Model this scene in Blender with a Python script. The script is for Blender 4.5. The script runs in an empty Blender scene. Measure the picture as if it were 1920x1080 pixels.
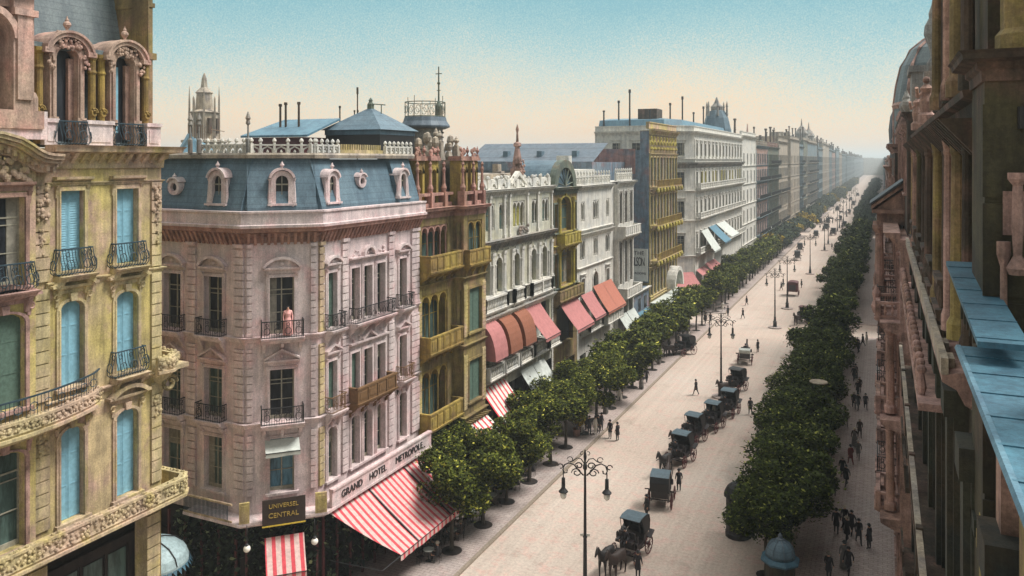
import bpy, bmesh, math, random
from math import sin, cos, tan, atan, radians as R, pi
from mathutils import Vector, Matrix
random.seed(7)
SC = bpy.context.scene
COL = SC.collection
# ------------------------------------------------------------------ camera
H = 26.0; F = 1500.0; CX = 960.0; HY = 300.0; TH = math.atan(695 / F)
cd = bpy.data.cameras.new('camera'); cam = bpy.data.objects.new('camera', cd); COL.objects.link(cam)
cam.location = (0, 0, H); cam.rotation_euler = (R(90), 0, TH)
cd.lens = 36 * F / 1920; cd.sensor_width = 36; cd.shift_y = -(540 - HY) / 1920; cd.clip_start = .1; cd.clip_end = 12000
SC.camera = cam
SC.view_settings.view_transform = 'Standard'; SC.view_settings.look = 'None'
SC.view_settings.exposure = 1.0; SC.view_settings.gamma = 1
def s(r, g, b):
    f = lambda c: (c / 255 / 12.92) if c / 255 <= .04045 else ((c / 255 + .055) / 1.055) ** 2.4
    return (f(r), f(g), f(b), 1)
# ------------------------------------------------------------------ sky and sun
SUN_EL, SUN_AZ = R(58), R(62)       # azimuth measured from +Y towards +X
W = bpy.data.worlds.new('World'); SC.world = W; W.use_nodes = True
nt = W.node_tree; nt.nodes.clear()
N_ = nt.nodes.new; L_ = nt.links.new
out = N_('ShaderNodeOutputWorld')
tc = N_('ShaderNodeTexCoord'); sep = N_('ShaderNodeSeparateXYZ'); L_(tc.outputs['Generated'], sep.inputs[0])
nz = N_('ShaderNodeTexNoise'); nz.inputs['Scale'].default_value = 620; nz.inputs['Detail'].default_value = 3; L_(tc.outputs['Generated'], nz.inputs['Vector'])
n2 = N_('ShaderNodeTexNoise'); n2.inputs['Scale'].default_value = 5; n2.inputs['Detail'].default_value = 3; L_(tc.outputs['Generated'], n2.inputs['Vector'])
ma = N_('ShaderNodeMath'); ma.operation = 'MULTIPLY_ADD'; ma.inputs[1].default_value = .2; ma.inputs[2].default_value = -.1; L_(nz.outputs[0], ma.inputs[0])
mb2 = N_('ShaderNodeMath'); mb2.operation = 'MULTIPLY_ADD'; mb2.inputs[1].default_value = .09; mb2.inputs[2].default_value = -.045; L_(n2.outputs[0], mb2.inputs[0])
sd = N_('ShaderNodeMath'); L_(ma.outputs[0], sd.inputs[0]); L_(mb2.outputs[0], sd.inputs[1])
zs = N_('ShaderNodeMath'); zs.operation = 'MAXIMUM'; L_(sep.outputs[2], zs.inputs[0]); zs.inputs[1].default_value = 0
zz = N_('ShaderNodeMath'); L_(zs.outputs[0], zz.inputs[0]); L_(sd.outputs[0], zz.inputs[1])
cr = N_('ShaderNodeValToRGB'); L_(zz.outputs[0], cr.inputs[0])
stops = [(0, s(255, 202, 142)), (.035, s(254, 214, 168)), (.07, s(238, 220, 188)), (.11, s(200, 214, 204)), (.15, s(160, 200, 202)), (.21, s(118, 180, 192)), (.45, s(222, 224, 222)), (1, s(252, 250, 244))]
e = cr.color_ramp.elements
while len(e) < len(stops): e.new(.5)
for k, (p, c) in enumerate(stops): q = .57 if p < .3 else (.8 if p < .6 else 1.); e[k].position = p; e[k].color = (c[0] * q, c[1] * q, c[2] * q, 1)   # low sky dimmer than the bright cloud overhead
sky = N_('ShaderNodeTexSky'); sky.sky_type = 'NISHITA'; sky.sun_disc = False; sky.sun_elevation = SUN_EL; sky.sun_rotation = SUN_AZ
b1 = N_('ShaderNodeBackground'); b1.inputs[1].default_value = .88
dt = N_('ShaderNodeVectorMath'); dt.operation = 'DOT_PRODUCT'; dt.inputs[1].default_value = (.1, .99, 0); L_(tc.outputs['Generated'], dt.inputs[0])
dm_ = N_('ShaderNodeMapRange'); dm_.inputs[1].default_value = -.8; dm_.inputs[2].default_value = .8; dm_.inputs[3].default_value = .4; dm_.inputs[4].default_value = 1.2; L_(dt.outputs['Value'], dm_.inputs[0])
hz = N_('ShaderNodeMapRange'); hz.inputs[1].default_value = .22; hz.inputs[2].default_value = .4; L_(sep.outputs[2], hz.inputs[0])
fm_ = N_('ShaderNodeMix'); fm_.inputs[2].default_value = 1; L_(hz.outputs[0], fm_.inputs[0]); L_(dm_.outputs[0], fm_.inputs[3])
ml = N_('ShaderNodeVectorMath'); ml.operation = 'SCALE'; L_(cr.outputs[0], ml.inputs[0]); L_(fm_.outputs[0], ml.inputs['Scale']); L_(ml.outputs[0], b1.inputs[0])
b2 = N_('ShaderNodeBackground'); b2.inputs[1].default_value = .005; L_(sky.outputs[0], b2.inputs[0])
ad = N_('ShaderNodeAddShader'); L_(b1.outputs[0], ad.inputs[0]); L_(b2.outputs[0], ad.inputs[1]); L_(ad.outputs[0], out.inputs[0])
sl = bpy.data.lights.new('sun', 'SUN'); sl.energy = 2.5; sl.angle = R(20); sl.color = (1, .95, .89)
so = bpy.data.objects.new('sun', sl); COL.objects.link(so)
sv = Vector((sin(SUN_AZ) * cos(SUN_EL), cos(SUN_AZ) * cos(SUN_EL), sin(SUN_EL)))
so.rotation_euler = sv.to_track_quat('Z', 'Y').to_euler(); so.location = (20, 20, 80)

# ------------------------------------------------------------------ measuring helpers
def PU(px, X=-30.):                       # distance up the street of a point seen at column px on the plane x = X
    return abs(X) / tan(TH - atan((px - CX) / F)) if X < 0 else X / tan(atan((px - CX) / F) - TH)
def G(px, py, z=0.):                      # ground point under pixel
    Z = F * (H - z) / (py - HY); xc = (px - CX) * Z / F
    return (xc * cos(TH) - Z * sin(TH), Z * cos(TH) + xc * sin(TH))
def HZ(px, py, X=-30.):                   # height of a point on plane x = X
    u = PU(px, X); Z = u * cos(TH) - X * sin(TH)
    return H - (py - HY) * Z / F

# ------------------------------------------------------------------ materials
MATS = {}
def newmat(name):
    m = bpy.data.materials.new(name); m.use_nodes = True; MATS[name] = m
    return m, m.node_tree, m.node_tree.nodes['Principled BSDF']
def noise(nt, vec, scale, detail=4, rough=.6):
    n = nt.nodes.new('ShaderNodeTexNoise'); n.inputs['Scale'].default_value = scale
    n.inputs['Detail'].default_value = detail; n.inputs['Roughness'].default_value = rough
    if vec is not None: nt.links.new(vec, n.inputs['Vector'])
    return n.outputs[0]
def ramp(nt, fac, a, b, ca=(0, 0, 0, 1), cb=(1, 1, 1, 1)):
    r = nt.nodes.new('ShaderNodeValToRGB'); nt.links.new(fac, r.inputs[0])
    r.color_ramp.elements[0].position = a; r.color_ramp.elements[0].color = ca
    r.color_ramp.elements[1].position = b; r.color_ramp.elements[1].color = cb
    return r.outputs[0]
def mix(nt, fac, a, b, mode='MIX'):
    m = nt.nodes.new('ShaderNodeMix'); m.data_type = 'RGBA'; m.blend_type = mode
    for sock, v in ((m.inputs[0], fac), (m.inputs[6], a), (m.inputs[7], b)):
        if hasattr(v, 'is_linked') or hasattr(v, 'links'): nt.links.new(v, sock)
        else: sock.default_value = v
    return m.outputs[2]
def mapped(nt, vec, sc):
    m = nt.nodes.new('ShaderNodeMapping'); m.inputs['Scale'].default_value = sc; nt.links.new(vec, m.inputs['Vector'])
    return m.outputs[0]
def stucco(name, c1, c2, c3=None, streak=.5, grain=.28, rough=.9, bump=.4, patch=.25):
    m, nt, p = newmat(name)
    g = nt.nodes.new('ShaderNodeNewGeometry').outputs['Position']
    col = mix(nt, ramp(nt, noise(nt, g, patch), .42, .58), c1, c2)
    if c3: col = mix(nt, ramp(nt, noise(nt, g, patch * 2.7, 5), .5, .66), col, c3)
    st = ramp(nt, noise(nt, mapped(nt, g, (2.2, 2.2, .22)), 1, 5, .7), .34, .62, (1 - streak, 1 - streak, 1 - streak * .93, 1))
    col = mix(nt, 1., col, st, 'MULTIPLY')
    sp = ramp(nt, noise(nt, g, 1.3, 6, .75), .36, .6, (1 - streak * .7,) * 3 + (1,))
    col = mix(nt, 1., col, sp, 'MULTIPLY')
    gr = noise(nt, g, 13, 4, .8)
    col = mix(nt, 1., col, ramp(nt, gr, .35, .65, (1 - grain,) * 3 + (1,), (1 + grain * .6,) * 3 + (1,)), 'MULTIPLY')
    nt.links.new(col, p.inputs['Base Color']); p.inputs['Roughness'].default_value = rough
    b = nt.nodes.new('ShaderNodeBump'); b.inputs['Strength'].default_value = bump; b.inputs['Distance'].default_value = .05
    nt.links.new(gr, b.inputs['Height']); nt.links.new(b.outputs[0], p.inputs['Normal'])
    return m
def plain(name, c, rough=.7, metal=0., var=.3, scale=6):
    m, nt, p = newmat(name)
    g = nt.nodes.new('ShaderNodeNewGeometry').outputs['Position']
    n = noise(nt, g, scale, 4, .7)
    nt.links.new(mix(nt, 1., c, ramp(nt, n, .35, .65, (1 - var,) * 3 + (1,), (1 + var * .5,) * 3 + (1,)), 'MULTIPLY'), p.inputs['Base Color'])
    p.inputs['Roughness'].default_value = rough; p.inputs['Metallic'].default_value = metal
    return m
stucco('ochre', s(212, 194, 122), s(210, 188, 144), s(210, 176, 154))
stucco('cream', s(210, 194, 146), s(210, 182, 156), s(200, 182, 122))
stucco('rose', s(230, 210, 208), s(224, 210, 206), s(236, 202, 200), grain=.26, streak=.36)
stucco('rosedark', s(200, 152, 138), s(184, 142, 122), s(164, 120, 106))
stucco('olivegold', s(162, 144, 84), s(130, 112, 74), s(164, 132, 100))
stucco('gold', s(186, 162, 78), s(166, 138, 72), s(146, 118, 70))
stucco('yellow', s(204, 190, 84), s(186, 168, 70), s(190, 170, 110))
stucco('rosewarm', s(208, 176, 160), s(200, 172, 150), s(214, 168, 152), streak=.5)
stucco('white', s(228, 224, 212), s(222, 219, 208), s(210, 210, 204), streak=.34)
stucco('whitegreen', s(216, 214, 194), s(212, 208, 180), s(196, 200, 192), streak=.4)
stucco('grey', s(170, 164, 152), s(150, 150, 146), s(160, 142, 128), streak=.5)
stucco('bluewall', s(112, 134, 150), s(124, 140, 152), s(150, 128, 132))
stucco('redbrick', s(176, 130, 124), s(186, 144, 134), s(150, 140, 144))
stucco('greengrey', s(122, 130, 108), s(104, 116, 106), s(138, 126, 104))
stucco('beige', s(196, 180, 156), s(182, 172, 156), s(170, 160, 150))
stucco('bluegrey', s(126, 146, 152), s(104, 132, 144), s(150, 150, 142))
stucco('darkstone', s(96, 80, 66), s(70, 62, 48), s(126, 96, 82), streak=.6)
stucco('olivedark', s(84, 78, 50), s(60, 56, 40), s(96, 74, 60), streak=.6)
stucco('pinkstone', s(202, 164, 152), s(182, 146, 128), s(110, 86, 74), streak=.5)
stucco('darkgreen', s(66, 70, 56), s(74, 64, 48), s(50, 56, 52), streak=.5)
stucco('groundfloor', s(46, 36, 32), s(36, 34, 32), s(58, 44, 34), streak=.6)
def slate(name, c1, c2, row=2.6):
    m, nt, p = newmat(name)
    g = nt.nodes.new('ShaderNodeNewGeometry').outputs['Position']
    col = mix(nt, ramp(nt, noise(nt, g, .5), .4, .6), c1, c2)
    sepn = nt.nodes.new('ShaderNodeSeparateXYZ'); nt.links.new(g, sepn.inputs[0])
    w = nt.nodes.new('ShaderNodeMath'); w.operation = 'MULTIPLY'; w.inputs[1].default_value = row; nt.links.new(sepn.outputs[2], w.inputs[0])
    fr = nt.nodes.new('ShaderNodeMath'); fr.operation = 'FRACT'; nt.links.new(w.outputs[0], fr.inputs[0])
    line = ramp(nt, fr.outputs[0], .0, .16, (.62, .62, .64, 1))
    col = mix(nt, 1., col, line, 'MULTIPLY')
    gr = noise(nt, g, 11, 4, .8)
    col = mix(nt, 1., col, ramp(nt, gr, .35, .65, (.72,) * 3 + (1,), (1.12,) * 3 + (1,)), 'MULTIPLY')
    st = ramp(nt, noise(nt, mapped(nt, g, (1.8, 1.8, .3)), 1, 5, .7), .36, .6, (.62, .64, .68, 1))
    col = mix(nt, 1., col, st, 'MULTIPLY')
    nt.links.new(col, p.inputs['Base Color']); p.inputs['Roughness'].default_value = .6
    b = nt.nodes.new('ShaderNodeBump'); b.inputs['Strength'].default_value = .3; b.inputs['Distance'].default_value = .04
    nt.links.new(gr, b.inputs['Height']); nt.links.new(b.outputs[0], p.inputs['Normal'])
slate('slate', s(82, 108, 122), s(96, 120, 132)); slate('slategrey', s(98, 112, 114), s(112, 124, 126), 3.2)
slate('zincroof', s(96, 134, 150), s(86, 124, 142), .01); slate('zinc', s(72, 120, 138), s(66, 108, 126), .01); slate('slatedark', s(54, 66, 74), s(66, 72, 76))
slate('leadgrey', s(100, 112, 122), s(90, 106, 118), .8)
def glass(name, c):
    m, nt, p = newmat(name)
    g = nt.nodes.new('ShaderNodeNewGeometry').outputs['Position']
    n = noise(nt, mapped(nt, g, (2.5, 2.5, .5)), 1.2, 4, .7)
    nt.links.new(mix(nt, ramp(nt, n, .4, .62), c, tuple(v * 2.4 + .012 for v in c[:3]) + (1,)), p.inputs['Base Color'])
    p.inputs['Roughness'].default_value = .35; p.inputs['Specular IOR Level'].default_value = .3
glass('glass', s(22, 25, 30)); glass('glassgreen', s(50, 66, 62)); glass('glassblue', s(62, 92, 106)); glass('glassyellow', s(120, 116, 60))
plain('shutter', s(128, 176, 194), .6, var=.18, scale=5); plain('shutterpale', s(150, 172, 176), .6)
plain('shuttergreen', s(84, 108, 96), .7)
plain('iron', s(38, 40, 42), .6, .2); plain('ironblue', s(46, 66, 76), .6, .2); plain('sash', s(150, 146, 130), .6)
plain('sashdark', s(60, 54, 46), .6); plain('brown', s(112, 84, 54), .7)
plain('black', s(24, 23, 25), .5); plain('maroon', s(84, 34, 36), .6); plain('carriage', s(34, 28, 30), .4, var=.4); plain('hood', s(66, 86, 96), .5)
plain('horsebay', s(48, 34, 28), .6); plain('horseblack', s(30, 26, 26), .6); plain('horsewhite', s(200, 196, 186), .7)
plain('suit', s(40, 38, 42), .9, var=.3); plain('suitbrown', s(62, 46, 40), .9); plain('suitred', s(110, 46, 44), .9); plain('suitgrey', s(104, 100, 96), .9)
plain('skin', s(196, 150, 124), .6, var=.1); plain('pinkcloth', s(232, 172, 166), .9, var=.12); plain('whitecloth', s(214, 208, 198), .9, var=.12)
plain('bark', s(62, 54, 44), .9); plain('awnpink', s(172, 112, 110), .9, var=.16, scale=2.5); plain('awnorange', s(168, 104, 86), .9, var=.16)
plain('awnbrown', s(138, 86, 64), .9, var=.16); plain('awngrey', s(186, 192, 186), .9, var=.2, scale=2); plain('awnblue', s(84, 122, 140), .9, var=.15)
plain('kerbstone', s(140, 128, 114), .9); plain('signwhite', s(206, 206, 196), .8, var=.18, scale=3); plain('signdark', s(52, 40, 34), .8)
plain('goldletter', s(164, 140, 66), .6); plain('ink', s(46, 42, 44), .8); plain('yellowpaint', s(204, 176, 60), .7)
m, nt_, p = newmat('globe'); p.inputs['Base Color'].default_value = s(228, 226, 216); p.inputs['Roughness'].default_value = .25
def stripes(name, c1, c2, axis, freq, w=.42):
    m, nt, p = newmat(name)
    g = nt.nodes.new('ShaderNodeTexCoord').outputs['Object']
    sp_ = nt.nodes.new('ShaderNodeSeparateXYZ'); nt.links.new(g, sp_.inputs[0])
    w1 = nt.nodes.new('ShaderNodeMath'); w1.operation = 'MULTIPLY'; w1.inputs[1].default_value = freq; nt.links.new(sp_.outputs[axis], w1.inputs[0])
    fr = nt.nodes.new('ShaderNodeMath'); fr.operation = 'FRACT'; nt.links.new(w1.outputs[0], fr.inputs[0])
    lt = nt.nodes.new('ShaderNodeMath'); lt.operation = 'LESS_THAN'; lt.inputs[1].default_value = w; nt.links.new(fr.outputs[0], lt.inputs[0])
    col = mix(nt, lt.outputs[0], c1, c2)
    n = noise(nt, g, 5, 5, .75)
    col = mix(nt, 1., col, ramp(nt, n, .35, .65, (.74,) * 3 + (1,), (1.1,) * 3 + (1,)), 'MULTIPLY')
    nt.links.new(col, p.inputs['Base Color']); p.inputs['Roughness'].default_value = .9
stripes('stripered', s(204, 176, 170), s(198, 72, 82), 0, 2.0, .42)
stripes('stripewhite', s(216, 212, 204), s(208, 62, 72), 0, 1.5, .36)
def leafmat(name, dark, lite, gold, pg=.1):
    m, nt, p = newmat(name)
    r = nt.nodes.new('ShaderNodeNewGeometry').outputs['Random Per Island']
    rr = nt.nodes.new('ShaderNodeValToRGB'); nt.links.new(r, rr.inputs[0])
    el = rr.color_ramp.elements; el[0].color = dark; el[1].color = gold; el[1].position = 1
    a = el.new(.55); a.color = tuple((x + y) / 2 for x, y in zip(dark, lite)); b = el.new(1 - pg); b.color = lite
    nt.links.new(rr.outputs[0], p.inputs['Base Color']); p.inputs['Roughness'].default_value = .8; p.inputs['Specular IOR Level'].default_value = .12
leafmat('leaf', s(24, 34, 16), s(98, 106, 36), s(196, 190, 84), .08)
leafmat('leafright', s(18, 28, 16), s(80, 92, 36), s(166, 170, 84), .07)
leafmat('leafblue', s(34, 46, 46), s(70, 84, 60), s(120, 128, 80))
leafmat('leafgold', s(70, 66, 26), s(160, 138, 40), s(214, 184, 60), .3)
leafmat('leafivy', s(20, 26, 22), s(56, 66, 50), s(138, 150, 112), .1)
# road and pavement
def groundmat(name, c1, c2, c3, tile=0):
    m, nt, p = newmat(name)
    g = nt.nodes.new('ShaderNodeNewGeometry').outputs['Position']
    col = mix(nt, ramp(nt, noise(nt, g, .06, 4), .4, .62), c1, c2)
    col = mix(nt, ramp(nt, noise(nt, g, .9, 6, .8), .5, .62), col, c3)
    tr = ramp(nt, noise(nt, mapped(nt, g, (2.4, .03, 1)), 1, 5, .7),   .42, .62, (.91, .9, .9, 1))
    pt = ramp(nt, noise(nt, g, .32, 5, .7), .3, .44, (.8, .79, .78, 1)); tr = mix(nt, 1., tr, pt, 'MULTIPLY')
    col = mix(nt, 1., col, tr, 'MULTIPLY')
    gr = noise(nt, g, 4.5, 6, .85)
    col = mix(nt, 1., col, ramp(nt, gr, .36, .62, (.74, .72, .72, 1), (1.12, 1.1, 1.06, 1)), 'MULTIPLY')
    if tile:
        br = nt.nodes.new('ShaderNodeTexBrick'); nt.links.new(g, br.inputs['Vector']); br.inputs['Scale'].default_value = tile
        br.inputs['Color1'].default_value = (1, 1, 1, 1); br.inputs['Color2'].default_value = (.88, .88, .88, 1); br.inputs['Mortar'].default_value = (.6, .6, .6, 1)
        col = mix(nt, 1., col, br.outputs[0], 'MULTIPLY')
    nt.links.new(col, p.inputs['Base Color']); p.inputs['Roughness'].default_value = .95
    b = nt.nodes.new('ShaderNodeBump'); b.inputs['Strength'].default_value = .4; b.inputs['Distance'].default_value = .04
    nt.links.new(gr, b.inputs['Height']); nt.links.new(b.outputs[0], p.inputs['Normal'])
groundmat('roadmat', s(186, 172, 160), s(188, 178, 168), s(194, 168, 158))
groundmat('pavemat', s(186, 172, 166), s(180, 170, 166), s(178, 162, 158), .9)
groundmat('farground', s(150, 146, 130), s(140, 136, 124), s(140, 130, 120))

# ------------------------------------------------------------------ frames, paths, meshes
class Fr:
    """wall frame: u runs left to right along a facade for somebody looking at it, n points out of it"""
    def __init__(f, p0, p1):
        f.o = Vector((p0[0], p0[1], 0)); d = Vector((p1[0] - p0[0], p1[1] - p0[1], 0)); f.len = d.length
        f.U = d.normalized(); f.N = Vector((f.U.y, -f.U.x, 0))
    def p(f, u, n, z): return f.o + f.U * u + f.N * n + Vector((0, 0, z))
BASE = {}
class MB:
    def __init__(b, fr=None): b.v = []; b.f = []; b.mi = []; b.fr = fr; b.cur = 0
    def add(b, vs, fs):
        k = len(b.v)
        b.v += [tuple(b.fr.p(*q)) if b.fr else tuple(q) for q in vs]
        b.f += [tuple(i + k for i in q) for q in fs]; b.mi += [b.cur] * len(fs); return b
    def box(b, x0, x1, y0, y1, z0, z1):
        return b.add([(x0, y0, z0), (x1, y0, z0), (x1, y1, z0), (x0, y1, z0), (x0, y0, z1), (x1, y0, z1), (x1, y1, z1), (x0, y1, z1)],
                     [(0, 3, 2, 1), (4, 5, 6, 7), (0, 1, 5, 4), (1, 2, 6, 5), (2, 3, 7, 6), (3, 0, 4, 7)])
    def frust(b, x0, x1, y0, y1, z0, z1, ix, iy0, iy1=None):   # box whose top is drawn in
        iy1 = iy0 if iy1 is None else iy1
        return b.add([(x0, y0, z0), (x1, y0, z0), (x1, y1, z0), (x0, y1, z0), (x0 + ix, y0 + iy0, z1), (x1 - ix, y0 + iy0, z1), (x1 - ix, y1 - iy1, z1), (x0 + ix, y1 - iy1, z1)],
                     [(0, 3, 2, 1), (4, 5, 6, 7), (0, 1, 5, 4), (1, 2, 6, 5), (2, 3, 7, 6), (3, 0, 4, 7)])
    def uz(b, pts, n0, n1):                              # polygon in (u,z) with thickness in n
        k = len(pts)
        return b.add([(u, n0, z) for u, z in pts] + [(u, n1, z) for u, z in pts],
                     [tuple(range(k)), tuple(range(2 * k - 1, k - 1, -1))] + [(i, i + k, (i + 1) % k + k, (i + 1) % k) for i in range(k)])
    def nz(b, pts, u0, u1):                              # profile in (n,z) run along u
        k = len(pts)
        return b.add([(u0, n, z) for n, z in pts] + [(u1, n, z) for n, z in pts],
                     [tuple(range(k)), tuple(range(2 * k - 1, k - 1, -1))] + [(i, i + k, (i + 1) % k + k, (i + 1) % k) for i in range(k)])
    def arc(b, u, z, r0, r1, n0, n1, a0=0., a1=pi, k=10, sz=1.):    # arch band
        vs = []; fs = []
        for i in range(k + 1):
            a = a0 + (a1 - a0) * i / k
            for r in (r0, r1):
                for n in (n0, n1): vs.append((u + r * cos(a), n, z + r * sin(a) * sz))
        for i in range(k):
            q = 4 * i; fs += [(q, q + 1, q + 5, q + 4), (q + 2, q + 6, q + 7, q + 3), (q, q + 4, q + 6, q + 2), (q + 1, q + 3, q + 7, q + 5)]
        fs += [(0, 2, 3, 1), (4 * k, 4 * k + 1, 4 * k + 3, 4 * k + 2)]
        return b.add(vs, fs)
    def lathe(b, x, y, prof, k=10, a0=0.):
        vs = [(x + r * cos(2 * pi * i / k + a0), y + r * sin(2 * pi * i / k + a0), z) for r, z in prof for i in range(k)]
        fs = [(j * k + i, j * k + (i + 1) % k, (j + 1) * k + (i + 1) % k, (j + 1) * k + i) for j in range(len(prof) - 1) for i in range(k)]
        fs += [tuple(range(k - 1, -1, -1)), tuple(range((len(prof) - 1) * k, len(prof) * k))]
        return b.add(vs, fs)
    def tube(b, pts, r, k=5, closed=False):
        P = [Vector(q) for q in pts]; n = len(P); vs = []; fs = []
        rr = r if isinstance(r, (list, tuple)) else [r] * n
        for i in range(n):
            d = (P[(i + 1) % n] - P[i - 1]) if closed else (P[min(i + 1, n - 1)] - P[max(i - 1, 0)])
            if d.length < 1e-9: d = Vector((0, 0, 1))
            d.normalize(); a = d.cross(Vector((0, 0, 1)) if abs(d.z) < .9 else Vector((1, 0, 0))).normalized(); c = d.cross(a)
            for j in range(k):
                t = 2 * pi * j / k; q = P[i] + (a * cos(t) + c * sin(t)) * rr[i]; vs.append(tuple(q))
        m = n if closed else n - 1
        for i in range(m):
            for j in range(k): fs.append((i * k + j, i * k + (j + 1) % k, ((i + 1) % n) * k + (j + 1) % k, ((i + 1) % n) * k + j))
        if not closed: fs += [tuple(range(k - 1, -1, -1)), tuple(range((n - 1) * k, n * k))]
        return b.add(vs, fs)
    def ball(b, x, y, z, rx, ry=None, rz=None, k=8, h=5):
        ry = ry or rx; rz = rz or rx; vs = [(x, y, z - rz)]
        for j in range(1, h):
            t = -pi / 2 + pi * j / h
            vs += [(x + rx * cos(t) * cos(2 * pi * i / k), y + ry * cos(t) * sin(2 * pi * i / k), z + rz * sin(t)) for i in range(k)]
        vs.append((x, y, z + rz)); fs = []
        for i in range(k): fs.append((0, 1 + (i + 1) % k, 1 + i)); fs.append((len(vs) - 1, 1 + (h - 2) * k + i, 1 + (h - 2) * k + (i + 1) % k))
        for j in range(h - 2):
            for i in range(k): fs.append((1 + j * k + i, 1 + j * k + (i + 1) % k, 1 + (j + 1) * k + (i + 1) % k, 1 + (j + 1) * k + i))
        return b.add(vs, fs)
    def sweep(b, path, prof, closed=False):              # mitred moulding along a plan path; prof = (n, z), n to the right of travel
        P = [Vector((q[0], q[1])) for q in path]; n = len(P); k = len(prof); vs = []; fs = []
        for i in range(n):
            dn = (P[(i + 1) % n] - P[i]) if (closed or i < n - 1) else (P[i] - P[i - 1])
            dp = (P[i] - P[i - 1]) if (closed or i > 0) else dn
            dn = dn.normalized(); dp = dp.normalized()
            a = Vector((dp.y, -dp.x)); c = Vector((dn.y, -dn.x)); mtr = (a + c); mtr = mtr.normalized(); sc = 1 / max(.35, mtr.dot(c))
            for (pn, pz) in prof: q = P[i] + mtr * sc * pn; vs.append((q.x, q.y, pz))
        m = n if closed else n - 1
        for i in range(m):
            for j in range(k): fs.append((i * k + j, i * k + (j + 1) % k, ((i + 1) % n) * k + (j + 1) % k, ((i + 1) % n) * k + j))
        if not closed: fs += [tuple(range(k)), tuple(range(n * k - 1, (n - 1) * k - 1, -1))]
        f0 = b.fr; b.fr = None; b.add(vs, fs); b.fr = f0; return b
    def mesh(b, name, mats, off=(0, 0, 0), smooth=False, recalc=True):
        me = bpy.data.meshes.new(name)
        me.from_pydata([(x - off[0], y - off[1], z - off[2]) for x, y, z in b.v], [], b.f)
        for q in (mats if isinstance(mats, (list, tuple)) else [mats]): me.materials.append(MATS[q])
        if any(b.mi): me.polygons.foreach_set('material_index', b.mi)
        if recalc:
            bm = bmesh.new(); bm.from_mesh(me); bmesh.ops.recalc_face_normals(bm, faces=bm.faces); bm.to_mesh(me); bm.free()
        if smooth: me.polygons.foreach_set('use_smooth', [True] * len(me.polygons))
        me.update(); return me
    def build(b, name, mats, parent=None, **kw):
        off = BASE.get(parent.name, (0, 0, 0)) if parent else (0, 0, 0)
        o = bpy.data.objects.new(name, b.mesh(name, mats, off, **kw)); COL.objects.link(o)
        if parent: o.parent = parent
        BASE[o.name] = off
        return o
def tag(o, label=None, cat=None, group=None, kind=None):
    if label: o['label'] = label
    if cat: o['category'] = cat
    if group: o['group'] = group
    if kind: o['kind'] = kind
    return o
def thing(name, loc, label, cat, group=None, rz=0):
    o = bpy.data.objects.new(name, None); COL.objects.link(o); o.location = loc; o.rotation_euler = (0, 0, rz); o.empty_display_size = .5
    BASE[o.name] = tuple(loc); return tag(o, label, cat, group)
def put(name, me, parent, fr=None, u=0, n=0, z=0, label=None):       # a part that shares mesh data, set into a wall frame
    o = bpy.data.objects.new(name, me); COL.objects.link(o); o.parent = parent
    if fr:
        q = fr.p(u, n, z) - Vector(BASE[parent.name]); X = -fr.U; N = fr.N
        o.matrix_local = Matrix(((X.x, N.x, 0, q.x), (X.y, N.y, 0, q.y), (0, 0, 1, q.z), (0, 0, 0, 1)))
    if label: o['label'] = label
    return o
def sub(name, me, parent):
    o = bpy.data.objects.new(name, me); COL.objects.link(o); o.parent = parent; return o
def text_mesh(txt, size, ext=.02, spacing=1.):
    c = bpy.data.curves.new('lettering', 'FONT'); c.body = txt; c.size = size; c.extrude = ext; c.space_character = spacing; c.align_x = 'CENTER'; c.align_y = 'CENTER'
    o = bpy.data.objects.new('tmp', c); COL.objects.link(o)
    dg = bpy.context.evaluated_depsgraph_get(); me = bpy.data.meshes.new_from_object(o.evaluated_get(dg)); bpy.data.objects.remove(o); bpy.data.curves.remove(c)
    return me
def lettering(txt, size, matn, parent, fr, u, n, z, spacing=1., sx=1., name='lettering'):
    me = text_mesh(txt, size, .025, spacing); me.materials.clear(); me.materials.append(MATS[matn])
    o = bpy.data.objects.new(name, me); COL.objects.link(o); o.parent = parent
    q = fr.p(u, n, z) - Vector(BASE[parent.name]); U = fr.U * sx; N = fr.N
    o.matrix_local = Matrix(((U.x, 0, N.x, q.x), (U.y, 0, N.y, q.y), (0, 1, 0, q.z), (0, 0, 0, 1)))
    return o
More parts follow.
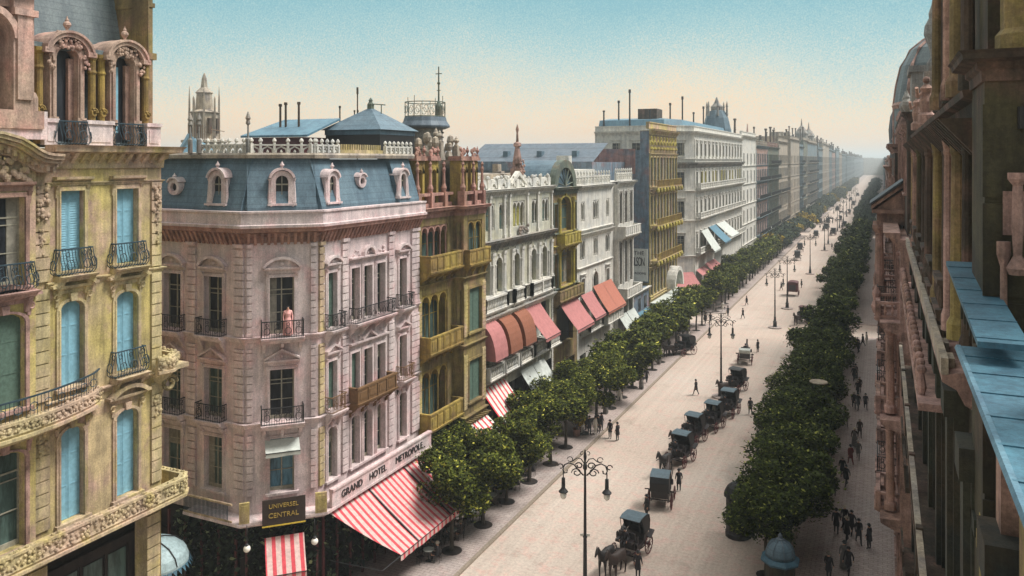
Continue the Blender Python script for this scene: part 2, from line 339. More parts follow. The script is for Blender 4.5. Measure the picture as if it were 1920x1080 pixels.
# ------------------------------------------------------------------ building kit
CACHE = {}; CRN = random.Random(99)
plain('curtain', s(132, 128, 116), .9, var=.35, scale=3)
def cached(key, fn):
    if key not in CACHE: CACHE[key] = fn()
    return CACHE[key]
def wall(b, fr, u0, u1, z0, z1, ops, rev=.38, n=0.):
    """wall face with real openings; ops = (ua, ub, za, zb, rise) and rise > 0 gives an arched head"""
    b.fr = fr
    us = sorted({u0, u1} | {q for o in ops for q in o[:2]}); zs = sorted({z0, z1} | {q for o in ops for q in o[2:4]})
    us = [q for q in us if u0 <= q <= u1]; zs = [q for q in zs if z0 <= q <= z1]
    for i in range(len(us) - 1):
        for j in range(len(zs) - 1):
            um = (us[i] + us[i + 1]) / 2; zm = (zs[j] + zs[j + 1]) / 2
            if any(o[0] < um < o[1] and o[2] < zm < o[3] for o in ops): continue
            b.add([(us[i], n, zs[j]), (us[i + 1], n, zs[j]), (us[i + 1], n, zs[j + 1]), (us[i], n, zs[j + 1])], [(0, 1, 2, 3)])
    for o in ops:
        a, c, za, zb = o[:4]; rise = o[4] if len(o) > 4 else 0
        b.add([(a, n, za), (c, n, za), (c, n - rev, za), (a, n - rev, za)], [(0, 1, 2, 3)])
        b.add([(a, n, za), (a, n, zb), (a, n - rev, zb), (a, n - rev, za)], [(0, 1, 2, 3)])
        b.add([(c, n, za), (c, n, zb), (c, n - rev, zb), (c, n - rev, za)], [(0, 1, 2, 3)])
        if rise <= 0: b.add([(a, n, zb), (c, n, zb), (c, n - rev, zb), (a, n - rev, zb)], [(0, 1, 2, 3)])
        else:
            k = 8; hw = (c - a) / 2; m = (a + c) / 2
            for i in range(k):
                t0 = pi - pi * i / k; t1 = pi - pi * (i + 1) / k
                x0, y0, x1, y1 = m + hw * cos(t0), zb - rise + rise * sin(t0), m + hw * cos(t1), zb - rise + rise * sin(t1)
                b.add([(x0, n, y0), (x1, n, y1), (x1, n, zb), (x0, n, zb)], [(0, 1, 2, 3)])
                b.add([(x0, n, y0), (x1, n, y1), (x1, n - rev, y1), (x0, n - rev, y0)], [(0, 1, 2, 3)])
    return b
def strips(b, fr, u0, u1, z0, z1, pr=.1, step=.45, gap=.06, n0=0.):      # rusticated strip
    b.fr = fr; z = z0
    while z < z1 - .1:
        b.box(u0, u1, n0, n0 + pr, z, min(z + step - gap, z1)); z += step
    b.box(u0 + .02, u1 - .02, n0, n0 + pr * .35, z0, z1)
def surround(w, h, st, rise=0.):
    def f():
        b = MB(); t = .17; a = w / 2
        top = h - rise
        b.box(-a - t, -a, 0, .07, 0, top); b.box(a, a + t, 0, .07, 0, top)
        b.box(-a - t * .45, -a, .07, .1, 0, top); b.box(a, a + t * .45, .07, .1, 0, top)
        if rise > 0: b.arc(0, top, a, a + t, 0, .08, k=10, sz=(rise + t * .5) / (a + t * .5)); b.uz([(-.12, h + .02), (.12, h + .02), (.16, h + .34), (-.16, h + .34)], 0, .16)
        else: b.box(-a - t, a + t, 0, .07, h, h + t); b.box(-a - t * .45, a + t * .45, .07, .1, h, h + t * .45)
        b.box(-a - t - .08, a + t + .08, 0, .2, -.14, -.002)
        T = h + t + .06 + (.12 if rise else 0)
        if st in ('tri', 'seg', 'flat', 'hood'):
            e_ = a + t + .14
            b.nz([(0, T), (.05, T), (.07, T + .16), (.26, T + .24), (.28, T + .34), (0, T + .34)], -e_, e_)
            for sg in (-1, 1):
                b.nz([(0, T - .5), (.06, T - .5), (.1, T - .2), (.2, T - .002), (0, T - .002)], sg * (e_ - .16) - .07, sg * (e_ - .16) + .07)
        Q = T + .34
        if st == 'tri':
            ph = .3 * w + .12
            for sg in (-1, 1): b.uz([(sg * e_, Q + .01), (sg * e_, Q + .13), (0, Q + ph + .13), (0, Q + ph)], .02, .3)
            b.uz([(-e_ + .1, Q), (e_ - .1, Q), (0, Q + ph)], 0, .08); b.ball(0, .1, Q + ph * .38, .12, .06, .12)
        if st == 'seg':
            ph = .3 * w + .1; r = (e_ * e_ + ph * ph) / (2 * ph); aa = math.asin(min(1, e_ / r))
            b.arc(0, Q + ph - r, r - .02, r + .13, .02, .32, pi / 2 - aa, pi / 2 + aa, 10)
            pts = [(-e_ + .1, Q)] + [(e_ - .1, Q)] + [(r * sin(aa * q) * .95, Q + ph - r + r * cos(aa * q) - .03) for q in (.8, .5, .2, -.2, -.5, -.8)]
            b.uz(pts, 0, .08); b.ball(0, .1, Q + ph * .4, .2, .08, .12)
        if st == 'hood':
            ph = .34; r = (e_ * e_ + ph * ph) / (2 * ph); aa = math.asin(min(1, e_ / r))
            b.arc(0, Q + ph - r, r - .05, r + .12, .02, .36, pi / 2 - aa * 1.02, pi / 2 + aa * 1.02, 12)
            b.box(-e_ - .2, -e_ + .02, .02, .34, Q - .05, Q + .06); b.box(e_ - .02, e_ + .2, .02, .34, Q - .05, Q + .06)
            b.uz([(-e_ + .1, Q)] + [(e_ - .1, Q)] + [(r * sin(aa * q) * .95, Q + ph - r + r * cos(aa * q) - .06) for q in (.8, .4, 0, -.4, -.8)], 0, .07)
            for sg in (-1, 1): b.tube([(sg * (e_ - .1) + .1 * cos(t_), .12, T - .12 + .12 * sin(t_)) for t_ in [k_ * .6 for k_ in range(10)]], .04, 4)
        return b
    return f
def sash(w, h, bars=2):
    def f():
        b = MB(); a = w / 2; t = .06
        b.box(-a, -a + t, -.06, 0, 0, h); b.box(a - t, a, -.06, 0, 0, h); b.box(-a + t, a - t, -.06, 0, h - t, h); b.box(-a + t, a - t, -.06, 0, 0, .2)
        b.box(-.035, .035, -.055, .01, .2, h - t)
        for k in range(bars): zz_ = .2 + (h - .2) * (k + 1) / (bars + 1); b.box(-a + t, a - t, -.05, -.005, zz_ - .02, zz_ + .02)
        b.box(-a + t, a - t, -.055, .005, h * .76, h * .76 + .06)
        return b
    return f
def leafpair(w, h, kind):
    def f():
        b = MB(); a = w / 2
        for sg in (-1, 1):
            x0, x1 = (sg * a, sg * .012) if sg < 0 else (.012, a)
            b.box(x0, x1, -.02, .012, 0, h)
            b.box(x0, x0 + .06, .012, .03, 0, h); b.box(x1 - .06, x1, .012, .03, 0, h)
            if kind == 'louvre':
                z = .1
                while z < h - .1: b.nz([(.012, z), (.03, z), (.012, z + .07)], x0 + .07, x1 - .07); z += .1
            else:
                for zz_ in (.02, h * .36, h * .7, h - .08): b.box(x0 + .06, x1 - .06, .012, .028, zz_, zz_ + .06)
        return b
    return f
def window(root, fr, u, z, w, h, st='flat', rise=0., stone='rose', gl='glass', rev=.38, blind=None, bmat='shutter', smat='sash', rich=True, depth=None, bh=1.):
    """window > surround is the window mesh itself; children sash, pane, shutter"""
    sm = cached(('su', round(w, 2), round(h, 2), st, round(rise, 2), stone), lambda: surround(w, h, st, rise)().mesh('window', stone))
    o = put('window', sm, root, fr, u, 0, z)
    pm = cached(('pa', round(w, 2), round(h, 2), gl, rev), lambda: MB().box(-w / 2, w / 2, -rev - .06, -rev + .0, 0, h).mesh('pane', gl))
    sub('pane', pm, o)
    if rich and not blind and CRN.random() < .42:
        kd = CRN.randrange(3); f_ = (lambda: MB().box(-w / 2, -w / 2 + w * .3, -rev + .0, -rev + .05, 0, h)) if kd == 0 else (lambda: MB().box(w / 2 - w * .3, w / 2, -rev + .0, -rev + .05, 0, h)) if kd == 1 else (lambda: MB().box(-w / 2, w / 2, -rev + .0, -rev + .05, h * .66, h))
        sub('curtain', cached(('cu', round(w, 2), round(h, 2), rev, kd), lambda: f_().mesh('curtain', 'curtain')), o)
    if rich:
        s_ = sub('sash', cached(('sa', round(w, 2), round(h, 2), smat), lambda: sash(w, h)().mesh('sash', smat)), o); s_.location = (0, -rev + .07, 0)
    if blind:
        hh = round(h * bh, 2)
        c = sub('shutter', cached(('bl', round(w, 2), hh, blind, bmat), lambda: leafpair(w - .02, hh - .02, blind)().mesh('shutter', bmat)), o)
        c.location = (0, -rev + .12, h - hh)
    return o
def railpanel(w, d, h, style):
    """iron railing over three sides of a balcony w wide and d deep"""
    def f():
        b = MB(); a = w / 2; r = .022
        seg = [((-a, 0), (-a, d)), ((-a, d), (a, d)), ((a, d), (a, 0))]
        for (x0, y0), (x1, y1) in seg:
            L = math.hypot(x1 - x0, y1 - y0); k = max(2, int(L / .13))
            ox, oy = (y1 - y0) / L, -(x1 - x0) / L
            if style == 'bulge' :
                if y0 == y1: ox, oy = 0, 1
                else: ox, oy = (-1 if x0 < 0 else 1), 0
            for i in range(k + 1):
                t = i / k; x = x0 + (x1 - x0) * t; y = y0 + (y1 - y0) * t
                if style == 'bulge': b.tube([(x + ox * q, y + oy * q, zq * h) for q, zq in ((0, 0), (.17, .14), (.2, .34), (.08, .62), (0, 1))], r * .8, 4)
                else: b.box(x - .012, x + .012, y - .012, y + .012, 0, h)
            b.tube([(x0, y0, h), (x1, y1, h)], .034, 5); b.tube([(x0, y0, .06), (x1, y1, .06)], .024, 4)
            if style != 'plain':
                k2 = max(1, int(L / .5))
                for i in range(k2):
                    t = (i + .5) / k2; x = x0 + (x1 - x0) * t; y = y0 + (y1 - y0) * t; dx, dy = (x1 - x0) / L, (y1 - y0) / L
                    q = .17 if style == 'bulge' else .02
                    b.tube([(x + dx * .17 * cos(t_) + ox * q, y + dy * .17 * cos(t_) + oy * q, h * .42 + .2 * sin(t_)) for t_ in [j * pi / 5 for j in range(10)]], .02, 4, closed=True)
                    b.tube([(x + dx * .1 * cos(t_) * (1 - j * .05), y + dy * .1 * cos(t_), h * .8 + .1 * sin(t_)) for j, t_ in enumerate([j * pi / 4 for j in range(8)])], .018, 4, closed=True)
        return b
    return f
def balus(w, d, h, closed=True, pitch=.3):
    def f():
        b = MB(); a = w / 2
        seg = [((-a, 0), (-a, d - .1)), ((-a, d - .1), (a, d - .1)), ((a, d - .1), (a, 0))] if closed else [((-a, 0), (a, 0))]
        for (x0, y0), (x1, y1) in seg:
            xa, xb = min(x0, x1), max(x0, x1); ya, yb = min(y0, y1), max(y0, y1)
            b.box(xa - .09, xb + .09, ya - .09, yb + .09, 0, .16); b.box(xa - .12, xb + .12, ya - .12, yb + .12, h - .14, h)
            L = math.hypot(x1 - x0, y1 - y0); k = max(2, int(L / pitch)); npo = max(1, int(L / 2.2))
            for i in range(1, k):
                t = i / k; x = x0 + (x1 - x0) * t; y = y0 + (y1 - y0) * t
                b.lathe(x, y, [(.05, .16), (.055, .22), (.095, .36), (.085, .46), (.045, .62), (.05, h - .14)], 6)
            for i in range(npo + 1):
                t = i / npo; x = x0 + (x1 - x0) * t; y = y0 + (y1 - y0) * t
                b.box(x - .14, x + .14, y - .14, y + .14, 0, h + .03)
        return b
    return f
def balcony(root, fr, u0, u1, z, d=.9, kind='iron', stone='rose', rmat='iron', h=.95, n0=0., slab=.22, label=None):
    w = round(u1 - u0, 2)
    def f():
        b = MB(); a = w / 2
        b.nz([(0, -slab - .14), (d * .75, -slab - .12), (d * .86, -slab), (d + .08, -slab * .6), (d + .12, 0), (0, 0)], -a - .06, a + .06)
        k = max(2, int(w / 1.1) + 1)
        for i in range(k):
            x = -a + .14 + (w - .28) * i / (k - 1)
            b.nz([(0, -slab - .75), (.1, -slab - .72), (.16, -slab - .5), (d * .5, -slab - .34), (d * .72, -slab - .14), (0, -slab - .14)], x - .09, x + .09)
        return b
    o = put('balcony', cached(('ba', w, d, slab, stone), lambda: f().mesh('balcony', stone)), root, fr, (u0 + u1) / 2, n0, z, label)
    if kind in ('iron', 'bulge', 'plain'):
        c = sub('railing', cached(('ra', w, d, h, kind, rmat), lambda: railpanel(w, d - (.22 if kind == 'bulge' else .02), h, kind)().mesh('railing', rmat)), o)
    elif kind == 'stone':
        c = sub('balustrade', cached(('bs', w, d, h, stone), lambda: balus(w, d, h)().mesh('balustrade', stone)), o)
    elif kind == 'panel':
        def g():
            b = MB(); a = w / 2
            for (xa, xb, ya, yb) in ((-a, a, d - .12, d), (-a, -a + .12, 0, d - .122), (a - .12, a, 0, d - .122)):
                b.box(xa, xb, ya, yb, 0, h - .12); b.box(xa - .04, xb + .04, ya - .04, yb + .04, h - .12, h)
            k = max(2, int(w / .9))
            for i in range(k):
                x0 = -a + .1 + (w - .2) * i / k; x1 = -a + .1 + (w - .2) * (i + 1) / k
                b.box(x0, x0 + .1, d, d + .06, .05, h - .14); b.uz([(x0 + .2, .2), (x1 - .1, .2), (x1 - .1, h - .3), (x0 + .2, h - .3)], d, d + .03)
            return b
        c = sub('parapet', cached(('pn', w, d, h, stone), lambda: g().mesh('parapet', stone)), o)
    return o
CORN = [(0, -.95), (.08, -.95), (.1, -.6), (.22, -.52), (.24, -.34), (.66, -.26), (.7, -.1), (.8, 0), (0, 0)]
BAND = [(0, -.32), (.08, -.3), (.12, -.12), (.24, -.08), (.26, 0), (0, .02)]
def mould(root, path, z, prof=CORN, sc=1., mat='rose', name='cornice', dent=0., dh=.3, closed=False, off=0.):
    b = MB(); b.sweep(path, [(n * sc + off, z + q * sc) for n, q in prof], closed)
    if dent:
        for i in range(len(path) - 1):
            fr = Fr(path[i], path[i + 1]); b.fr = fr; k = max(1, int(fr.len / dent))
            for j in range(k):
                u = fr.len * (j + .5) / k
                b.nz([(off, z - .62 * sc - dh), (off + .12 * sc, z - .62 * sc - dh), (off + .5 * sc, z - .32 * sc), (off, z - .32 * sc)], u - dent * .22, u + dent * .22)
        b.fr = None
    return b.build(name, mat, root)
def awning(root, fr, u0, u1, zt, zb, d, mat, n0=.05, name='awning', label=None, val=.25, sag=.1, round_=False, ends=False, skew=0.):
    """sloping cloth awning with a valance and two arms; round_ gives a quarter-round hood"""
    w = u1 - u0; b = MB(); k = 8; a = w / 2
    cur = []
    for i in range(k + 1):
        t = i / k
        if round_: n, z = n0 + d * sin(t * pi / 2), zb + (zt - zb) * cos(t * pi / 2)
        else: n, z = n0 + d * t, zt + (zb - zt) * t - sag * sin(pi * t)
        cur.append((n, z))
    cur.append((cur[-1][0], cur[-1][1] - val))
    m = max(2, int(w / .5)); th = .02
    vs = [(-a + w * j / m, n, z - zb + .03 * math.sin(j * 1.9) * (i / (k + 1))) for j in range(m + 1) for i, (n, z) in enumerate(cur)]
    q = len(cur); fs = [(j * q + i, j * q + i + 1, (j + 1) * q + i + 1, (j + 1) * q + i) for j in range(m) for i in range(q - 1)]
    if skew: vs = [(x - skew * min(1, (y - n0) / d) * (x + a) / w, y, z) for x, y, z in vs]
    k0 = len(vs); vs += [(x, y - th * .4, z - th) for x, y, z in vs]
    fs += [tuple(v + k0 for v in f[::-1]) for f in fs]
    for j in range(m): fs += [(j * q, (j + 1) * q, (j + 1) * q + k0, j * q + k0), (j * q + q - 1, j * q + q - 1 + k0, (j + 1) * q + q - 1 + k0, (j + 1) * q + q - 1)]
    b.add(vs, fs)
    if round_ or ends:
        for sg in (-1, 1): b.add([(sg * a, n0, 0)] + [(sg * a, n, z - zb) for n, z in cur[:-1]], [tuple(range(len(cur)))])
    me = b.mesh(name, mat, recalc=False)
    o = put(name, me, root, fr, (u0 + u1) / 2, 0, zb, label)
    ib = MB()
    for sg in (-1, 1): ib.tube([(sg * (a - .05), n0, (zt - zb) * (0 if round_ else .1) - .5), (sg * (a - .05), n0 + d, -.06)], .025, 5)
    ib.tube([(-a, n0 + d, -.03), (a, n0 + d, -.03)], .03, 5)
    sub('awning_frame', ib.mesh('awning_frame', 'iron'), o)
    return o
def crest(fr, u0, u1, z, h, n=-.15, pitch=.9, finial=True):              # pierced parapet
    b = MB(fr); b.box(u0, u1, n - .1, n + .1, z, z + h * .18); b.box(u0, u1, n - .1, n + .1, z + h * .85, z + h)
    k = max(1, round((u1 - u0) / pitch)); p = (u1 - u0) / k
    for i in range(k + 1):
        x = u0 + p * i; b.box(x - .07, x + .07, n - .12, n + .12, z, z + h * 1.05)
        if i < k:
            xm = x + p / 2
            for sg in (-1, 1): b.uz([(xm + sg * p * .44, z + h * .18), (xm + sg * p * .34, z + h * .18), (xm + sg * p * .3, z + h * .5), (xm, z + h * .72), (xm, z + h * .86), (xm + sg * p * .4, z + h * .6)], n - .05, n + .05)
            b.lathe(xm, n, [(.05, z + h * .18), (.09, z + h * .3), (.02, z + h * .5)], 5)
        if finial and i % 1 == 0: b.lathe(x, n, [(.09, z + h * 1.05), (.05, z + h * 1.12), (.13, z + h * 1.3), (.1, z + h * 1.45), (.02, z + h * 1.6)], 6)
    return b
def urn(b, u, n, z, h=1., r=.3):
    b.lathe(u, n, [(r * .7, z), (r * .7, z + h * .12), (r * .3, z + h * .2), (r * .4, z + h * .3), (r, z + h * .5), (r * .9, z + h * .62), (r * .45, z + h * .72), (r * .5, z + h * .78), (r * .18, z + h * .9), (.02, z + h)], 8)
def relief(b, fr, u0, u1, n, z0, z1, k, r=.1, rnd=random):               # carved flowers and leaves
    b.fr = fr
    for i in range(k):
        q = r * rnd.uniform(.6, 1.3); b.ball(rnd.uniform(u0, u1), n + rnd.uniform(-.02, .05), rnd.uniform(z0, z1), q, q * .7, q, 6, 4)
def body(b, pts, z0, z1):                                                # plain back walls and flat roof
    k = len(pts); b.fr = None
    b.add([(x, y, z0) for x, y in pts] + [(x, y, z1) for x, y in pts], [tuple(range(k, 2 * k))] + [(i, i + 1, i + 1 + k, i + k) for i in range(k - 1)])
def stacks(root, lst, mat='darkstone', name='chimney_pipe'):
    for (x, y, z, h, r) in lst:
        b = MB(); b.lathe(x, y, [(r, z), (r * .9, z + h * .9), (r * 1.5, z + h * .91), (r * 1.4, z + h)], 6); b.build(name, mat, root)
# ------------------------------------------------------------------ ground
def sheet(name, x0, x1, y0, y1, z, mat, th=.0):
    b = MB()
    if th: b.box(x0, x1, y0, y1, z - th, z)
    else: b.add([(x0, y0, z), (x1, y0, z), (x1, y1, z), (x0, y1, z)], [(0, 1, 2, 3)])
    o = b.build(name, mat); tag(o, kind='structure'); return o
sheet('ground', -4000, 4000, -300, 9000, -.16, 'farground')
sheet('road', -24, -5.6, -20, 1500, 0, 'roadmat', .1)
CROSS = [(26.5, 34.85), (128., 137.), (293., 302.), (430, 440), (600, 610), (780, 790)]
blocks = []; y_ = -20
for a, b_ in CROSS: blocks.append((y_, a)); y_ = b_
blocks.append((y_, 1500))
for a, b_ in CROSS: sheet('cross_street', -90, -24.002, a - .6, b_ + .6, -.004, 'roadmat', .09); sheet('cross_street', -5.598, 60, a - .6, b_ + .6, -.004, 'roadmat', .09)
for a, b_ in blocks:
    for x0, x1, kx in ((-30.6, -24.25, -24.25), (-5.35, 3, -5.6)):
        sheet('pavement', x0, x1, a + .6, b_ - .6, .13, 'pavemat', .2)
        b = MB(); b.box(kx, kx + .25, a + .6, b_ - .6, -.05, .145); o = b.build('kerb', 'kerbstone'); tag(o, kind='structure')
# ------------------------------------------------------------------ 1: yellow corner building in the left foreground
rn = random.Random(3)
B = thing('apartment_building', (-32, 20, 0), 'yellow and pink ornate apartment building with blue shutters filling the left foreground', 'building')
f1 = Fr((-30, 0), (-30, 26.5))
ops = []; wins = []
for u, w in ((22.05, 1.05), (24.65, 1.1)):
    ops += [(u - w / 2, u + w / 2, 21.5, 24.75, 0), (u - w / 2, u + w / 2, 16.8, 20.25, .3), (u - w / 2, u + w / 2, 11.35, 15.1, .3)]
    wins.append((u, w))
b = MB(); wall(b, f1, 20.35, 26.5, 10.4, 26.0, ops)
fb = Fr((-29.75, 0), (-29.75, 20.35))
opb = [(18.3, 19.9, 21.2, 24.6, 0), (18.3, 19.9, 16.6, 20.2, .35), (18.3, 19.9, 11.3, 15., .3)]
wall(b, fb, 12, 20.35, 10.4, 26.0, opb)
b.fr = None; b.add([(-30.2, 20.35, 10.4), (-29.75, 20.35, 10.4), (-29.75, 20.35, 26), (-30.2, 20.35, 26)], [(0, 1, 2, 3)])
body(b, [(-30, 26.5), (-48, 26.5), (-48, 12), (-30.4, 12)], 0, 26.0)
b.build('wall', 'ochre', B)
for i, (u, w) in enumerate(wins):
    window(B, f1, u, 21.5, w, 3.25, 'flat', stone='cream', blind='louvre' if i == 0 else 'panel', gl='glassblue')
    window(B, f1, u, 16.8, w, 3.45, 'hood', .3, 'cream', blind='panel', gl='glassblue')
    window(B, f1, u, 11.35, w, 3.75, 'hood', .3, 'cream', blind='panel', gl='glassblue')
    balcony(B, f1, u - w / 2 - .22, u + w / 2 + .22, 21.35, .5, 'bulge', 'cream', 'ironblue', 1.05, slab=.12)
    if i == 1: balcony(B, f1, u - w / 2 - .22, u + w / 2 + .22, 16.65, .5, 'bulge', 'cream', 'ironblue', 1.1, slab=.12)
window(B, fb, 19.1, 21.2, 1.6, 3.4, 'flat', stone='pinkstone', gl='glass'); balcony(B, fb, 18.1, 20.1, 21.05, .5, 'bulge', 'pinkstone', 'ironblue', 1.05, slab=.12)
window(B, fb, 19.1, 16.6, 1.6, 3.6, 'hood', .35, 'pinkstone', gl='glassgreen', blind='panel', bmat='shuttergreen')
window(B, fb, 19.1, 11.3, 1.6, 3.7, 'flat', .3, 'pinkstone', gl='glassgreen')
for (fr, a, c) in ((f1, 20.4, 21.05), (f1, 25.92, 26.46), (fb, 17.1, 17.7)):
    b = MB(); strips(b, fr, a, c, 11.4, 15.9, .09, .5); strips(b, fr, a, c, 16.5, 20.9, .09, .5); strips(b, fr, a, c, 21.2, 25.0, .09, .5)
    relief(b, fr, a + .1, c - .1, .12, 23.6, 24.95, 26, .09, rn); relief(b, fr, (a + c) / 2 - .1, (a + c) / 2 + .1, .1, 22.2, 23.6, 10, .06, rn)
    relief(b, fr, a + .1, c - .1, .12, 14.4, 15.3, 16, .09, rn)
    b.build('pilaster', 'cream' if fr is f1 else 'pinkstone', B)
p1 = [(-30, 20.9), (-30, 26.5), (-45, 26.5)]
mould(B, p1, 26.6, CORN, 1.0, 'cream', 'cornice', .42, .12)
mould(B, p1, 25.1, BAND, .5, 'cream', 'string_course')
mould(B, p1, 21.12, BAND, .7, 'cream', 'string_course'); mould(B, p1, 16.4, BAND, .8, 'cream', 'string_course')
# projecting bay's cornice sweeps up in a curve
b = MB(fb); pts = [(21.0, 26.0), (20.6, 26.01), (20.3, 26.06), (20.0, 26.2), (19.7, 26.4), (19.3, 26.62), (18.6, 26.8), (17.4, 26.85)]
for dz, n1, t in ((0, .75, .12), (-.14, .62, .12), (-.28, .4, .12), (-.5, .22, .2), (.14, .82, .1)):
    for i in range(len(pts) - 1):
        (ua, za), (ub, zb) = pts[i], pts[i + 1]; b.uz([(ua, za + dz), (ub, zb + dz), (ub, zb + dz + t), (ua, za + dz + t)], -.3, n1)
for i in range(14): u = 17.4 + i * .26; zq = 26.1 + .95 * max(0, min(1, (20.6 - u) / 2.2)) - .45; b.box(u, u + .13, .2, .42, zq - .1, zq + .12)
relief(b, fb, 17.6, 20.1, .1, 25.2, 26.1, 70, .12, rn)
b.build('curved_cornice', 'cream', B)
# parapet, dormers and mansard
for a, c in ((20.9, 21.45), (22.75, 24.0), (25.75, 26.5)):
    b = MB(f1); b.box(a, c, -.3, -.02, 26.6, 27.5); b.box(a - .04, c + .04, -.36, .05, 27.5, 27.66); b.box(a + .12, c - .12, -.03, .01, 26.75, 27.35); b.build('parapet', 'rose', B)
b = MB(f1); b.box(17, 20.9, -.1, .16, 26.8, 27.9); b.build('parapet', 'rose', B)
for u in (22.1, 24.85):
    put('railing', cached('rp1', lambda: railpanel(1.25, .3, .95, 'bulge')().mesh('railing', 'ironblue')), B, f1, u, -.25, 26.62)
    D = BASE; b = MB(f1); a = .95
    for sg in (-1, 1):
        b.box(u + sg * .62 - .14, u + sg * .62 + .14, -2.2, -.32, 26.6, 30.4)
        b.box(u + sg * .62 - .2, u + sg * .62 + .2, -.6, -.26, 27.5, 27.75); b.box(u + sg * .6 - .07, u + sg * .6 + .07, -.33, -.25, 27.7, 30.3)
    b.arc(u, 30.2, .5, .8, -.9, -.28, k=10, sz=.8); b.arc(u, 30.3, .82, 1.0, -2.4, -.1, .15, pi - .15, 12, .9); b.arc(u, 30.3, 1.0, 1.1, -1.4, -.02, .12, pi - .12, 12, .9)
    b.box(u - 1.15, u - .75, -1.6, -.04, 30.3, 30.5); b.box(u + .75, u + 1.15, -1.6, -.04, 30.3, 30.5)
    relief(b, f1, u - .5, u + .5, -.22, 30.5, 31.2, 60, .07, rn); relief(b, f1, u - .9, u - .62, -.2, 29.7, 30.3, 10, .08, rn); relief(b, f1, u + .62, u + .9, -.2, 29.7, 30.3, 10, .08, rn)
    b.fr = f1; urn(b, u, -.35, 31.15, .75, .16)
    dm = b.build('dormer', 'rosewarm', B)
    q = f1.p(u, -.95, 26.6) - Vector(BASE[B.name])
    pm = MB(f1); pm.uz([(u - .5, 26.6), (u + .5, 26.6), (u + .5, 30.2), (u + .3, 30.55), (u, 30.65), (u - .3, 30.55), (u - .5, 30.2)], -.85, -.8); pm.build('pane', 'glass', dm)
    pm = MB(f1); pm.box(u - .5, u - .04 if u > 23 else u - .3, -.78, -.72, 27.2, 30.1); pm.build('shutter', 'shutter' if u > 23 else 'brown', dm)
    pm = MB(f1); pm.box(u + .24, u + .48, -.78, -.6, 26.9, 30.2); pm.build('curtain', 'pinkstone', dm)
# yellow paired columns between the dormers
for u in (20.95, 23.3, 23.75, 26.0):
    b = MB(f1); b.lathe(u, -.45, [(.2, 26.65), (.2, 27.3), (.15, 27.4), (.15, 29.6), (.2, 29.7), (.16, 29.8), (.16, 30.2), (.24, 30.35), (.24, 30.5)], 10)
    b.tube([(u + .16 * cos(t) * (1 - t / 14), -.28, 28.0 + .2 * sin(t) * (1 - t / 14)) for t in [k * .7 for k in range(14)]], .05, 5)
    b.build('column', 'gold', B)
b = MB(f1); b.nz([(-.75, 26.6), (-2.0, 30.6), (-3.2, 36), (-6, 36), (-6, 26.6)], 20.6, 26.15); b.build('mansard_roof', 'slategrey', B)
b = MB(f1); b.box(20.7, 26.3, -2.2, -.4, 30.52, 30.7); b.build('roof_gutter', 'slategrey', B)
b = MB(f1); b.box(26.16, 26.4, -3.6, -.42, 26.6, 36); b.box(26.1, 26.16, -1.4, -.36, 27.7, 36); b.box(26.1, 26.56, -3.6, -.34, 30.6, 30.9); b.box(26.12, 26.5, -3.6, -.38, 33.0, 33.2)
b.build('roof_edge', 'olivegold', B)
b = MB(fb)
for a, c in ((16.5, 17.6), (19.5, 20.3)): b.box(a, c, -2, -.02, 27.9, 33.2); b.box(a + .1, c - .1, -.02, .08, 28.3, 31.5); b.box(a - .06, c + .06, -.1, .16, 31.5, 31.75)
b.arc(18.55, 30.6, .95, 1.2, -1.6, .06, k=12); b.box(16.4, 20.5, -2.2, .35, 33.2, 33.6); b.box(16.4, 20.4, -2.2, .25, 32.4, 32.6); b.box(16.5, 20.3, -1.6, -.25, 31.8, 33.2)
for k in range(12): b.box(16.6 + k * .32, 16.75 + k * .32, .1, .3, 32.9, 33.15)
b.lathe(20.3, -.3, [(.3, 27.9), (.3, 28.4), (.22, 28.6), (.05, 28.7)], 8); b.box(16.5, 20.7, -2, 0, 27.2, 27.9); b.build('turret', 'rosewarm', B)
pm = MB(fb); pm.box(17.6, 19.5, -1.5, -1.4, 27.9, 31.9); pm.build('pane', 'glass', B)
# carved stone balconies
def carved(path, z0, z1, k, mat, r=.1):
    b = MB(); b.sweep(path, [(-.28, z0), (0, z0), (.05, z0 + .1), (0, z0 + .2), (0, z1 - .14), (.06, z1 - .1), (.06, z1), (-.28, z1)])
    b.sweep(path, [(-.9, z0 - .4), (-.4, z0 - .38), (-.1, z0 - .2), (.12, z0 - .12), (.12, z0), (-.9, z0)])
    for i in range(len(path) - 1):
        fr = Fr(path[i], path[i + 1]); relief(b, fr, 0, fr.len, .02, z0 + .18, z1 - .1, int(k * fr.len), r, rn); relief(b, fr, 0, fr.len, -.1, z1 - .04, z1 + .05, int(k * fr.len * .25), r, rn)
        b.fr = None
    return b
b = carved([(-29.0, 12), (-29.0, 26.9), (-29.4, 27.4), (-31.2, 27.4)], 10.75, 11.5, 30, 'beige', .07); bl = b.build('balcony', 'cream', B)
bow = [(-29.75 + 1.25 * sin(pi * t) ** .7, 14.6 + 8.6 * t) for t in [k / 14 for k in range(15)]]
b = carved(bow, 15.95, 16.5, 26, 'cream', .07); b.build('balcony', 'cream', B)
b = MB(); b.sweep([(x - .1, y) for x, y in bow], [(-.03, 17.2), (.03, 17.2), (.03, 17.26), (-.03, 17.26)])
for i in range(14):
    for k in range(4):
        t = k / 4; x = bow[i][0] * (1 - t) + bow[i + 1][0] * t - .1; y = bow[i][1] * (1 - t) + bow[i + 1][1] * t; b.tube([(x, y, 16.5), (x, y, 17.2)], .014, 4)
    b.tube([(bow[i][0] - .1, bow[i][1] + .16 * cos(t), 16.85 + .16 * sin(t)) for t in [q * pi / 4 for q in range(8)]], .018, 4, closed=True)
b.build('railing', 'ironblue', B)
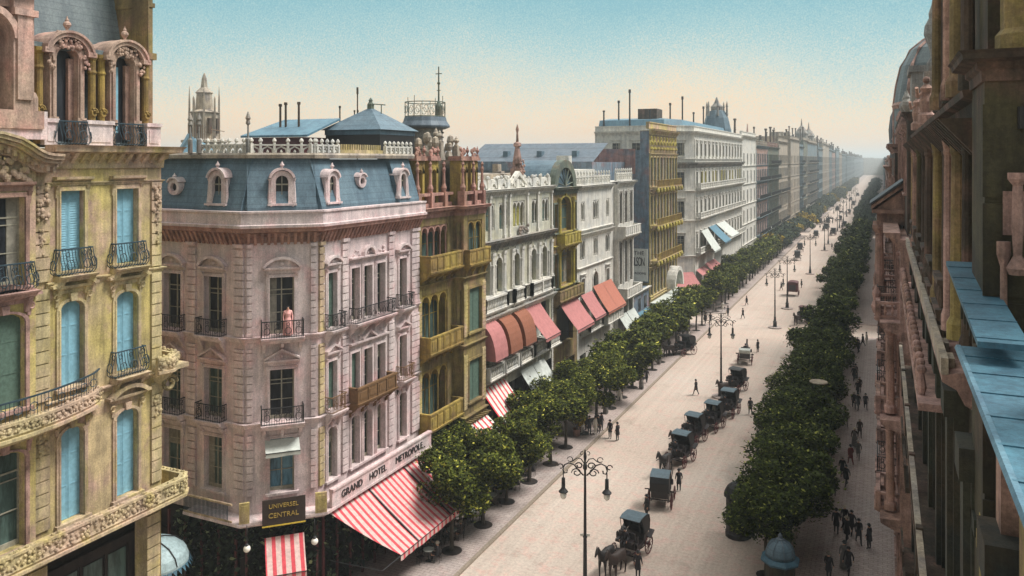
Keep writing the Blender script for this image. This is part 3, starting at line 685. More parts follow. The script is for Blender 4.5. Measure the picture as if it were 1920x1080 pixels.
b = carved([(-29.5, 25.9), (-29.3, 26.5), (-29.7, 27.2), (-31.4, 27.4)], 16.5, 17.1, 40, 'cream', .1)
b.fr = None; b.box(-31.2, -29.35, 26.0, 27.5, 16.4, 16.6)
for k in range(3): b.tube([(-29.75, 26.75 + .42 * cos(t) * (1 - t / 12), 15.75 + .4 * sin(t) * (1 - t / 12)) for t in [q * .6 for q in range(14)]], .1, 6)
b.lathe(-30.1, 26.5, [(.06, 14.9), (.14, 15.3), (.26, 15.7), (.5, 16.1), (.6, 16.3)], 10); b.build('corner_balcony', 'cream', B)
# ground floor piers and shop front
for a, c in ((25.75, 26.45), (20.2, 21.0), (14, 15)): b = MB(); strips(b, f1, a, c, 0, 10.35, .12, .5, n0=-.12); b.box(a, c, -.8, -.1, 0, 10.38); b.build('pier', 'cream', B)
b = MB(f1); b.box(12, 26.3, -1.1, -1.0, 0, 10.38)
for k in range(12): b.box(12.3 + k * 1.2, 12.42 + k * 1.2, -1., -.9, 0, 9.2)
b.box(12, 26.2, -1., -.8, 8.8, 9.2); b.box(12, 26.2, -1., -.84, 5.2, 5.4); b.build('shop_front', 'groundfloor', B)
b = MB(f1)
for k in range(11): b.box(12.5 + k * 1.2, 13.4 + k * 1.2, -.985, -.96, 1, 5.1); b.box(12.5 + k * 1.2, 13.4 + k * 1.2, -.985, -.96, 5.5, 8.6)
b.build('shop_window', 'glassgreen', B)

# ------------------------------------------------------------------ 2: pink corner hotel
A = 34.85; C = 2.85
B = thing('hotel_building', (-34, 40, 0), 'pink corner hotel with blue slate mansard and red striped street awning', 'building')
fs, fc, fm = Fr((-60, A), (-30 - C, A)), Fr((-30 - C, A), (-30, A + C)), Fr((-30, A + C), (-30, 48.9))
pp = [(-60, A), (-30 - C, A), (-30, A + C), (-30, 48.9)]
FL = [(15.95, 3.3), (11.05, 2.9), (6.9, 3.1)]
b = MB()
LS = fs.len; sidew = [LS - 2.35, LS - 5.6, LS - 8.8, LS - 12]
ops = [(u - .7, u + .7, z, z + h, 0) for u in sidew for z, h in FL]
wall(b, fs, LS - 16, LS, 5.5, 22.1, ops)
cu = fc.len / 2
wall(b, fc, 0, fc.len, 5.5, 22.1, [(cu - .68, cu + .68, z, z + h, 0) for z, h in FL])
mu = lambda px: PU(px) - (A + C)
mw = [(mu(622), .85, 0), (mu(665), .85, 1), (mu(688.5), .9, 1), (mu(713), .95, 1), (mu(754), .9, 0)]
ops = []
for u, w, g in mw:
    for i, (z, h) in enumerate(FL): ops.append((u - w / 2, u + w / 2, z, z + h, .25 if i == 2 else 0))
wall(b, fm, 0, fm.len, 5.5, 22.1, ops); body(b, [(-30, 48.9), (-60, 48.9), (-60, A), (-50, A)], 0, 23)
b.fr = fs; b.box(0, LS - 16, -.3, 0, 0, 23)
b.build('wall', 'rose', B)
for u in sidew:
    window(B, fs, u, 15.95, 1.4, 3.3, 'seg', stone='rose'); window(B, fs, u, 11.05, 1.4, 2.9, 'tri', stone='rose', gl='glassgreen'); window(B, fs, u, 6.9, 1.4, 3.1, 'flat', stone='rose', gl='glassgreen')
    balcony(B, fs, u - .95, u + .95, 15.9, .55, 'iron', 'rose'); balcony(B, fs, u - .95, u + .95, 11.0, .55, 'iron', 'rose')
window(B, fc, cu, 15.95, 1.36, 3.3, 'seg', stone='rose'); window(B, fc, cu, 11.05, 1.36, 2.9, 'tri', stone='rose'); window(B, fc, cu, 6.9, 1.36, 3.1, 'plain', stone='rose', gl='glassblue')
balcony(B, fc, cu - 1.15, cu + 1.15, 15.9, .8, 'iron', 'rose'); balcony(B, fc, cu - 1.15, cu + 1.15, 11.0, .8, 'iron', 'rose')
for k, (u, w, g) in enumerate(mw):
    for i, (z, h) in enumerate(FL):
        st = 'plain' if g else ('seg', 'tri', 'flat')[i]
        window(B, fm, u, z, w, h, st, .25 if i == 2 else 0, 'rose', gl='glassgreen' if k == 0 else 'glass', blind='panel' if (k == 0 and i < 2) or (k == 1 and i == 1) else None, bmat='shuttergreen')
for u, i in ((mw[0][0], 0), (mw[4][0], 0)):
    balcony(B, fm, u - .72, u + .72, 15.9, .6, 'iron', 'rose')
    balcony(B, fm, u - .72, u + .72, 11.0, .6, 'iron', 'rose', 'brown')
balcony(B, fm, mw[1][0] - .75, mw[3][0] + .75, 15.9, .75, 'iron', 'rose'); balcony(B, fm, mw[1][0] - .75, mw[3][0] + .75, 11.0, .8, 'panel', 'brown')
for z, k in ((19.62, 0), (14.3, 1), (10.25, 2)):             # hoods over the three-window groups
    b = MB(fm); a, c = mw[1][0] - .7, mw[3][0] + .7; b.nz([(0, z), (.06, z), (.1, z + .14), (.3, z + .2), (.32, z + .3), (0, z + .3)], a, c)
    m_ = mw[2][0]
    if k == 0: b.arc(m_, z + .3, .5, .68, 0, .3, k=8)
    if k == 1:
        for sg in (-1, 1): b.uz([(m_ + sg * .75, z + .3), (m_ + sg * .75, z + .44), (m_, z + .9), (m_, z + .76)], 0, .3)
    relief(b, fm, a + .2, c - .2, .04, z + .35, z + .7, 22, .08, rn); b.build('window_hood', 'rose', B)
for (fr, a, c, mt) in ((fs, LS - .75, LS - .05, 'rose'), (fs, LS - 4.35, LS - 3.7, 'rose'), (fs, LS - 7.6, LS - 6.9, 'rose'), (fs, LS - 10.9, LS - 10.2, 'rose'), (fm, .06, .5, 'cream'), (fm, mu(640), mu(651), 'rose'), (fm, mu(727), mu(737), 'rose'), (fm, mu(770), fm.len - .05, 'rose'), (fc, .08, .4, 'rose'), (fc, fc.len - .4, fc.len - .08, 'rose')):
    b = MB(); n0 = 0
    for z0, z1 in ((6.9, 10.3), (11.1, 15.2), (16.1, 21.0)): strips(b, fr, a, c, z0, z1, .13, .44, .07)
    b.fr = fr; b.box(a - .03, c + .03, 0, .2, 21.0, 21.2); b.box(a - .03, c + .03, 0, .16, 15.95, 16.1); b.build('pilaster', mt, B)
mould(B, pp, 22.15, CORN, .95, 'rosedark', 'cornice', .36, .42)
b = MB(); b.sweep(pp, [(-.4, 22.15), (.72, 22.15), (.74, 22.3), (.6, 22.34), (.6, 22.95), (.68, 23.0), (.68, 23.1), (-.4, 23.1)]); b.build('parapet', 'rose', B)
mould(B, pp, 15.9, BAND, 1., 'rose', 'string_course'); mould(B, pp, 11.0, BAND, 1., 'rose', 'string_course')
# first-floor balcony with lettering
pb = [(-36.5, A), (-30 - C, A), (-30, A + C), (-30, 48.9)]
b = MB(); b.sweep(pb, [(0, 5.35), (.7, 5.4), (1.0, 5.6), (1.1, 5.65), (1.1, 5.8), (0, 5.8)])
b.sweep(pb[2:], [(.85, 5.8), (1.05, 5.8), (1.05, 6.7), (1.12, 6.75), (1.12, 6.88), (.8, 6.88), (.8, 6.75), (.85, 6.7)])
b.build('balcony', 'rose', B)
b = MB(); b.sweep(pb[:2], [(1.0, 5.8), (1.06, 5.8), (1.06, 5.9), (1.0, 5.9)]); b.sweep(pb[:2], [(.98, 6.75), (1.08, 6.75), (1.08, 6.85), (.98, 6.85)]); b.build('handrail', 'cream', B); b = MB()
fr = Fr(pb[0], pb[1]); b.fr = fr
for k in range(34): b.box(.1 * k + .02, .1 * k + .055, 1.01, 1.04, 5.85, 6.8)
b.build('railing', 'ironblue', B)
for q0, q1 in ((-.35, .2), (fc.len - .25, fc.len + .4)): b = MB(Fr(pb[1], pb[2])); b.box(q0, q1, .96, 1.1, 5.8, 6.95); b.box(q0 + .12, q1 - .12, 1.1, 1.13, 5.95, 6.8); b.build('railing_post', 'ochre', B)
fb_ = Fr((-30, A + C), (-30, 48.9))
for txt, uu, sz in (('GRAND', 1.9, .6), ('HOTEL', 4.6, .6), ('METROPOLE', 8.3, .6)): lettering(txt, sz, 'ink', B, fb_, uu, 1.075, 6.27)
b = MB(fc); b.box(cu - 1.15, cu + 1.2, 1.12, 1.22, 5.55, 6.98); sg_ = b.build('signboard', 'signdark', B)
b = MB(fc); b.box(cu - 1.15, cu + 1.2, 1.1, 1.25, 5.48, 5.55); b.build('sign_frame', 'yellowpaint', B)
lettering('UNIVERSEL', .33, 'goldletter', B, fc, cu, 1.235, 6.6); lettering('CENTRAL', .38, 'goldletter', B, fc, cu, 1.235, 6.08)
# mansard, dormers, crest
b = MB(); b.sweep(pp, [(-.02, 23.1), (-.02, 23.3), (-.95, 26.05), (-5, 26.05), (-5, 23.1)]); b.build('mansard_roof', 'slate', B)
for fr, a, c in ((fs, LS - 3.9, LS + .12), (fc, -.12, fc.len + .12), (fm, -.12, 2.2), (fm, 8.2, fm.len - .05)):
    b = MB(fr); b.nz([(.22, 23.1), (.22, 23.28), (-.68, 26.1), (-1.6, 26.1), (-1.6, 23.1)], a + .22, c - .22); b.build('roof_pavilion', 'slate', B)
b = MB(); b.sweep(pp, [(-1.6, 26.1), (-.35, 26.1), (-.3, 26.3), (-.38, 26.42), (-1.6, 26.42)]); b.build('roof_cornice', 'beige', B)
def dormer(root, fr, u, z, w, h, big=True, n0=.05, stone='rose'):
    b = MB(fr); a = w / 2
    if big:
        b.box(u - a, u - a * .55, n0 - 1, n0 + .1, z, z + h * .6); b.box(u + a * .55, u + a, n0 - 1, n0 + .1, z, z + h * .6)
        b.arc(u, z + h * .6, a * .55, a, n0 - 1, n0 + .1, k=10); b.arc(u, z + h * .62, a, a * 1.22, n0 - 1.2, n0 + .22, .25, pi - .25, 10)
        for sg in (-1, 1): b.lathe(u + sg * a * 1.08, n0, [(.07, z - .1), (.16, z + .05), (.12, z + .3), (.06, z + h * .6), (.12, z + h * .68)], 6)
        b.box(u - a * 1.3, u + a * 1.3, n0 - .3, n0 + .26, z - .12, z); b.tube([(u + a * cos(t), n0 + .1, z - .12 + .22 * sin(t)) for t in [pi + k * pi / 8 for k in range(9)]], .07, 5)
        urn(b, u, n0 + .02, z + h * .6 + a * 1.1, .5, .13)
        d = b.build('dormer', stone, root)
        p = MB(fr); p.uz([(u - a * .56, z), (u + a * .56, z), (u + a * .56, z + h * .6), (u + a * .4, z + h * .6 + a * .42), (u, z + h * .6 + a * .56), (u - a * .4, z + h * .6 + a * .42), (u - a * .56, z + h * .6)], n0 - .2, n0 - .12)
        p.build('pane', 'glass', d)
        p = MB(fr); p.box(u - .02, u + .02, n0 - .12, n0 - .06, z, z + h * .75); p.box(u - a * .55, u + a * .55, n0 - .12, n0 - .06, z + h * .5, z + h * .54); p.build('sash', 'sash', d)
    else:
        b.arc(u, z + h / 2, a * .55, a, n0 - .9, n0 + .1, 0, 2 * pi, 14); b.arc(u, z + h / 2 + .04, a, a * 1.2, n0 - .8, n0 + .2, .5, pi - .5, 8); urn(b, u, n0, z + h / 2 + a * .95, .4, .12)
        d = b.build('dormer', stone, root); p = MB(fr); p.arc(u, z + h / 2, 0.0, a * .56, n0 - .2, n0 - .12, 0, 2 * pi, 12); p.build('pane', 'glass', d)
dormer(B, fc, cu, 23.5, 1.25, 2.1); dormer(B, fs, LS - 2.0, 23.5, 1.25, 2.1); dormer(B, fs, LS - 5.6, 23.9, .95, .95, False, -.1)
dormer(B, fm, mu(617) + .2, 23.5, 1.1, 2.1, stone='rose'); dormer(B, fm, mu(685), 24.2, .85, .9, False, -.3); dormer(B, fm, mu(752) + .1, 23.5, 1.1, 2.1)
for fr, a, c, pit in ((fs, LS - 4, LS - .1, .55), (fc, .1, fc.len - .1, .8), (fm, .1, 2.7, .5), (fm, 7.9, fm.len - .1, .5)):
    crest(fr, a, c, 26.3, .62, -.6, pit).build('roof_crest', 'white', B)
crest(fs, LS - 12, LS - 4.1, 26.0, .45, -1.3, .6, False).build('roof_crest', 'white', B)
b = MB(fm); b.box(2.75, 7.8, -1.1, -.7, 26.42, 26.65)
for k in range(20): b.box(2.9 + k * .25, 2.98 + k * .25, -.95, -.85, 26.65, 27.0)
b.build('roof_fence', 'cream', B)
b = MB()
for x, y in ((-36.7, A + .3), (-33.1, A + .5), (-37.4, A + .3)): b.lathe(x, y, [(.14, 26.4), (.14, 27.2), (.06, 27.3), (.05, 28.0), (.14, 28.1), (.1, 28.3), (.16, 28.4), (.02, 28.8)], 7)
b.build('finial', 'grey', B)
# pavilion roof and lean-to roof behind the crest
def hip(b, cx, cy, hx, hy, z0, z1, ridge=0.):
    b.fr = None; b.add([(cx - hx, cy - hy, z0), (cx + hx, cy - hy, z0), (cx + hx, cy + hy, z0), (cx - hx, cy + hy, z0), (cx - ridge, cy, z1), (cx + ridge, cy, z1)], [(0, 1, 5, 4), (1, 2, 5), (2, 3, 4, 5), (3, 0, 4), (0, 3, 2, 1)])
X0 = -34.3; U0 = PU(695, X0)
b = MB(); hip(b, X0, U0, 2.6, 2.5, 28.15, 29.9); b.box(X0 - 2.4, X0 + 2.4, U0 - 2.3, U0 + 2.3, 27.8, 28.15); b.build('pavilion_roof', 'slate', B)
b = MB(); b.box(X0 - 2.35, X0 + 2.35, U0 - 2.25, U0 + 2.25, 26.1, 27.8); b.build('pavilion_wall', 'black', B)
b = MB(); b.box(X0 - .18, X0 + .18, U0 - .18, U0 + .18, 29.6, 30.1); b.lathe(X0, U0, [(.25, 30.1), (.12, 30.3), (.16, 30.4), (.02, 30.6)], 8); b.tube([(X0, U0, 30.15), (X0 + 1.1, U0 + .3, 30.05)], .04, 5); b.tube([(X0 + .8, U0 + .2, 30.1), (X0 + .8, U0 + .2, 29.4)], .04, 5); b.build('roof_vent', 'greengrey', B)
b = MB(); b.box(-41.5, -36.7, 44.5, 47.5, 26.1, 27.6); b.build('attic_wall', 'maroon', B)
b = MB(); b.nz([(0, 0)], 0, 0) if 0 else None; b.add([(-42, 44.1, 27.6), (-36.0, 44.1, 27.6), (-36.0, 47.8, 28.9), (-41.2, 47.8, 28.9), (-42, 44.1, 27.75), (-36.0, 44.1, 27.75), (-36.0, 47.8, 29.05), (-41.2, 47.8, 29.05)], [(0, 1, 2, 3), (4, 5, 6, 7), (0, 1, 5, 4), (1, 2, 6, 5), (2, 3, 7, 6), (3, 0, 4, 7)]); b.build('attic_roof', 'zincroof', B)
stacks(B, [(-40.0, 46, 28.1, 2.0, .09), (-39.5, 46, 28.1, 2.1, .09), (-38.3, 46, 28.2, 2.0, .09), (-36.4, 48.3, 28.2, 1.8, .06), (-35.6, 49, 28.2, 1.5, .05), (-35.3, 49, 28.2, 1.5, .05)])
# dark ground floor, corner awning, side awning, small awning
b = MB()
for fr, a in ((fs, LS - 16), (fc, 0), (fm, 0)):
    b.fr = fr; b.box(a, fr.len, -.9, -.8, 0, 5.5)
    for i in range(int((fr.len - a) / 1.3) + 1): pp_ = MB(fr); pp_.box(a + i * 1.3, a + i * 1.3 + .12, .3, .42, 0, 5.3); pp_.build('shop_post', 'maroon', B)
    k = max(1, int((fr.len - a) / 2.6))
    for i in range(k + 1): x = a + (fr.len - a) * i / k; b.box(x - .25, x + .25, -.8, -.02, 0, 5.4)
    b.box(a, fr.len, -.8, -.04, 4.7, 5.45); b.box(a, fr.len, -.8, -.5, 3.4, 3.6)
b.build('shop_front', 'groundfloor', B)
awning(B, fm, .1, 3.9, 5.45, 2.9, 3.7, 'stripered', .75, label='red and white striped awning panel nearest the corner', val=.35, skew=1.9)
awning(B, fm, 3.98, 7.9, 5.45, 2.9, 3.7, 'stripered', .75, label='middle red and white striped awning panel', val=.4)
awning(B, fm, 7.98, 11.1, 5.45, 2.9, 3.7, 'stripered', .75, label='farthest red and white striped awning panel of the pink hotel', val=.4)
for u in (3.94, 7.94): b = MB(fm); b.tube([(u, .8, 5.46), (u, 2.2, 4.46), (u, 4.45, 2.94)], .05, 5); b.build('awning_seam', 'black', B)
awning(B, fc, cu - 1.0, cu + 1.15, 4.75, 3.3, 1.5, 'stripered', .9, label='small red and white striped awning over the corner door', val=.35)
awning(B, fc, cu - .95, cu + .95, 9.95, 9.5, .9, 'awngrey', .05, label='short pale awning over the corner window', val=.25)
B2 = B
# hanging globe lamps by the corner
for px, py, z in ((463, 1029, 4.5), (590, 1015, 4.3)):
    x, y = G(px, py, z); L = thing('globe_lamp', (x, y, 0), 'white globe lamp hanging %s the small striped corner awning' % ('left of' if px < 500 else 'right of'), 'lamp')
    b = MB(); b.ball(x, y, z, .2, k=12, h=8); b.build('globe', 'globe', L, smooth=True); b = MB(); b.tube([(x, y, z + .2), (x, y, z + 1.1), (x - .3, y + .3, z + 1.3)], .025, 5); b.lathe(x, y, [(.1, z + .17), (.12, z + .22), (.03, z + .3)], 8); b.build('lamp_arm', 'iron', L)
# climbing plant over the dark ground floor
b = MB(); rn2 = random.Random(5)
for fr, a, k in ((fs, LS - 5, 1500), (fc, 0, 1100), (fm, 0, 1500)):
    for i in range(k):
        u = rn2.uniform(a, fr.len); z = 5.3 - 4.6 * rn2.random() ** 1.3; n = rn2.uniform(0, .7); q = rn2.uniform(.07, .2); t = rn2.uniform(0, 6.28); t2 = rn2.uniform(-.9, .9)
        c = fr.p(u, n, z); v1 = Vector((cos(t), sin(t), t2)) * q; v2 = Vector((-sin(t) * .5, cos(t) * .5, rn2.uniform(-1, 1))) * q
        b.fr = None; b.add([tuple(c - v1), tuple(c + v2), tuple(c + v1 * 1.4), tuple(c - v2)], [(0, 1, 2, 3)])
o = b.build('climbing_plant', 'leafivy', recalc=False); tag(o, 'dark climbing plant covering the ground floor of the pink corner hotel', 'plant', kind='stuff')
# round blue glass canopy at the mouth of the side street
b = MB(); cx, cy = -36.2, 31.3
B = thing('street_kiosk', (cx, cy, 0), 'pale blue domed canopy in the side street below the yellow building', 'kiosk')
b.lathe(cx, cy, [(1.95, 4.0), (1.95, 4.2), (1.8, 4.6), (1.35, 5.0), (.7, 5.25), (.1, 5.33)], 20); b.build('canopy_roof', 'shutterpale', B)
b = MB()
for k in range(10): b.tube([(cx + 1.7 * cos(k * pi / 5), cy + 1.7 * sin(k * pi / 5), 0), (cx + 1.7 * cos(k * pi / 5), cy + 1.7 * sin(k * pi / 5), 4.1)], .04, 5)
for k in range(5): b.tube([(cx + r * cos(k * pi / 2.5), cy + r * sin(k * pi / 2.5), z) for r, z in ((1.97, 4.22), (1.83, 4.63), (1.38, 5.04), (.7, 5.29), (.1, 5.37))], .03, 5)
b.build('canopy_frame', 'iron', B)
b = MB()
for k in range(40): a_ = k * 2 * pi / 40; b.uz([(0, 0)] * 3, 0, 0) if 0 else b.add([(cx + 1.97 * cos(a_), cy + 1.97 * sin(a_), 4.1), (cx + 1.97 * cos(a_ + .15), cy + 1.97 * sin(a_ + .15), 4.1), (cx + 2.15 * cos(a_ + .07), cy + 2.15 * sin(a_ + .07), 3.8)], [(0, 1, 2)])
b.build('canopy_fringe', 'zinc', B, recalc=False)

# ------------------------------------------------------------------ 3: yellow building with bay windows
B = thing('bay_window_building', (-34, 53, 0), 'narrow golden and pink building with stacked bay windows and round roof turret', 'building')
a0, a1 = 48.9, 57.7
xm = 54.0
f3 = Fr((-30, a0), (-30, a1)); f3b = Fr((-29.1, xm), (-29.1, a1)); f3c = Fr((-30, xm), (-29.1, xm)); U3 = xm - a0
b = MB(); ops = []
for z, h in ((18.0, 3.2), (12.3, 3.9), (6.8, 3.9)): ops += [(.45, 4.2, z, z + h, 0)]
wall(b, f3, 0, U3, 5.4, 22, ops, 1.1)
ops = [(.7, 3.1, 18.1, 21.3, 0), (.8, 2.9, 12.6, 16, 0), (.8, 2.9, 7.2, 10.4, 0)]
wall(b, f3b, 0, a1 - xm, 5.4, 22, ops, .3)
opc = [(.2, .7, 18.1, 21.2, 0), (.2, .7, 12.6, 16, 0)]
wall(b, f3c, 0, .9, 5.4, 22, opc, .2); body(b, [(-30, a1), (-45, a1), (-45, a0)], 0, 26)
b.fr = None; b.box(-45, -31.2, a0 + .02, a1 - .02, 5, 26); b.build('wall', 'olivegold', B)
b = MB(); 
for fr, q0, q1, q2, q3 in ((f3b, .02, .6, 6.8, 11), (f3b, .02, .6, 12.4, 16.4), (f3b, 3.1, 3.68, 6.8, 11), (f3b, 3.1, 3.68, 12.4, 16.4), (f3, .02, .4, 6.8, 17)): b = MB(); strips(b, fr, q0, q1, q2, q3, .06, .3, .05); b.build('brick_strip', 'ochre', B)
def twinarch(root, fr, u0, u1, z, h, k, stone, gl='glassgreen', rev=.3, n=0.):
    """a run of k arched lights with slim columns"""
    b = MB(fr); w = (u1 - u0) / k
    for i in range(k):
        c = u0 + w * (i + .5); r = w / 2 - .09
        b.arc(c, z + h - w / 2 - .05, r, w / 2 + .02, n - rev + .08, n - .04, k=8)
        b.uz([(c - w / 2, z + h), (c - w / 2, z + h - w / 2 - .05)] + [(c - (w / 2) * cos(t * pi / 6), z + h - w / 2 - .05 + (w / 2) * sin(t * pi / 6)) for t in range(1, 6)] + [(c + w / 2, z + h - w / 2 - .05), (c + w / 2, z + h)], n - rev + .1, n - .08)
    for i in range(k + 1):
        x = u0 + w * i; b.lathe(min(max(x, u0 + .08), u1 - .08), n - .14, [(.1, z), (.1, z + .2), (.06, z + .26), (.055, z + h - w / 2 - .3), (.1, z + h - w / 2 - .1), (.1, z + h - w / 2)], 6)
    o = b.build('window', stone, root); p = MB(fr); p.box(u0 + .001, u1 - .001, n - rev - .05, n - rev, z, z + h); p.build('pane', gl, o)
    s_ = MB(fr)
    for i in range(k): c = u0 + w * (i + .5); s_.box(c - .02, c + .02, n - rev, n - rev + .04, z, z + h - .2); s_.box(c - w / 2 + .05, c + w / 2 - .05, n - rev, n - rev + .04, z + h * .55, z + h * .55 + .05)
    s_.build('sash', 'gold', o); return o
for i, z in enumerate((18.0, 12.3, 6.8)): twinarch(B, f3, .45, 4.2, z, (3.2, 3.9, 3.9)[i], 4 if i == 0 else 3, 'gold' if i else 'rosedark', rev=.9)
twinarch(B, f3b, .7, 3.1, 18.1, 3.2, 2, 'gold'); 
window(B, f3b, 1.85, 12.6, 2.1, 3.4, 'plain', stone='olivegold', blind='panel', bmat='shuttergreen', rev=.3); window(B, f3b, 1.85, 7.2, 2.1, 3.2, 'plain', stone='olivegold', blind='panel', bmat='shuttergreen', rev=.3)
for z, m_ in ((18.0, 'gold'), (12.2, 'gold'), (6.75, 'gold')): balcony(B, f3, .1, 4.9, z, .95, 'panel', m_, h=1.15, slab=.25)
balcony(B, f3b, .1, 3.6, 18.0, .5, 'panel', 'gold', h=1.1, slab=.25)
pth = [(-30, a0), (-30, xm), (-29.1, xm), (-29.1, a1)]
mould(B, pth, 22.5, CORN, .8, 'rosedark', 'cornice'); mould(B, pth, 17.0, BAND, .9, 'olivegold', 'string_course'); mould(B, pth, 11.8, BAND, .9, 'olivegold', 'string_course'); mould(B, pth, 6.3, BAND, 1.2, 'olivegold', 'string_course', .4, .2)
b = MB()                                                    # attic storey: aedicules between pink posts
for fr, q in ((f3, (.1, 1.9, 3.9)), (f3b, (.15, 1.9, 3.4))):
    b.fr = fr
    for u in q:
        b.box(u - .2, u + .2, -.5, .1, 22.5, 23.6); b.lathe(u, -.15, [(.16, 23.6), (.24, 23.9), (.13, 24.2), (.1, 25.0), (.15, 25.3), (.08, 25.5), (.14, 25.7), (.03, 25.9)], 8)
    b.box(0, U3 if fr is f3 else a1 - xm, -.3, -.1, 22.5, 22.8); b.box(0, U3 if fr is f3 else a1 - xm, -.34, 0, 23.35, 23.55)
b.build('attic_parapet', 'rosedark', B)
for fr, u in ((f3, 1.0), (f3, 3.0), (f3b, .95), (f3b, 2.65)):
    b = MB(fr); b.box(u - .6, u - .3, -1.4, -.45, 22.5, 25.9); b.box(u + .3, u + .6, -1.4, -.45, 22.5, 25.9); b.arc(u, 25.0, .3, .62, -1.1, -.45, k=8); b.box(u - .62, u + .62, -1.4, -.5, 25.45, 25.95); o = b.build('attic_niche', 'gold', B)
    p = MB(fr); p.box(u - .32, u + .32, -1.0, -.9, 22.6, 25.4); p.build('pane', 'glass', o)
    b = MB(fr); b.box(u - .75, u + .75, -1.5, -.3, 25.95, 26.15); b.box(u - .68, u + .68, -1.5, -.36, 26.15, 26.3); relief(b, fr, u - .4, u + .4, -.6, 26.3, 26.9, 16, .14, rn); b.fr = fr; urn(b, u + .6, -.5, 26.3, .8, .16); b.build('attic_crown', 'rosedark', B)
b = MB(f3); b.box(0, 8.8, -1.5, -1.05, 22.5, 26); b.build('attic_wall', 'olivedark', B)
X0 = -35.0; U0 = PU(797, X0)
TZ = -.75
b = MB(); b.lathe(X0, U0, [(1.75, 26), (1.75, 27.6), (1.9, 27.65), (1.9, 27.8), (1.5, 27.85), (1.5, 29.3), (1.7, 29.4)], 16)
for k in range(26):
    for z in (28.2, 28.6, 29.0): b.box(X0 + 1.52 * cos(k * pi / 13) - .05, X0 + 1.52 * cos(k * pi / 13) + .05, U0 + 1.52 * sin(k * pi / 13) - .05, U0 + 1.52 * sin(k * pi / 13) + .05, z, z + .12)
b.build('turret', 'grey', B).location.z = TZ
b = MB(); b.lathe(X0, U0, [(1.75, 29.35), (2.1, 29.5), (2.1, 29.62), (1.85, 30.0), (1.75, 30.35), (.3, 30.36)], 16); b.build('turret_roof', 'leadgrey', B).location.z = TZ
b = MB()
for z in (30.4, 31.6): b.tube([(X0 + 1.7 * cos(k * pi / 8), U0 + 1.7 * sin(k * pi / 8), z) for k in range(16)], .04, 4, closed=True)
for k in range(16): b.tube([(X0 + 1.7 * cos(k * pi / 8), U0 + 1.7 * sin(k * pi / 8), 30.3), (X0 + 1.7 * cos(k * pi / 8), U0 + 1.7 * sin(k * pi / 8), 31.6 + (.5 if k % 4 == 0 else 0))], .03, 4); b.tube([(X0 + 1.7 * cos(k * pi / 8 + .2 + .12 * cos(t)), U0 + 1.7 * sin(k * pi / 8 + .2 + .12 * cos(t)), 31 + .3 * sin(t)) for t in [q * pi / 4 for q in range(8)]], .022, 4, closed=True)
b.build('turret_railing', 'greengrey', B).location.z = TZ
b = MB(); mx, my = X0 + 1.15, U0 + .3; b.lathe(mx, my, [(.3, 30.3), (.3, 31.3), (.14, 31.6), (.08, 31.7), (.05, 34.6)], 8); b.tube([(mx - .3, my, 34.0), (mx + .3, my, 34.0)], .04, 4); b.ball(mx, my, 33.2, .14); b.tube([(mx - .18, my, 32.6), (mx + .18, my, 32.6)], .03, 4); b.build('mast', 'greengrey', B).location.z = TZ
b = MB()                                                    # statuary and clutter on the roof
for k in range(16): x, y = -31.6 - rn.random() * 2, xm + rn.uniform(-1, 3.6); q = rn.uniform(.2, .42); b.ball(x, y, 26.2 + rn.uniform(0, 1.6), q, q, q * 1.5, 6, 4)
for x, y, h in ((-31.8, 55, 2), (-31.4, 57, 1.6), (-33, 56.5, 2.2)): b.box(x - .25, x + .25, y - .25, y + .25, 26, 26 + h * .7); urn(b, x, y, 26 + h * .7, h * .5, .28)
b.build('roof_statuary', 'beige', B)
awning(B, f3b, .2, 3.5, 5.7, 3.4, 3.0, 'stripewhite', .1, label='red and white striped shop awning')
b = MB(); b.fr = f3; b.box(.0, U3, -1.3, -1.1, 0, 5.4); b.fr = f3b; b.box(0, a1 - xm, -1.0, -.8, 0, 5.4)
for u in (.2, 1.9, 3.5): b.box(u - .15, u + .15, -.8, 0, 0, 5.4)
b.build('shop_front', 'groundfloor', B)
stacks(B, [(-36.7, 50.9, 26, 5.6, .06), (-34, 57.4, 26, 3, .08)])
# ------------------------------------------------------------------ 4: long white ornate building
def piers(b, fr, us, z0, z1, w=.24, pr=.16):
    b.fr = fr
    for u in us:
        b.box(u - w, u + w, 0, pr, z0, z1); b.box(u - w - .05, u + w + .05, 0, pr + .06, z1 - .25, z1); b.box(u - w - .05, u + w + .05, 0, pr + .05, z0, z0 + .3)
a0, a1 = 57.7, 74.4
B = thing('ornate_building', (-34, 66, 0), 'long white ornate building with brown and pink rounded awnings over its balcony', 'building')
f4 = Fr((-30, a0), (-30, a1)); u4 = lambda px: PU(px) - a0
b = MB(); ops = []
arch = [u4(p) for p in (912, 935, 968, 1000, 1020)]
grp = [(u4(919), 2), (u4(944), 2), (u4(973), 3), (u4(1004), 2), (u4(1023), 2)]
for u in arch: ops.append((u - .62, u + .62, 14.6, 17.6, .55))
for u, k in grp: ops.append((u - .42 * k, u + .42 * k, 20.0, 22.3, 0))
bal = [(.5, 3.1), (3.5, 6.1), (6.6, 9.2), (9.8, 12.8), (13.4, 16.2)]
for a, c in bal: ops.append((a + .3, c - .3, 8.1, 12.4, 0))
wall(b, f4, 0, a1 - a0, 6.3, 23, ops, .4); body(b, [(-30, a1), (-44, a1), (-44, a0), (-30, a0)], 0, 23); b.build('wall', 'whitegreen', B)
for u in arch: window(B, f4, u, 14.6, 1.24, 3.0, 'plain', .55, 'white', rev=.4)
for u, k in grp: twinarch(B, f4, u - .42 * k, u + .42 * k, 20.0, 2.3, k, 'white', gl='glassgreen' if k == 2 else 'glassyellow', rev=.36)
b = MB()
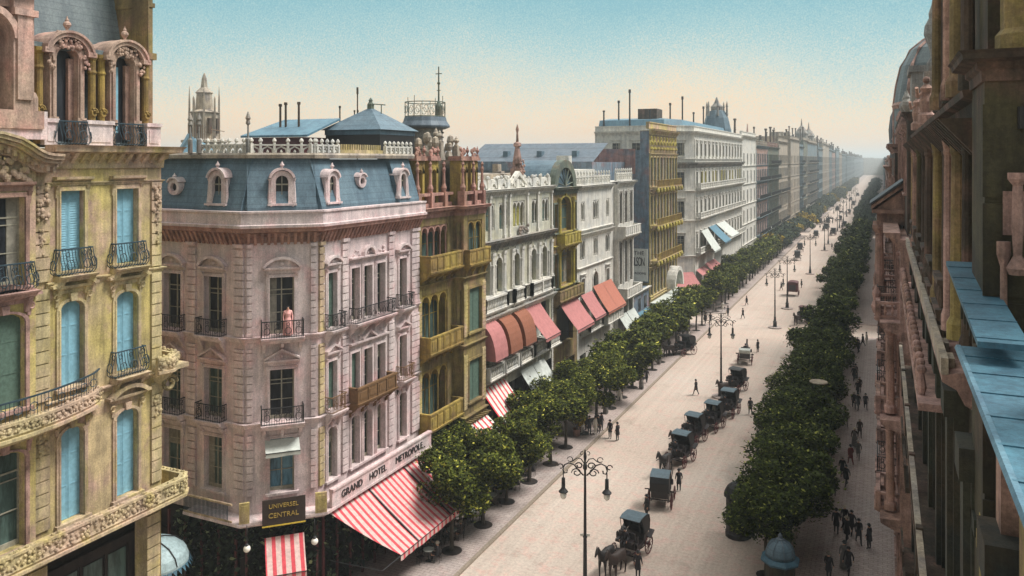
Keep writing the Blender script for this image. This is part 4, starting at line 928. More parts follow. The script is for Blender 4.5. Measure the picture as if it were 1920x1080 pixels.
piers(b, f4, [.3, (arch[0] + arch[1]) / 2, (arch[1] + arch[2]) / 2 - .8, (arch[1] + arch[2]) / 2 + .9, (arch[2] + arch[3]) / 2 - .7, (arch[2] + arch[3]) / 2 + .8, (arch[3] + arch[4]) / 2, 16.3], 14.4, 18.1)
piers(b, f4, [.3, 2.5, 5.3, 6.4, 10.3, 12.8, 16.3], 19.2, 23.0, .14)
for u in arch:
    for sg in (-1, 1): b.lathe(u + sg * .9, .14, [(.12, 14.6), (.12, 14.9), (.08, 15), (.08, 16.8), (.13, 17.0), (.13, 17.1)], 6)
b.build('pilaster', 'white', B)
b = MB(f4)
for i in range(16): b.box(.4 + i, 1.1 + i, 0, .05, 18.75, 19.1)
relief(b, f4, 8.2, 10.2, .2, 18.9, 20.0, 40, .15, rn); relief(b, f4, .5, 16, .03, 18.2, 18.4, 60, .07, rn); b.build('ornament', 'grey', B)
p4 = [(-30, a0), (-30, a1)]
mould(B, p4, 23.5, CORN, .7, 'white', 'cornice', .45, .15); mould(B, p4, 19.2, CORN, .85, 'grey', 'cornice', .4, .25); mould(B, p4, 14.5, BAND, 1, 'white', 'string_course'); mould(B, p4, 13.3, BAND, 1.3, 'white', 'string_course', .5, .2)
for a, c in ((arch[0] - 1, arch[1] + 1), (arch[2] - 1.1, arch[2] + 1.1), (arch[3] - 1.1, arch[4] + 1.1)): balcony(B, f4, a, c, 13.35, .45, 'stone', 'white', h=1.15, slab=.2)
b = MB(f4)                                                  # shaped parapet
for i in range(9):
    u = .7 + i * 1.9; b.box(u - .3, u + .3, -.4, .0, 23.5, 24.3)
    if i < 8: b.arc(u + .95, 23.6, .32, .62, -.35, -.05, k=8, sz=1.2); b.box(u + .3, u + 1.6, -.3, -.12, 23.5, 23.7)
    b.ball(u, -.2, 24.45, .2, k=6, h=4)
for sg in (-1, 1): b.uz([(8.6 + sg * 1.7, 23.7), (8.6 + sg * 1.7, 23.95), (8.6, 25.0), (8.6, 24.6)], -.4, .05)
relief(b, f4, .4, 16.2, -.15, 23.7, 24.6, 90, .13, rn); b.build('parapet', 'white', B)
b = MB(); ox, oy = -31.3, PU(970, -31.3); b.box(ox - .5, ox + .5, oy - .5, oy + .5, 23, 25.2); b.lathe(ox, oy, [(.55, 25.2), (.45, 25.5), (.5, 25.7), (.3, 26.8), (.22, 27.2), (.42, 27.35), (.36, 27.6), (.14, 27.7), (.1, 28.6), (.17, 28.9), (.02, 29.4)], 8)
relief(b, Fr((ox + .5, oy - .5), (ox + .5, oy + .5)), 0, 1, .0, 24.4, 26, 18, .13, rn); b.build('obelisk', 'pinkstone', B)
b = MB()
for k in range(9): x, y = -33.5 - rn.random() * 3, a0 + 4 + k * 1.5; h = rn.uniform(.8, 2.1); b.box(x - .3, x + .3, y - .4, y + .4, 23, 23.6 + h)
b.fr = None; b.box(-38, -32.5, a0 + 5, a1 - 2, 23, 24.7); b.build('rooftop', 'beige', B)
for i, (a, c) in enumerate(bal):
    p = MB(f4); p.box(a + .3, c - .3, -.6, -.42, 8.1, 12.4); p.build('balcony_door', 'glass', B)
    balcony(B, f4, a, c, 8.0, 1.1, 'stone', 'white', h=1.05)
    if i < 3: awning(B, f4, a + .1, c - .1, 12.5, 9.6, 1.5, ('awnpink', 'awnbrown', 'awnbrown')[i], .05, label=('pink rounded hood awning', 'brown rounded hood awning', 'second brown rounded hood awning')[i], round_=True, val=.1)
awning(B, f4, 9.6, 13.2, 12.4, 9.7, 2.2, 'awnpink', .05, label='flat pink sloping awning', val=.3)
for q0 in (.02, 16.3): b = MB(); strips(b, f4, q0, q0 + .38, 0, 12.6, .1, .45); b.build('pier', 'white', B)
b = MB(f4); b.box(0, 16.7, -1.0, -.8, 0, 6.3)
for k in range(8): b.box(.2 + k * 2.3, .55 + k * 2.3, -.8, 0, 0, 6.3)
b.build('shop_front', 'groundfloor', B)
awning(B, f4, .5, 4.9, 7.1, 3.5, 3.2, 'stripewhite', .3, label='white awning with red stripes', val=.35)
awning(B, f4, 8.2, 10.9, 6.9, 3.4, 2.6, 'awngrey', .3, label='pale grey awning', val=.2); awning(B, f4, 11.0, 13.7, 6.9, 3.4, 2.6, 'awngrey', .3, label='pale grey awning', val=.2)
# long shed roof behind
B = thing('slate_roofed_hall', (-42, 100, 0), 'large hall with plain grey slate roof seen behind the white buildings', 'building')
b = MB(); b.add([(-52, 97, 25.8), (-33.5, 97, 25.8), (-33.5, 103, 28.3), (-52, 103, 28.3)], [(0, 1, 2, 3)]); b.build('roof', 'leadgrey', B)
b = MB(); b.box(-52, -33.5, 97.2, 120, 0, 25.7); b.box(-52, -33.5, 96.6, 97.2, 24.6, 25.8); b.build('wall', 'bluewall', B)
b = MB()
for x in (-47, -42, -37): b.box(x, x + .7, 98.5, 99.5, 26, 27.2)
b.build('skylight', 'slate', B)
# ------------------------------------------------------------------ 5: slim building with blue barrel roof
a0, a1 = 74.4, 81.5
B = thing('narrow_building', (-34, 78, 0), 'slim yellow and grey building topped by a blue barrel roof', 'building')
f5 = Fr((-30, a0), (-30, a1)); L5 = a1 - a0; m5 = L5 / 2
b = MB(); wall(b, f5, 0, L5, 0, 23, [(1.9, L5 - 1.9, 18.6, 22.2, 1.2), (1.9, L5 - 1.9, 13.0, 16.8, 0), (.4, 1.3, 18.6, 21.5, 0), (L5 - 1.3, L5 - .4, 18.6, 21.5, 0), (.4, 1.3, 13, 16.4, 0), (L5 - 1.3, L5 - .4, 13, 16.4, 0), (1.2, L5 - 1.2, 7, 11, 0), (.8, L5 - .8, .2, 5.2, 0)], .5)
body(b, [(-30, a1), (-44, a1), (-44, a0), (-30, a0)], 0, 23); b.build('wall', 'olivegold', B)
for z, h, r in ((18.6, 3.6, 1.2), (13.0, 3.8, 0)):
    window(B, f5, m5, z, L5 - 3.8, h, 'plain', r, 'yellow', gl='glassgreen', rev=.5, smat='gold')
    window(B, f5, .85, z, .9, 2.9 if r else 3.4, 'plain', 0, 'greengrey', rev=.5); window(B, f5, L5 - .85, z, .9, 2.9 if r else 3.4, 'plain', 0, 'greengrey', rev=.5)
p = MB(f5); p.box(1.2, L5 - 1.2, -.6, -.5, 7, 11); p.box(.8, L5 - .8, -.6, -.5, .2, 5.2); p.build('shop_window', 'glass', B)
balcony(B, f5, 1.2, L5 - 1.2, 17.4, .9, 'panel', 'yellow', h=1.1); balcony(B, f5, .1, L5 - .1, 11.8, .8, 'panel', 'olivegold', h=1.0)
for u in (1.55, L5 - 1.55):
    for z0, z1 in ((18.6, 22.1), (13, 16.7)): b = MB(f5); b.lathe(u, .2, [(.2, z0), (.15, z0 + .2), (.14, z1 - .5), (.22, z1 - .2), (.22, z1)], 8); b.build('column', 'yellow', B)
mould(B, [(-30, a0), (-30, a1)], 23.2, CORN, .8, 'greengrey', 'cornice'); mould(B, [(-30, a0), (-30, a1)], 17.3, BAND, 1, 'yellow', 'string_course')
b = MB(f5); b.arc(m5, 23.2, .02, L5 / 2 - .5, -4.5, -.25, k=14, sz=.9); b.build('barrel_roof', 'slate', B)
b = MB(f5); b.arc(m5, 23.2, L5 / 2 - 1.3, L5 / 2 - .4, -.6, .1, k=14, sz=.9)
for k in range(7): t = pi * (k + .5) / 7; b.tube([(m5, .0, 23.3), (m5 + 2.2 * cos(t), 0, 23.2 + 2.0 * sin(t))], .06, 4)
b.build('lunette', 'greengrey', B)
awning(B, f5, 1.2, L5 - .9, 11.4, 8.9, 2.0, 'awnpink', .3, label='pink awning of the slim yellow building', val=.3)
# ------------------------------------------------------------------ 6 and 7: plain white pair
a0, a1 = 81.5, 93.7
B = thing('white_town_house', (-34, 88, 0), 'plain white town house with salmon awnings above its balcony', 'building')
f6 = Fr((-30, a0), (-30, a1)); L6 = a1 - a0
b = MB(); ops = []
for u in (1.8, 6.2, 10.6): ops.append((u - (1.0 if u == 6.2 else .6), u + (1.0 if u == 6.2 else .6), 19.2, 21.4, 0)); ops.append((u - .8, u + .8, 15.0, 17.2, 0)); ops.append((u - .9, u + .9, 6.8, 9.2, 0)); ops.append((u - 1, u + 1, .2, 4.6, 0))
ops += [(1.2, 2.3, 10.8, 12.9, 0), (5.2, 6.9, 10.4, 13.2, .85), (10., 11, 10.6, 13, 0)]
wall(b, f6, 0, L6, 0, 23, ops, .35); body(b, [(-30, a1), (-44, a1), (-44, a0), (-30, a0)], 0, 23); b.build('wall', 'white', B)
for u in (1.8, 6.2, 10.6):
    k = 3 if u == 6.2 else 2; twinarch(B, f6, u - (1.0 if k == 3 else .6), u + (1.0 if k == 3 else .6), 19.2, 2.2, k, 'white', 'glass'); twinarch(B, f6, u - .8, u + .8, 15, 2.2, 3 if k == 3 else 2, 'white', 'glass')
    p = MB(f6); p.box(u - .9, u + .9, -.4, -.35, 6.8, 9.2); p.box(u - 1, u + 1, -.4, -.35, .2, 4.6); p.build('pane', 'glass', B)
window(B, f6, 1.75, 10.8, 1.1, 2.1, 'flat', stone='white', rev=.35); window(B, f6, 6.05, 10.4, 1.7, 2.8, 'plain', .85, 'white', rev=.35); window(B, f6, 10.5, 10.6, 1, 2.4, 'flat', stone='white', rev=.35)
p6 = [(-30, a0), (-30, a1)]
mould(B, p6, 23.2, CORN, .7, 'white', 'cornice', .4, .15); mould(B, p6, 18.3, BAND, 1.2, 'white', 'string_course', .5, .2); mould(B, p6, 14.2, BAND, 1, 'white', 'string_course')
crest(f6, .1, L6 - .1, 23.2, 1.0, -.3, 1.0).build('roof_crest', 'white', B)
b = MB(); b.box(-38, -31.5, a0 + 2, a1 - 2, 23, 24.9); b.box(-34, -32.5, a0 + 4, a0 + 5, 24.9, 26.5); b.build('rooftop', 'white', B)
balcony(B, f6, 1.0, 5.3, 7.3, 1.2, 'stone', 'white', h=1.0); balcony(B, f6, 5.9, 11.8, 7.3, 1.6, 'panel', 'white', h=1.0)
awning(B, f6, 1.0, 4.6, 11.2, 8.8, 1.7, 'awnpink', .1, label='pink awning of the plain white town house'); awning(B, f6, 5.0, 8.3, 11.6, 8.8, 1.9, 'awnorange', .1, label='salmon awning'); awning(B, f6, 8.4, 11.7, 11.6, 8.8, 1.9, 'awnorange', .1, label='salmon awning')
a0, a1 = 93.7, 102.
B = thing('white_bay_building', (-34, 99, 0), 'white building with tall stacked bays beside the blank blue wall', 'building')
f7 = Fr((-29.5, a0 + .8), (-29.5, a1 - .6)); f70 = Fr((-30, a0), (-30, a1)); L7 = f7.len
b = MB(); ops = [(u - .85, u + .85, z, z + h, 0) for u in (1.2, 3.45, 5.7) for z, h in ((18.1, 4.0), (10.5, 5.4), (6.0, 3), (.3, 4.6))]
wall(b, f7, 0, L7, 0, 23, ops, .4); wall(b, f70, 0, a1 - a0, 0, 23, [], .1); b.fr = f7; b.add([(0, 0, 0), (0, -.7, 0), (0, -.7, 23), (0, 0, 23)], [(0, 1, 2, 3)]); body(b, [(-30, a1), (-44, a1), (-44, a0), (-30, a0)], 0, 23.3); b.build('wall', 'white', B)
for u in (1.2, 3.45, 5.7):
    for z, h in ((18.1, 4.0), (10.5, 5.4)): twinarch(B, f7, u - .85, u + .85, z, h, 2, 'grey', 'glass', .4)
    p = MB(f7); p.box(u - .85, u + .85, -.5, -.4, 6, 9); p.box(u - .85, u + .85, -.5, -.4, .3, 4.9); p.build('pane', 'glass', B)
    b = MB(); strips(b, f7, u - 1.1, u - .88, 10.5, 16.4, .12, .45); strips(b, f7, u - 1.1, u - .88, 18.1, 22.3, .12, .45); b.build('pilaster', 'white', B)
balcony(B, f7, .1, L7 - .1, 16.7, 1.0, 'panel', 'white', h=1.1); balcony(B, f7, .1, L7 - .1, 9.1, 1.2, 'panel', 'white', h=1.1)
mould(B, [(-29.5, a0 + .8), (-29.5, a1 - .6)], 23.4, CORN, .8, 'white', 'cornice', .45, .2); crest(f7, .1, L7 - .1, 23.4, 1.0, -.3, .8).build('roof_crest', 'white', B)
awning(B, f7, .1, 3.3, 6.8, 3.6, 2.4, 'awngrey', .1, label='pale awning at street level'); awning(B, f7, 3.5, 6.7, 6.8, 3.6, 2.4, 'awngrey', .1, label='pale awning at street level')
# low house with painted sign wall
B = thing('low_house', (-34, 107, 0), 'low blue house between the white bays and the tall blank wall', 'building')
b = MB(); b.box(-44, -30, 102.02, 110.7, 0, 8.2); b.build('wall', 'bluewall', B)
f_ = Fr((-30, 104.4), (-30, 110.7)); b = MB(f_); b.box(.6, 2.4, .002, .06, .4, 4.4); b.box(3.4, 5.6, .002, .06, .4, 4.4); b.box(1, 2, .002, .06, 5.6, 7.2); b.box(3.8, 5, .002, .06, 5.6, 7.2); b.build('window', 'glass', B)
mould(B, [(-30, 102.03), (-30, 110.7)], 8.3, CORN, .6, 'white', 'cornice')
awning(B, f_, .4, 5.8, 5.4, 3.4, 2, 'awnblue', .1, label='dull blue shop awning')
# ------------------------------------------------------------------ general building for the rest of the avenue
def avenue(name, y0, y1, X, top, floors, mat, label, trim='white', gl='glass', pitch=3., ww=1.2, bal=None, roof=None, roofh=2.5, side=None, depth=14, rich=True, arch=False, shop='groundfloor', left=True, chamf=0., pil=False, crestm=None, group=None, bmat='iron', ndent=True, gf=5.2, rev=.14):
    """floors = list of (sill z, height).  left buildings face +x, right buildings face -x."""
    B = thing(name, ((X - 5) if left else (X + 5), (y0 + y1) / 2, 0), label, 'building', group)
    if left: main = Fr((X, y0 + chamf), (X, y1)); path = ([(X - depth, y0), (X - chamf, y0)] if chamf or side else []) + [(X, y0 + chamf), (X, y1)]
    else: main = Fr((X, y1), (X, y0)); path = [(X, y1), (X, y0)] + ([(X + depth, y0)] if side else [])
    L = main.len; k = max(1, round(L / pitch)); p = L / k; frs = [(main, [p * (i + .5) for i in range(k)])]
    if chamf: c = Fr((X - chamf, y0), (X, y0 + chamf)); frs.append((c, [c.len / 2]))
    if side and left: sd_ = Fr((X - depth, y0), (X - chamf, y0)); frs.append((sd_, [sd_.len - side * (i + .5) for i in range(int(sd_.len / side))]))
    b = MB()
    for fr, us in frs:
        ops = [(u - ww / 2, u + ww / 2, z, z + h, (.3 * ww if arch else 0)) for u in us for z, h in floors] + [(u - .38 * p, u + .38 * p, .3, gf - .8, 0) for u in us if fr is main]
        wall(b, fr, 0, fr.len, 0, top, ops, rev)
    if left: body(b, [(X, y1), (X - depth, y1), (X - depth, y0)] + ([(X, y0)] if not (chamf or side) else []), 0, top)
    else: body(b, [(X, y0), (X + depth, y0), (X + depth, y1), (X, y1)], 0, top)
    b.build('wall', mat, B)
    for fr, us in frs:
        for u in us:
            for z, h in floors:
                if rich: window(B, fr, u, z, ww, h, 'flat' if not arch else 'plain', .3 * ww if arch else 0, trim, gl=gl, rich=rich, rev=rev)
                else:
                    def g(ww=ww, h=h):
                        q = MB(); q.box(-ww / 2 - .14, -ww / 2, 0, .08, 0, h + .14); q.box(ww / 2, ww / 2 + .14, 0, .08, 0, h + .14); q.box(-ww / 2, ww / 2, 0, .08, h, h + .14); q.box(-ww / 2 - .2, ww / 2 + .2, 0, .16, -.12, 0)
                        q.cur = 1; q.box(-ww / 2, ww / 2, -.2, -.12, 0, h); return q.mesh('window', [trim, gl])
                    put('window', cached(('fw', ww, h, trim, gl), g), B, fr, u, 0, z)
            if fr is main:
                q = cached(('sh', round(p, 2), gf), lambda: MB().box(-.38 * p, .38 * p, -.3, -.15, .3, gf - .8).mesh('shop_window', 'glass')); put('shop_window', q, B, fr, u, 0, 0)
    b = MB()
    if pil:
        for i in range(k + 1):
            x = min(max(p * i, .25), L - .25)
            for z, h in floors: b.fr = main; b.lathe(x, .06, [(.14, z - .3), (.14, z), (.09, z + .1), (.08, z + h - .4), (.15, z + h - .1), (.15, z + h + .1)], 6)
    else:
        for x in (.3, L - .3): strips(b, main, x - .28, x + .28, gf, top - 1, .1, .5)
    b.build('pilaster', trim, B)
    mould(B, path, top + .25, CORN, .85, trim, 'cornice', .6 if ndent else 0, .2)
    for z, h in floors[:]: mould(B, path, z - .35, BAND, 1.1, trim, 'string_course')
    for i, kind in enumerate(bal or []):
        if kind: balcony(B, main, .6, L - .6, floors[i][0] - .1, 1.0, kind, trim, bmat, h=1.0) if kind != 'each' else [balcony(B, main, u - ww * .8, u + ww * .8, floors[i][0] - .1, .7, 'plain', trim, bmat, h=.95) for u in frs[0][1]]
    if crestm: crest(main, .1, L - .1, top + .25, .9, -.3, 1.4, True).build('roof_crest', crestm, B)
    elif not roof:
        b = MB(); b.sweep(path, [(-.5, top + .25), (-.05, top + .25), (-.05, top + 1.1), (.06, top + 1.12), (.06, top + 1.25), (-.5, top + 1.25)]); b.build('parapet', trim, B)
    if roof:
        b = MB(); b.sweep(path, [(-.3, top + .25), (-1.4, top + roofh), (-6, top + roofh + .3), (-6, top + .25)]); b.build('mansard_roof', roof, B)
        for i in range(max(1, k // 2)):
            u = p * (i * 2 + 1); 
            if roofh > 1.8: b = MB(main); b.box(u - .55, u + .55, -1.6, -.5, top + .5, top + 1.9); b.arc(u, top + 1.9, .02, .62, -1.6, -.4, k=8, sz=.6); o = b.build('dormer', trim, B); q = MB(main); q.box(u - .35, u + .35, -.49, -.44, top + .7, top + 1.8); q.build('pane', 'glass', o)
    return B, main
# 8: tall yellow and green building with blank side wall
B, f8 = avenue('tall_building', 111, 127.6, -30, 30.2, [(22.2, 4.2), (16.7, 4.2), (11.7, 4.2), (6.6, 3.6)], 'olivegold', 'tall yellow green building with columned window bands and a blank blue side wall', 'ochre', 'glassgreen', 1.85, 1.35, ['plain', 'plain', 'plain'], depth=1.3, pil=True, bmat='gold')
b = MB(); b.box(-42, -31.31, 111.02, 127.5, 0, 27.3); b.build('rear_block', 'bluewall', B)
b = MB(); b.box(-42, -30.05, 110.9, 110.98, 8.6, 30.1 if 0 else 27.4); b.box(-31.3, -30.05, 110.9, 110.98, 27.4, 30.1); b.build('blank_wall', 'bluewall', B)
b = MB(); b.box(-42, -32.0, 110.84, 110.9, 24, 27.6); b.build('brick_wall_patch', 'redbrick', B)
b = MB(f8)
for i in range(9): u = .92 + i * 1.84; b.arc(u, 28.2, .45, .7, 0, .14, k=8); b.lathe(u, .05, [(.1, 27.4), (.35, 27.6), (.2, 27.9)], 6); b.arc(u, 29.1, .2, .35, 0, .1, 0, 2 * pi, 8)
for i in range(9): u = .92 + i * 1.84; [b.ball(u, 1.05, z - .45, .42, .25, .42, 8, 5) for z in (22.1, 16.6, 11.6)]
b.build('arched_frieze', 'yellow', B)
b = MB(f8); b.box(.3, 16.4, 0, 2.8, 5.4, 5.7); b.nz([(2.6, 5.3), (2.9, 5.3), (2.9, 6.0), (2.6, 6.0)], .3, 16.4); b.build('glass_canopy', 'awngrey', B)
b = MB(f8); b.arc(12.6, 6.4, 2.4, 3.0, 0, 1.4, k=14, sz=1.05); b.build('entrance_arch', 'white', B)
b = MB(f8); b.arc(12.6, 6.4, .02, 2.38, .1, .3, k=14, sz=1.05); b.build('entrance_fanlight', 'glassgreen', B)
fw = Fr((-41, 110.8), (-30.1, 110.8))
S = thing('wall_sign', (-31.4, 110.7, 0), 'white painted advertisement board on the blank blue wall', 'sign')
wx = fw.len - 1.6
b = MB(fw); b.box(wx - 1.55, wx + 1.55, .02, .12, 8.8, 13.4); b.build('board', 'signwhite', S)
lettering('THE', .8, 'ink', S, fw, wx + .3, .14, 12.75); lettering('WILSON', 1.05, 'ink', S, fw, wx, .14, 11.5, .8).scale = (.66, 1.7, 1); lettering('TEA ROOMS', .5, 'ink', S, fw, wx, .14, 9.9).scale = (.95, .9, 1)
# 9: big white hotel
B, f9 = avenue('grand_hotel', 137, 193, -30, 30.8, [(26.6, 2.4), (21., 2.9), (15.8, 3.), (9.6, 3.2)], 'white', 'big white hotel with wide balconies and a long blue roof', 'white', 'glass', 3.6, 1.5, [None, 'stone', 'stone', 'stone'], roof=None, side=3.6, depth=17, chamf=4, pil=False)
for i in range(16):
    if i % 3: window(B, f9, 1.8 + (i * 3.25) + 1.6, 21., .8, 2.8, 'plain', stone='yellow', gl='glassyellow', rich=False, rev=-.02)
p9 = [(-47, 137), (-34, 137), (-30, 141), (-30, 193)]
b = MB(); b.sweep(p9, [(-1.5, 30.9), (-2.6, 33.2), (-9, 33.8), (-9, 30.9)]); b.build('hotel_roof', 'zincroof', B)
mould(B, p9, 25.6, CORN, 1.1, 'grey', 'cornice', .7, .2)
for k, (x, y) in enumerate(((-38, 141), (-36.5, 150), (-36, 158), (-35.5, 166), (-35.5, 176), (-46, 139), (-43.5, 140), (-41, 138.5))): stacks(B, [(x, y, 32, 3 + (k * 37 % 5) * .9, .16)], 'black')
b = MB(); b.box(-40.5, -37, 142, 146, 33, 35.3); b.build('roof_tank', 'darkstone', B)
b = MB(); b.lathe(-34.5, 186, [(3.2, 31), (3.2, 33), (2.6, 35.6), (1.8, 37.2), (1.0, 37.4)], 8); b.build('roof_turret', 'slate', B)
b = MB()
for k in range(6): b.lathe(-34.5 + 2.3 * cos(k), 186 + 2.3 * sin(k), [(.3, 36), (.2, 38), (.3, 38.2), (.04, 39.4)], 6)
b.lathe(-34.5, 186, [(1.3, 37.2), (1.4, 38.2), (.6, 39), (.1, 40.4)], 8); b.build('turret_crown', 'grey', B)
awning(B, f9, 4.5, 10.5, 13.2, 9.6, 2.4, 'awngrey', .3, label='pale awning over the hotel balcony'); awning(B, f9, 11.5, 18, 13.4, 10.6, 3, 'awnblue', .3, label='blue awning over the hotel balcony'); awning(B, f9, 19, 28, 13.4, 11, 3, 'awngrey', .3, label='white awning over the hotel balcony')
fch = Fr((-34, 137), (-30, 141))
awning(B, fch, .3, 5.2, 6.4, 4.2, 3, 'awnpink', .2, label='pink shop awning of the hotel'); awning(B, f9, .5, 7, 6.6, 4.4, 3.2, 'awnpink', .2, label='pink shop awning of the hotel'); awning(B, f9, 8, 17, 6.8, 4.4, 3.4, 'awnpink', .2, label='pink shop awning of the hotel')
# farther buildings on the left
FLL = [(6.2, 3.), (11, 3.), (15.8, 3.), (20.6, 2.8), (25, 2.6)]
def farleft(y0, y1, top, mat, label, **k):
    B, f = avenue('avenue_building', y0, y1, -30, top, [q for q in FLL if q[0] + q[1] < top - .6], mat, label, rich=False, **k)
    n = max(2, int((y1 - y0) / 9))
    n *= 2
    stacks(B, [(-31.2 - rn.random() * 5, y0 + (y1 - y0) * (i + rn.random()) / n, top, rn.uniform(2, 6.5), rn.uniform(.12, .26) * (1 + y0 / 900)) for i in range(n)], 'darkstone')
    b = MB()
    for i in range(max(1, int((y1 - y0) / 11))): x = -33 - rn.random() * 5; y = y0 + 5 + rn.random() * (y1 - y0 - 9); w = rn.uniform(1, 2.6); b.box(x - w, x + w, y - w, y + w, top, top + rn.uniform(1.5, 3.6))
    b.build('rooftop', trim_of(k), B)
    return B, f
def trim_of(k): return k.get('trim', 'white')
farleft(193.05, 216, 31.6, 'white', 'tall pale building next to the big white hotel', pitch=5.5, ww=1.1, depth=16)
B, f = farleft(216.05, 240, 29.6, 'pinkstone', 'pinkish building with iron balconies and a small roof dome', trim='bluegrey', pitch=3.4, bal=['plain', 'plain', 'plain', 'plain'], gl='glassblue', crestm='beige')
b = MB(); b.lathe(-32.6, 219, [(1.7, 29.8), (1.6, 31.2), (1.1, 32.3), (.3, 32.8), (.1, 35.6)], 10); b.build('roof_dome', 'pinkstone', B)
farleft(266.05, 293, 31.8, 'beige', 'taller beige building beyond the dark green grey one', trim='beige', gl='glassblue', pitch=3.4, ww=1.6, bal=['plain', None, 'plain'])
B, f = farleft(240.05, 266, 29.6, 'greengrey', 'long dark green grey building with glazed balconies', trim='greengrey', gl='glassgreen', pitch=3.1, ww=1.8, bal=['plain', 'plain', 'plain', 'plain', 'plain'], crestm='pinkstone')
awning(B, f, 3, 12, 6.4, 4, 3, 'awngrey', .2, label='pale shop awning'); awning(B, f, 14, 24, 6.4, 4, 3, 'awnpink', .2, label='faded pink shop awning')
farleft(302, 336, 33.4, 'beige', 'tall beige building with narrow windows', trim='beige', pitch=6, ww=1.3, side=5, depth=16)
farleft(354.05, 372, 34.2, 'greengrey', 'tall narrow green grey building squeezed between blue ones', trim='beige', gl='glassblue', pitch=3.2, ww=1.9)
farleft(336.05, 354, 31.2, 'bluegrey', 'blue grey building with glazed bays, left of the domed one', trim='bluegrey', gl='glassblue', pitch=3.2, ww=1.9, bal=['plain'] * 5)
B, f = farleft(372.05, 430, 33.8, 'bluegrey', 'blue grey building crowned by two small spires', trim='beige', gl='glassblue', pitch=3.6, ww=1.9, bal=['plain'] * 5)
b = MB()
for y in (380, 418): b.lathe(-33, y, [(2.6, 34), (2.6, 37.5), (3, 37.8), (1.6, 40), (.4, 41.5), (.1, 44.5)], 8)
b.build('roof_spire', 'grey', B)
farleft(470.05, 500, 35.0, 'beige', 'tall pale block past the blue stepped building', trim='beige', pitch=5)
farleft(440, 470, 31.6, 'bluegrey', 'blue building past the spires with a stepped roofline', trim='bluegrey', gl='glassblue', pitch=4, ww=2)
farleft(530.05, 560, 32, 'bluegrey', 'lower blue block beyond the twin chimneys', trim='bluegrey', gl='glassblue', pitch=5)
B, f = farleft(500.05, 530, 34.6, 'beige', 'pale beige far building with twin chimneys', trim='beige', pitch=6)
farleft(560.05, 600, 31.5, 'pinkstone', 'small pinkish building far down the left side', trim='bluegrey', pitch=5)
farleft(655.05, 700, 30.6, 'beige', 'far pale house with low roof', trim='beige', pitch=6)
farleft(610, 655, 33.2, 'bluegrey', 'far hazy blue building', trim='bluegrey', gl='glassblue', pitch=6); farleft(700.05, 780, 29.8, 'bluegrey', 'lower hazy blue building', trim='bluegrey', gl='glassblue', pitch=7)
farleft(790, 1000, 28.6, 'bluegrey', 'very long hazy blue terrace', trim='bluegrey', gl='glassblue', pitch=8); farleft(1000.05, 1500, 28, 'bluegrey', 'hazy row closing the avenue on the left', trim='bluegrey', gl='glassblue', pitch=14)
# far closing building and background skyline
B = thing('distant_palace', (10, 1540, 0), 'pale hazy building closing the far end of the avenue', 'building')
b = MB(); b.box(-90, 130, 1520, 1560, 0, 29); b.box(-50, -14, 1516, 1560, 0, 30); b.build('wall', 'white', B)
# church-like spire behind the pink hotel's roof
B = thing('church_tower', (-88, 72, 0), 'pale distant spire with pinnacles left of the pink hotel roof', 'tower')
def polar(px, dist, z):                        # point at column px and given straight distance
    t = TH - atan((px - CX) / F); return (-dist * sin(t), dist * cos(t))
x, y = polar(383, 130, 0); B.location = (x, y, 0); BASE[B.name] = (x, y, 0)
b = MB(); b.lathe(x, y, [(3.0, 0), (3.0, 28.5), (3.3, 28.7), (3.3, 29), (2.1, 29.2), (2.0, 33), (2.3, 33.2), (1.3, 33.6), (1.1, 36), (1.3, 36.2), (.5, 37), (.35, 38.4), (.06, 39.2)], 8)
for k in range(8): b.lathe(x + 2.1 * cos(k * pi / 4), y + 2.1 * sin(k * pi / 4), [(.25, 29.2), (.18, 35.2), (.03, 37.2 if k % 2 else 35.6)], 4)
b.build('spire', 'beige', B)
b = MB()
for k in range(8):
    t = k * pi / 4 + .4; b.box(x + 1.95 * cos(t) - .25, x + 1.95 * cos(t) + .25, y + 1.95 * sin(t) - .25, y + 1.95 * sin(t) + .25, 30, 32.3)
b.build('louvre', 'darkstone', B)
B = thing('side_street_house', (-60, 80, 0), 'blue roofed house seen between the yellow building and the spire', 'building')
x0, y0 = polar(325, 105, 0); x1, y1 = polar(400, 115, 0)
b = MB(); b.add([(x0, y0, 0), (x1, y1, 0), (x1 - 9, y1 + 12, 0), (x0 - 9, y0 + 12, 0), (x0, y0, 26.2), (x1, y1, 26.2), (x1 - 9, y1 + 12, 26.2), (x0 - 9, y0 + 12, 26.2)], [(0, 1, 5, 4), (1, 2, 6, 5), (2, 3, 7, 6), (3, 0, 4, 7)]); b.build('wall', 'beige', B)
b = MB(); b.add([(x0, y0, 26.2), (x1 + .4, y1, 26.2), (x1 - 8, y1 + 12, 26.2), (x0 - 9, y0 + 12, 26.2), (x0 + (x1 - x0) * .05, y0 + 3, 29.4), (x0 + (x1 - x0) * .5, y0 + 4, 29.3)], [(0, 1, 5, 4), (1, 2, 5), (2, 3, 4, 5), (3, 0, 4)]); b.build('roof', 'zincroof', B)
b = MB()
for k in range(12): t = k / 11; b.tube([(x0 + (x1 - x0) * t, y0 + 6, 28.6), (x0 + (x1 - x0) * t, y0 + 6, 30.2 + (k % 3) * .3)], .05, 4)
b.tube([(x0, y0 + 6, 29.9), (x1, y1 + 2, 29.9)], .05, 4); b.build('roof_scaffold', 'brown', B)
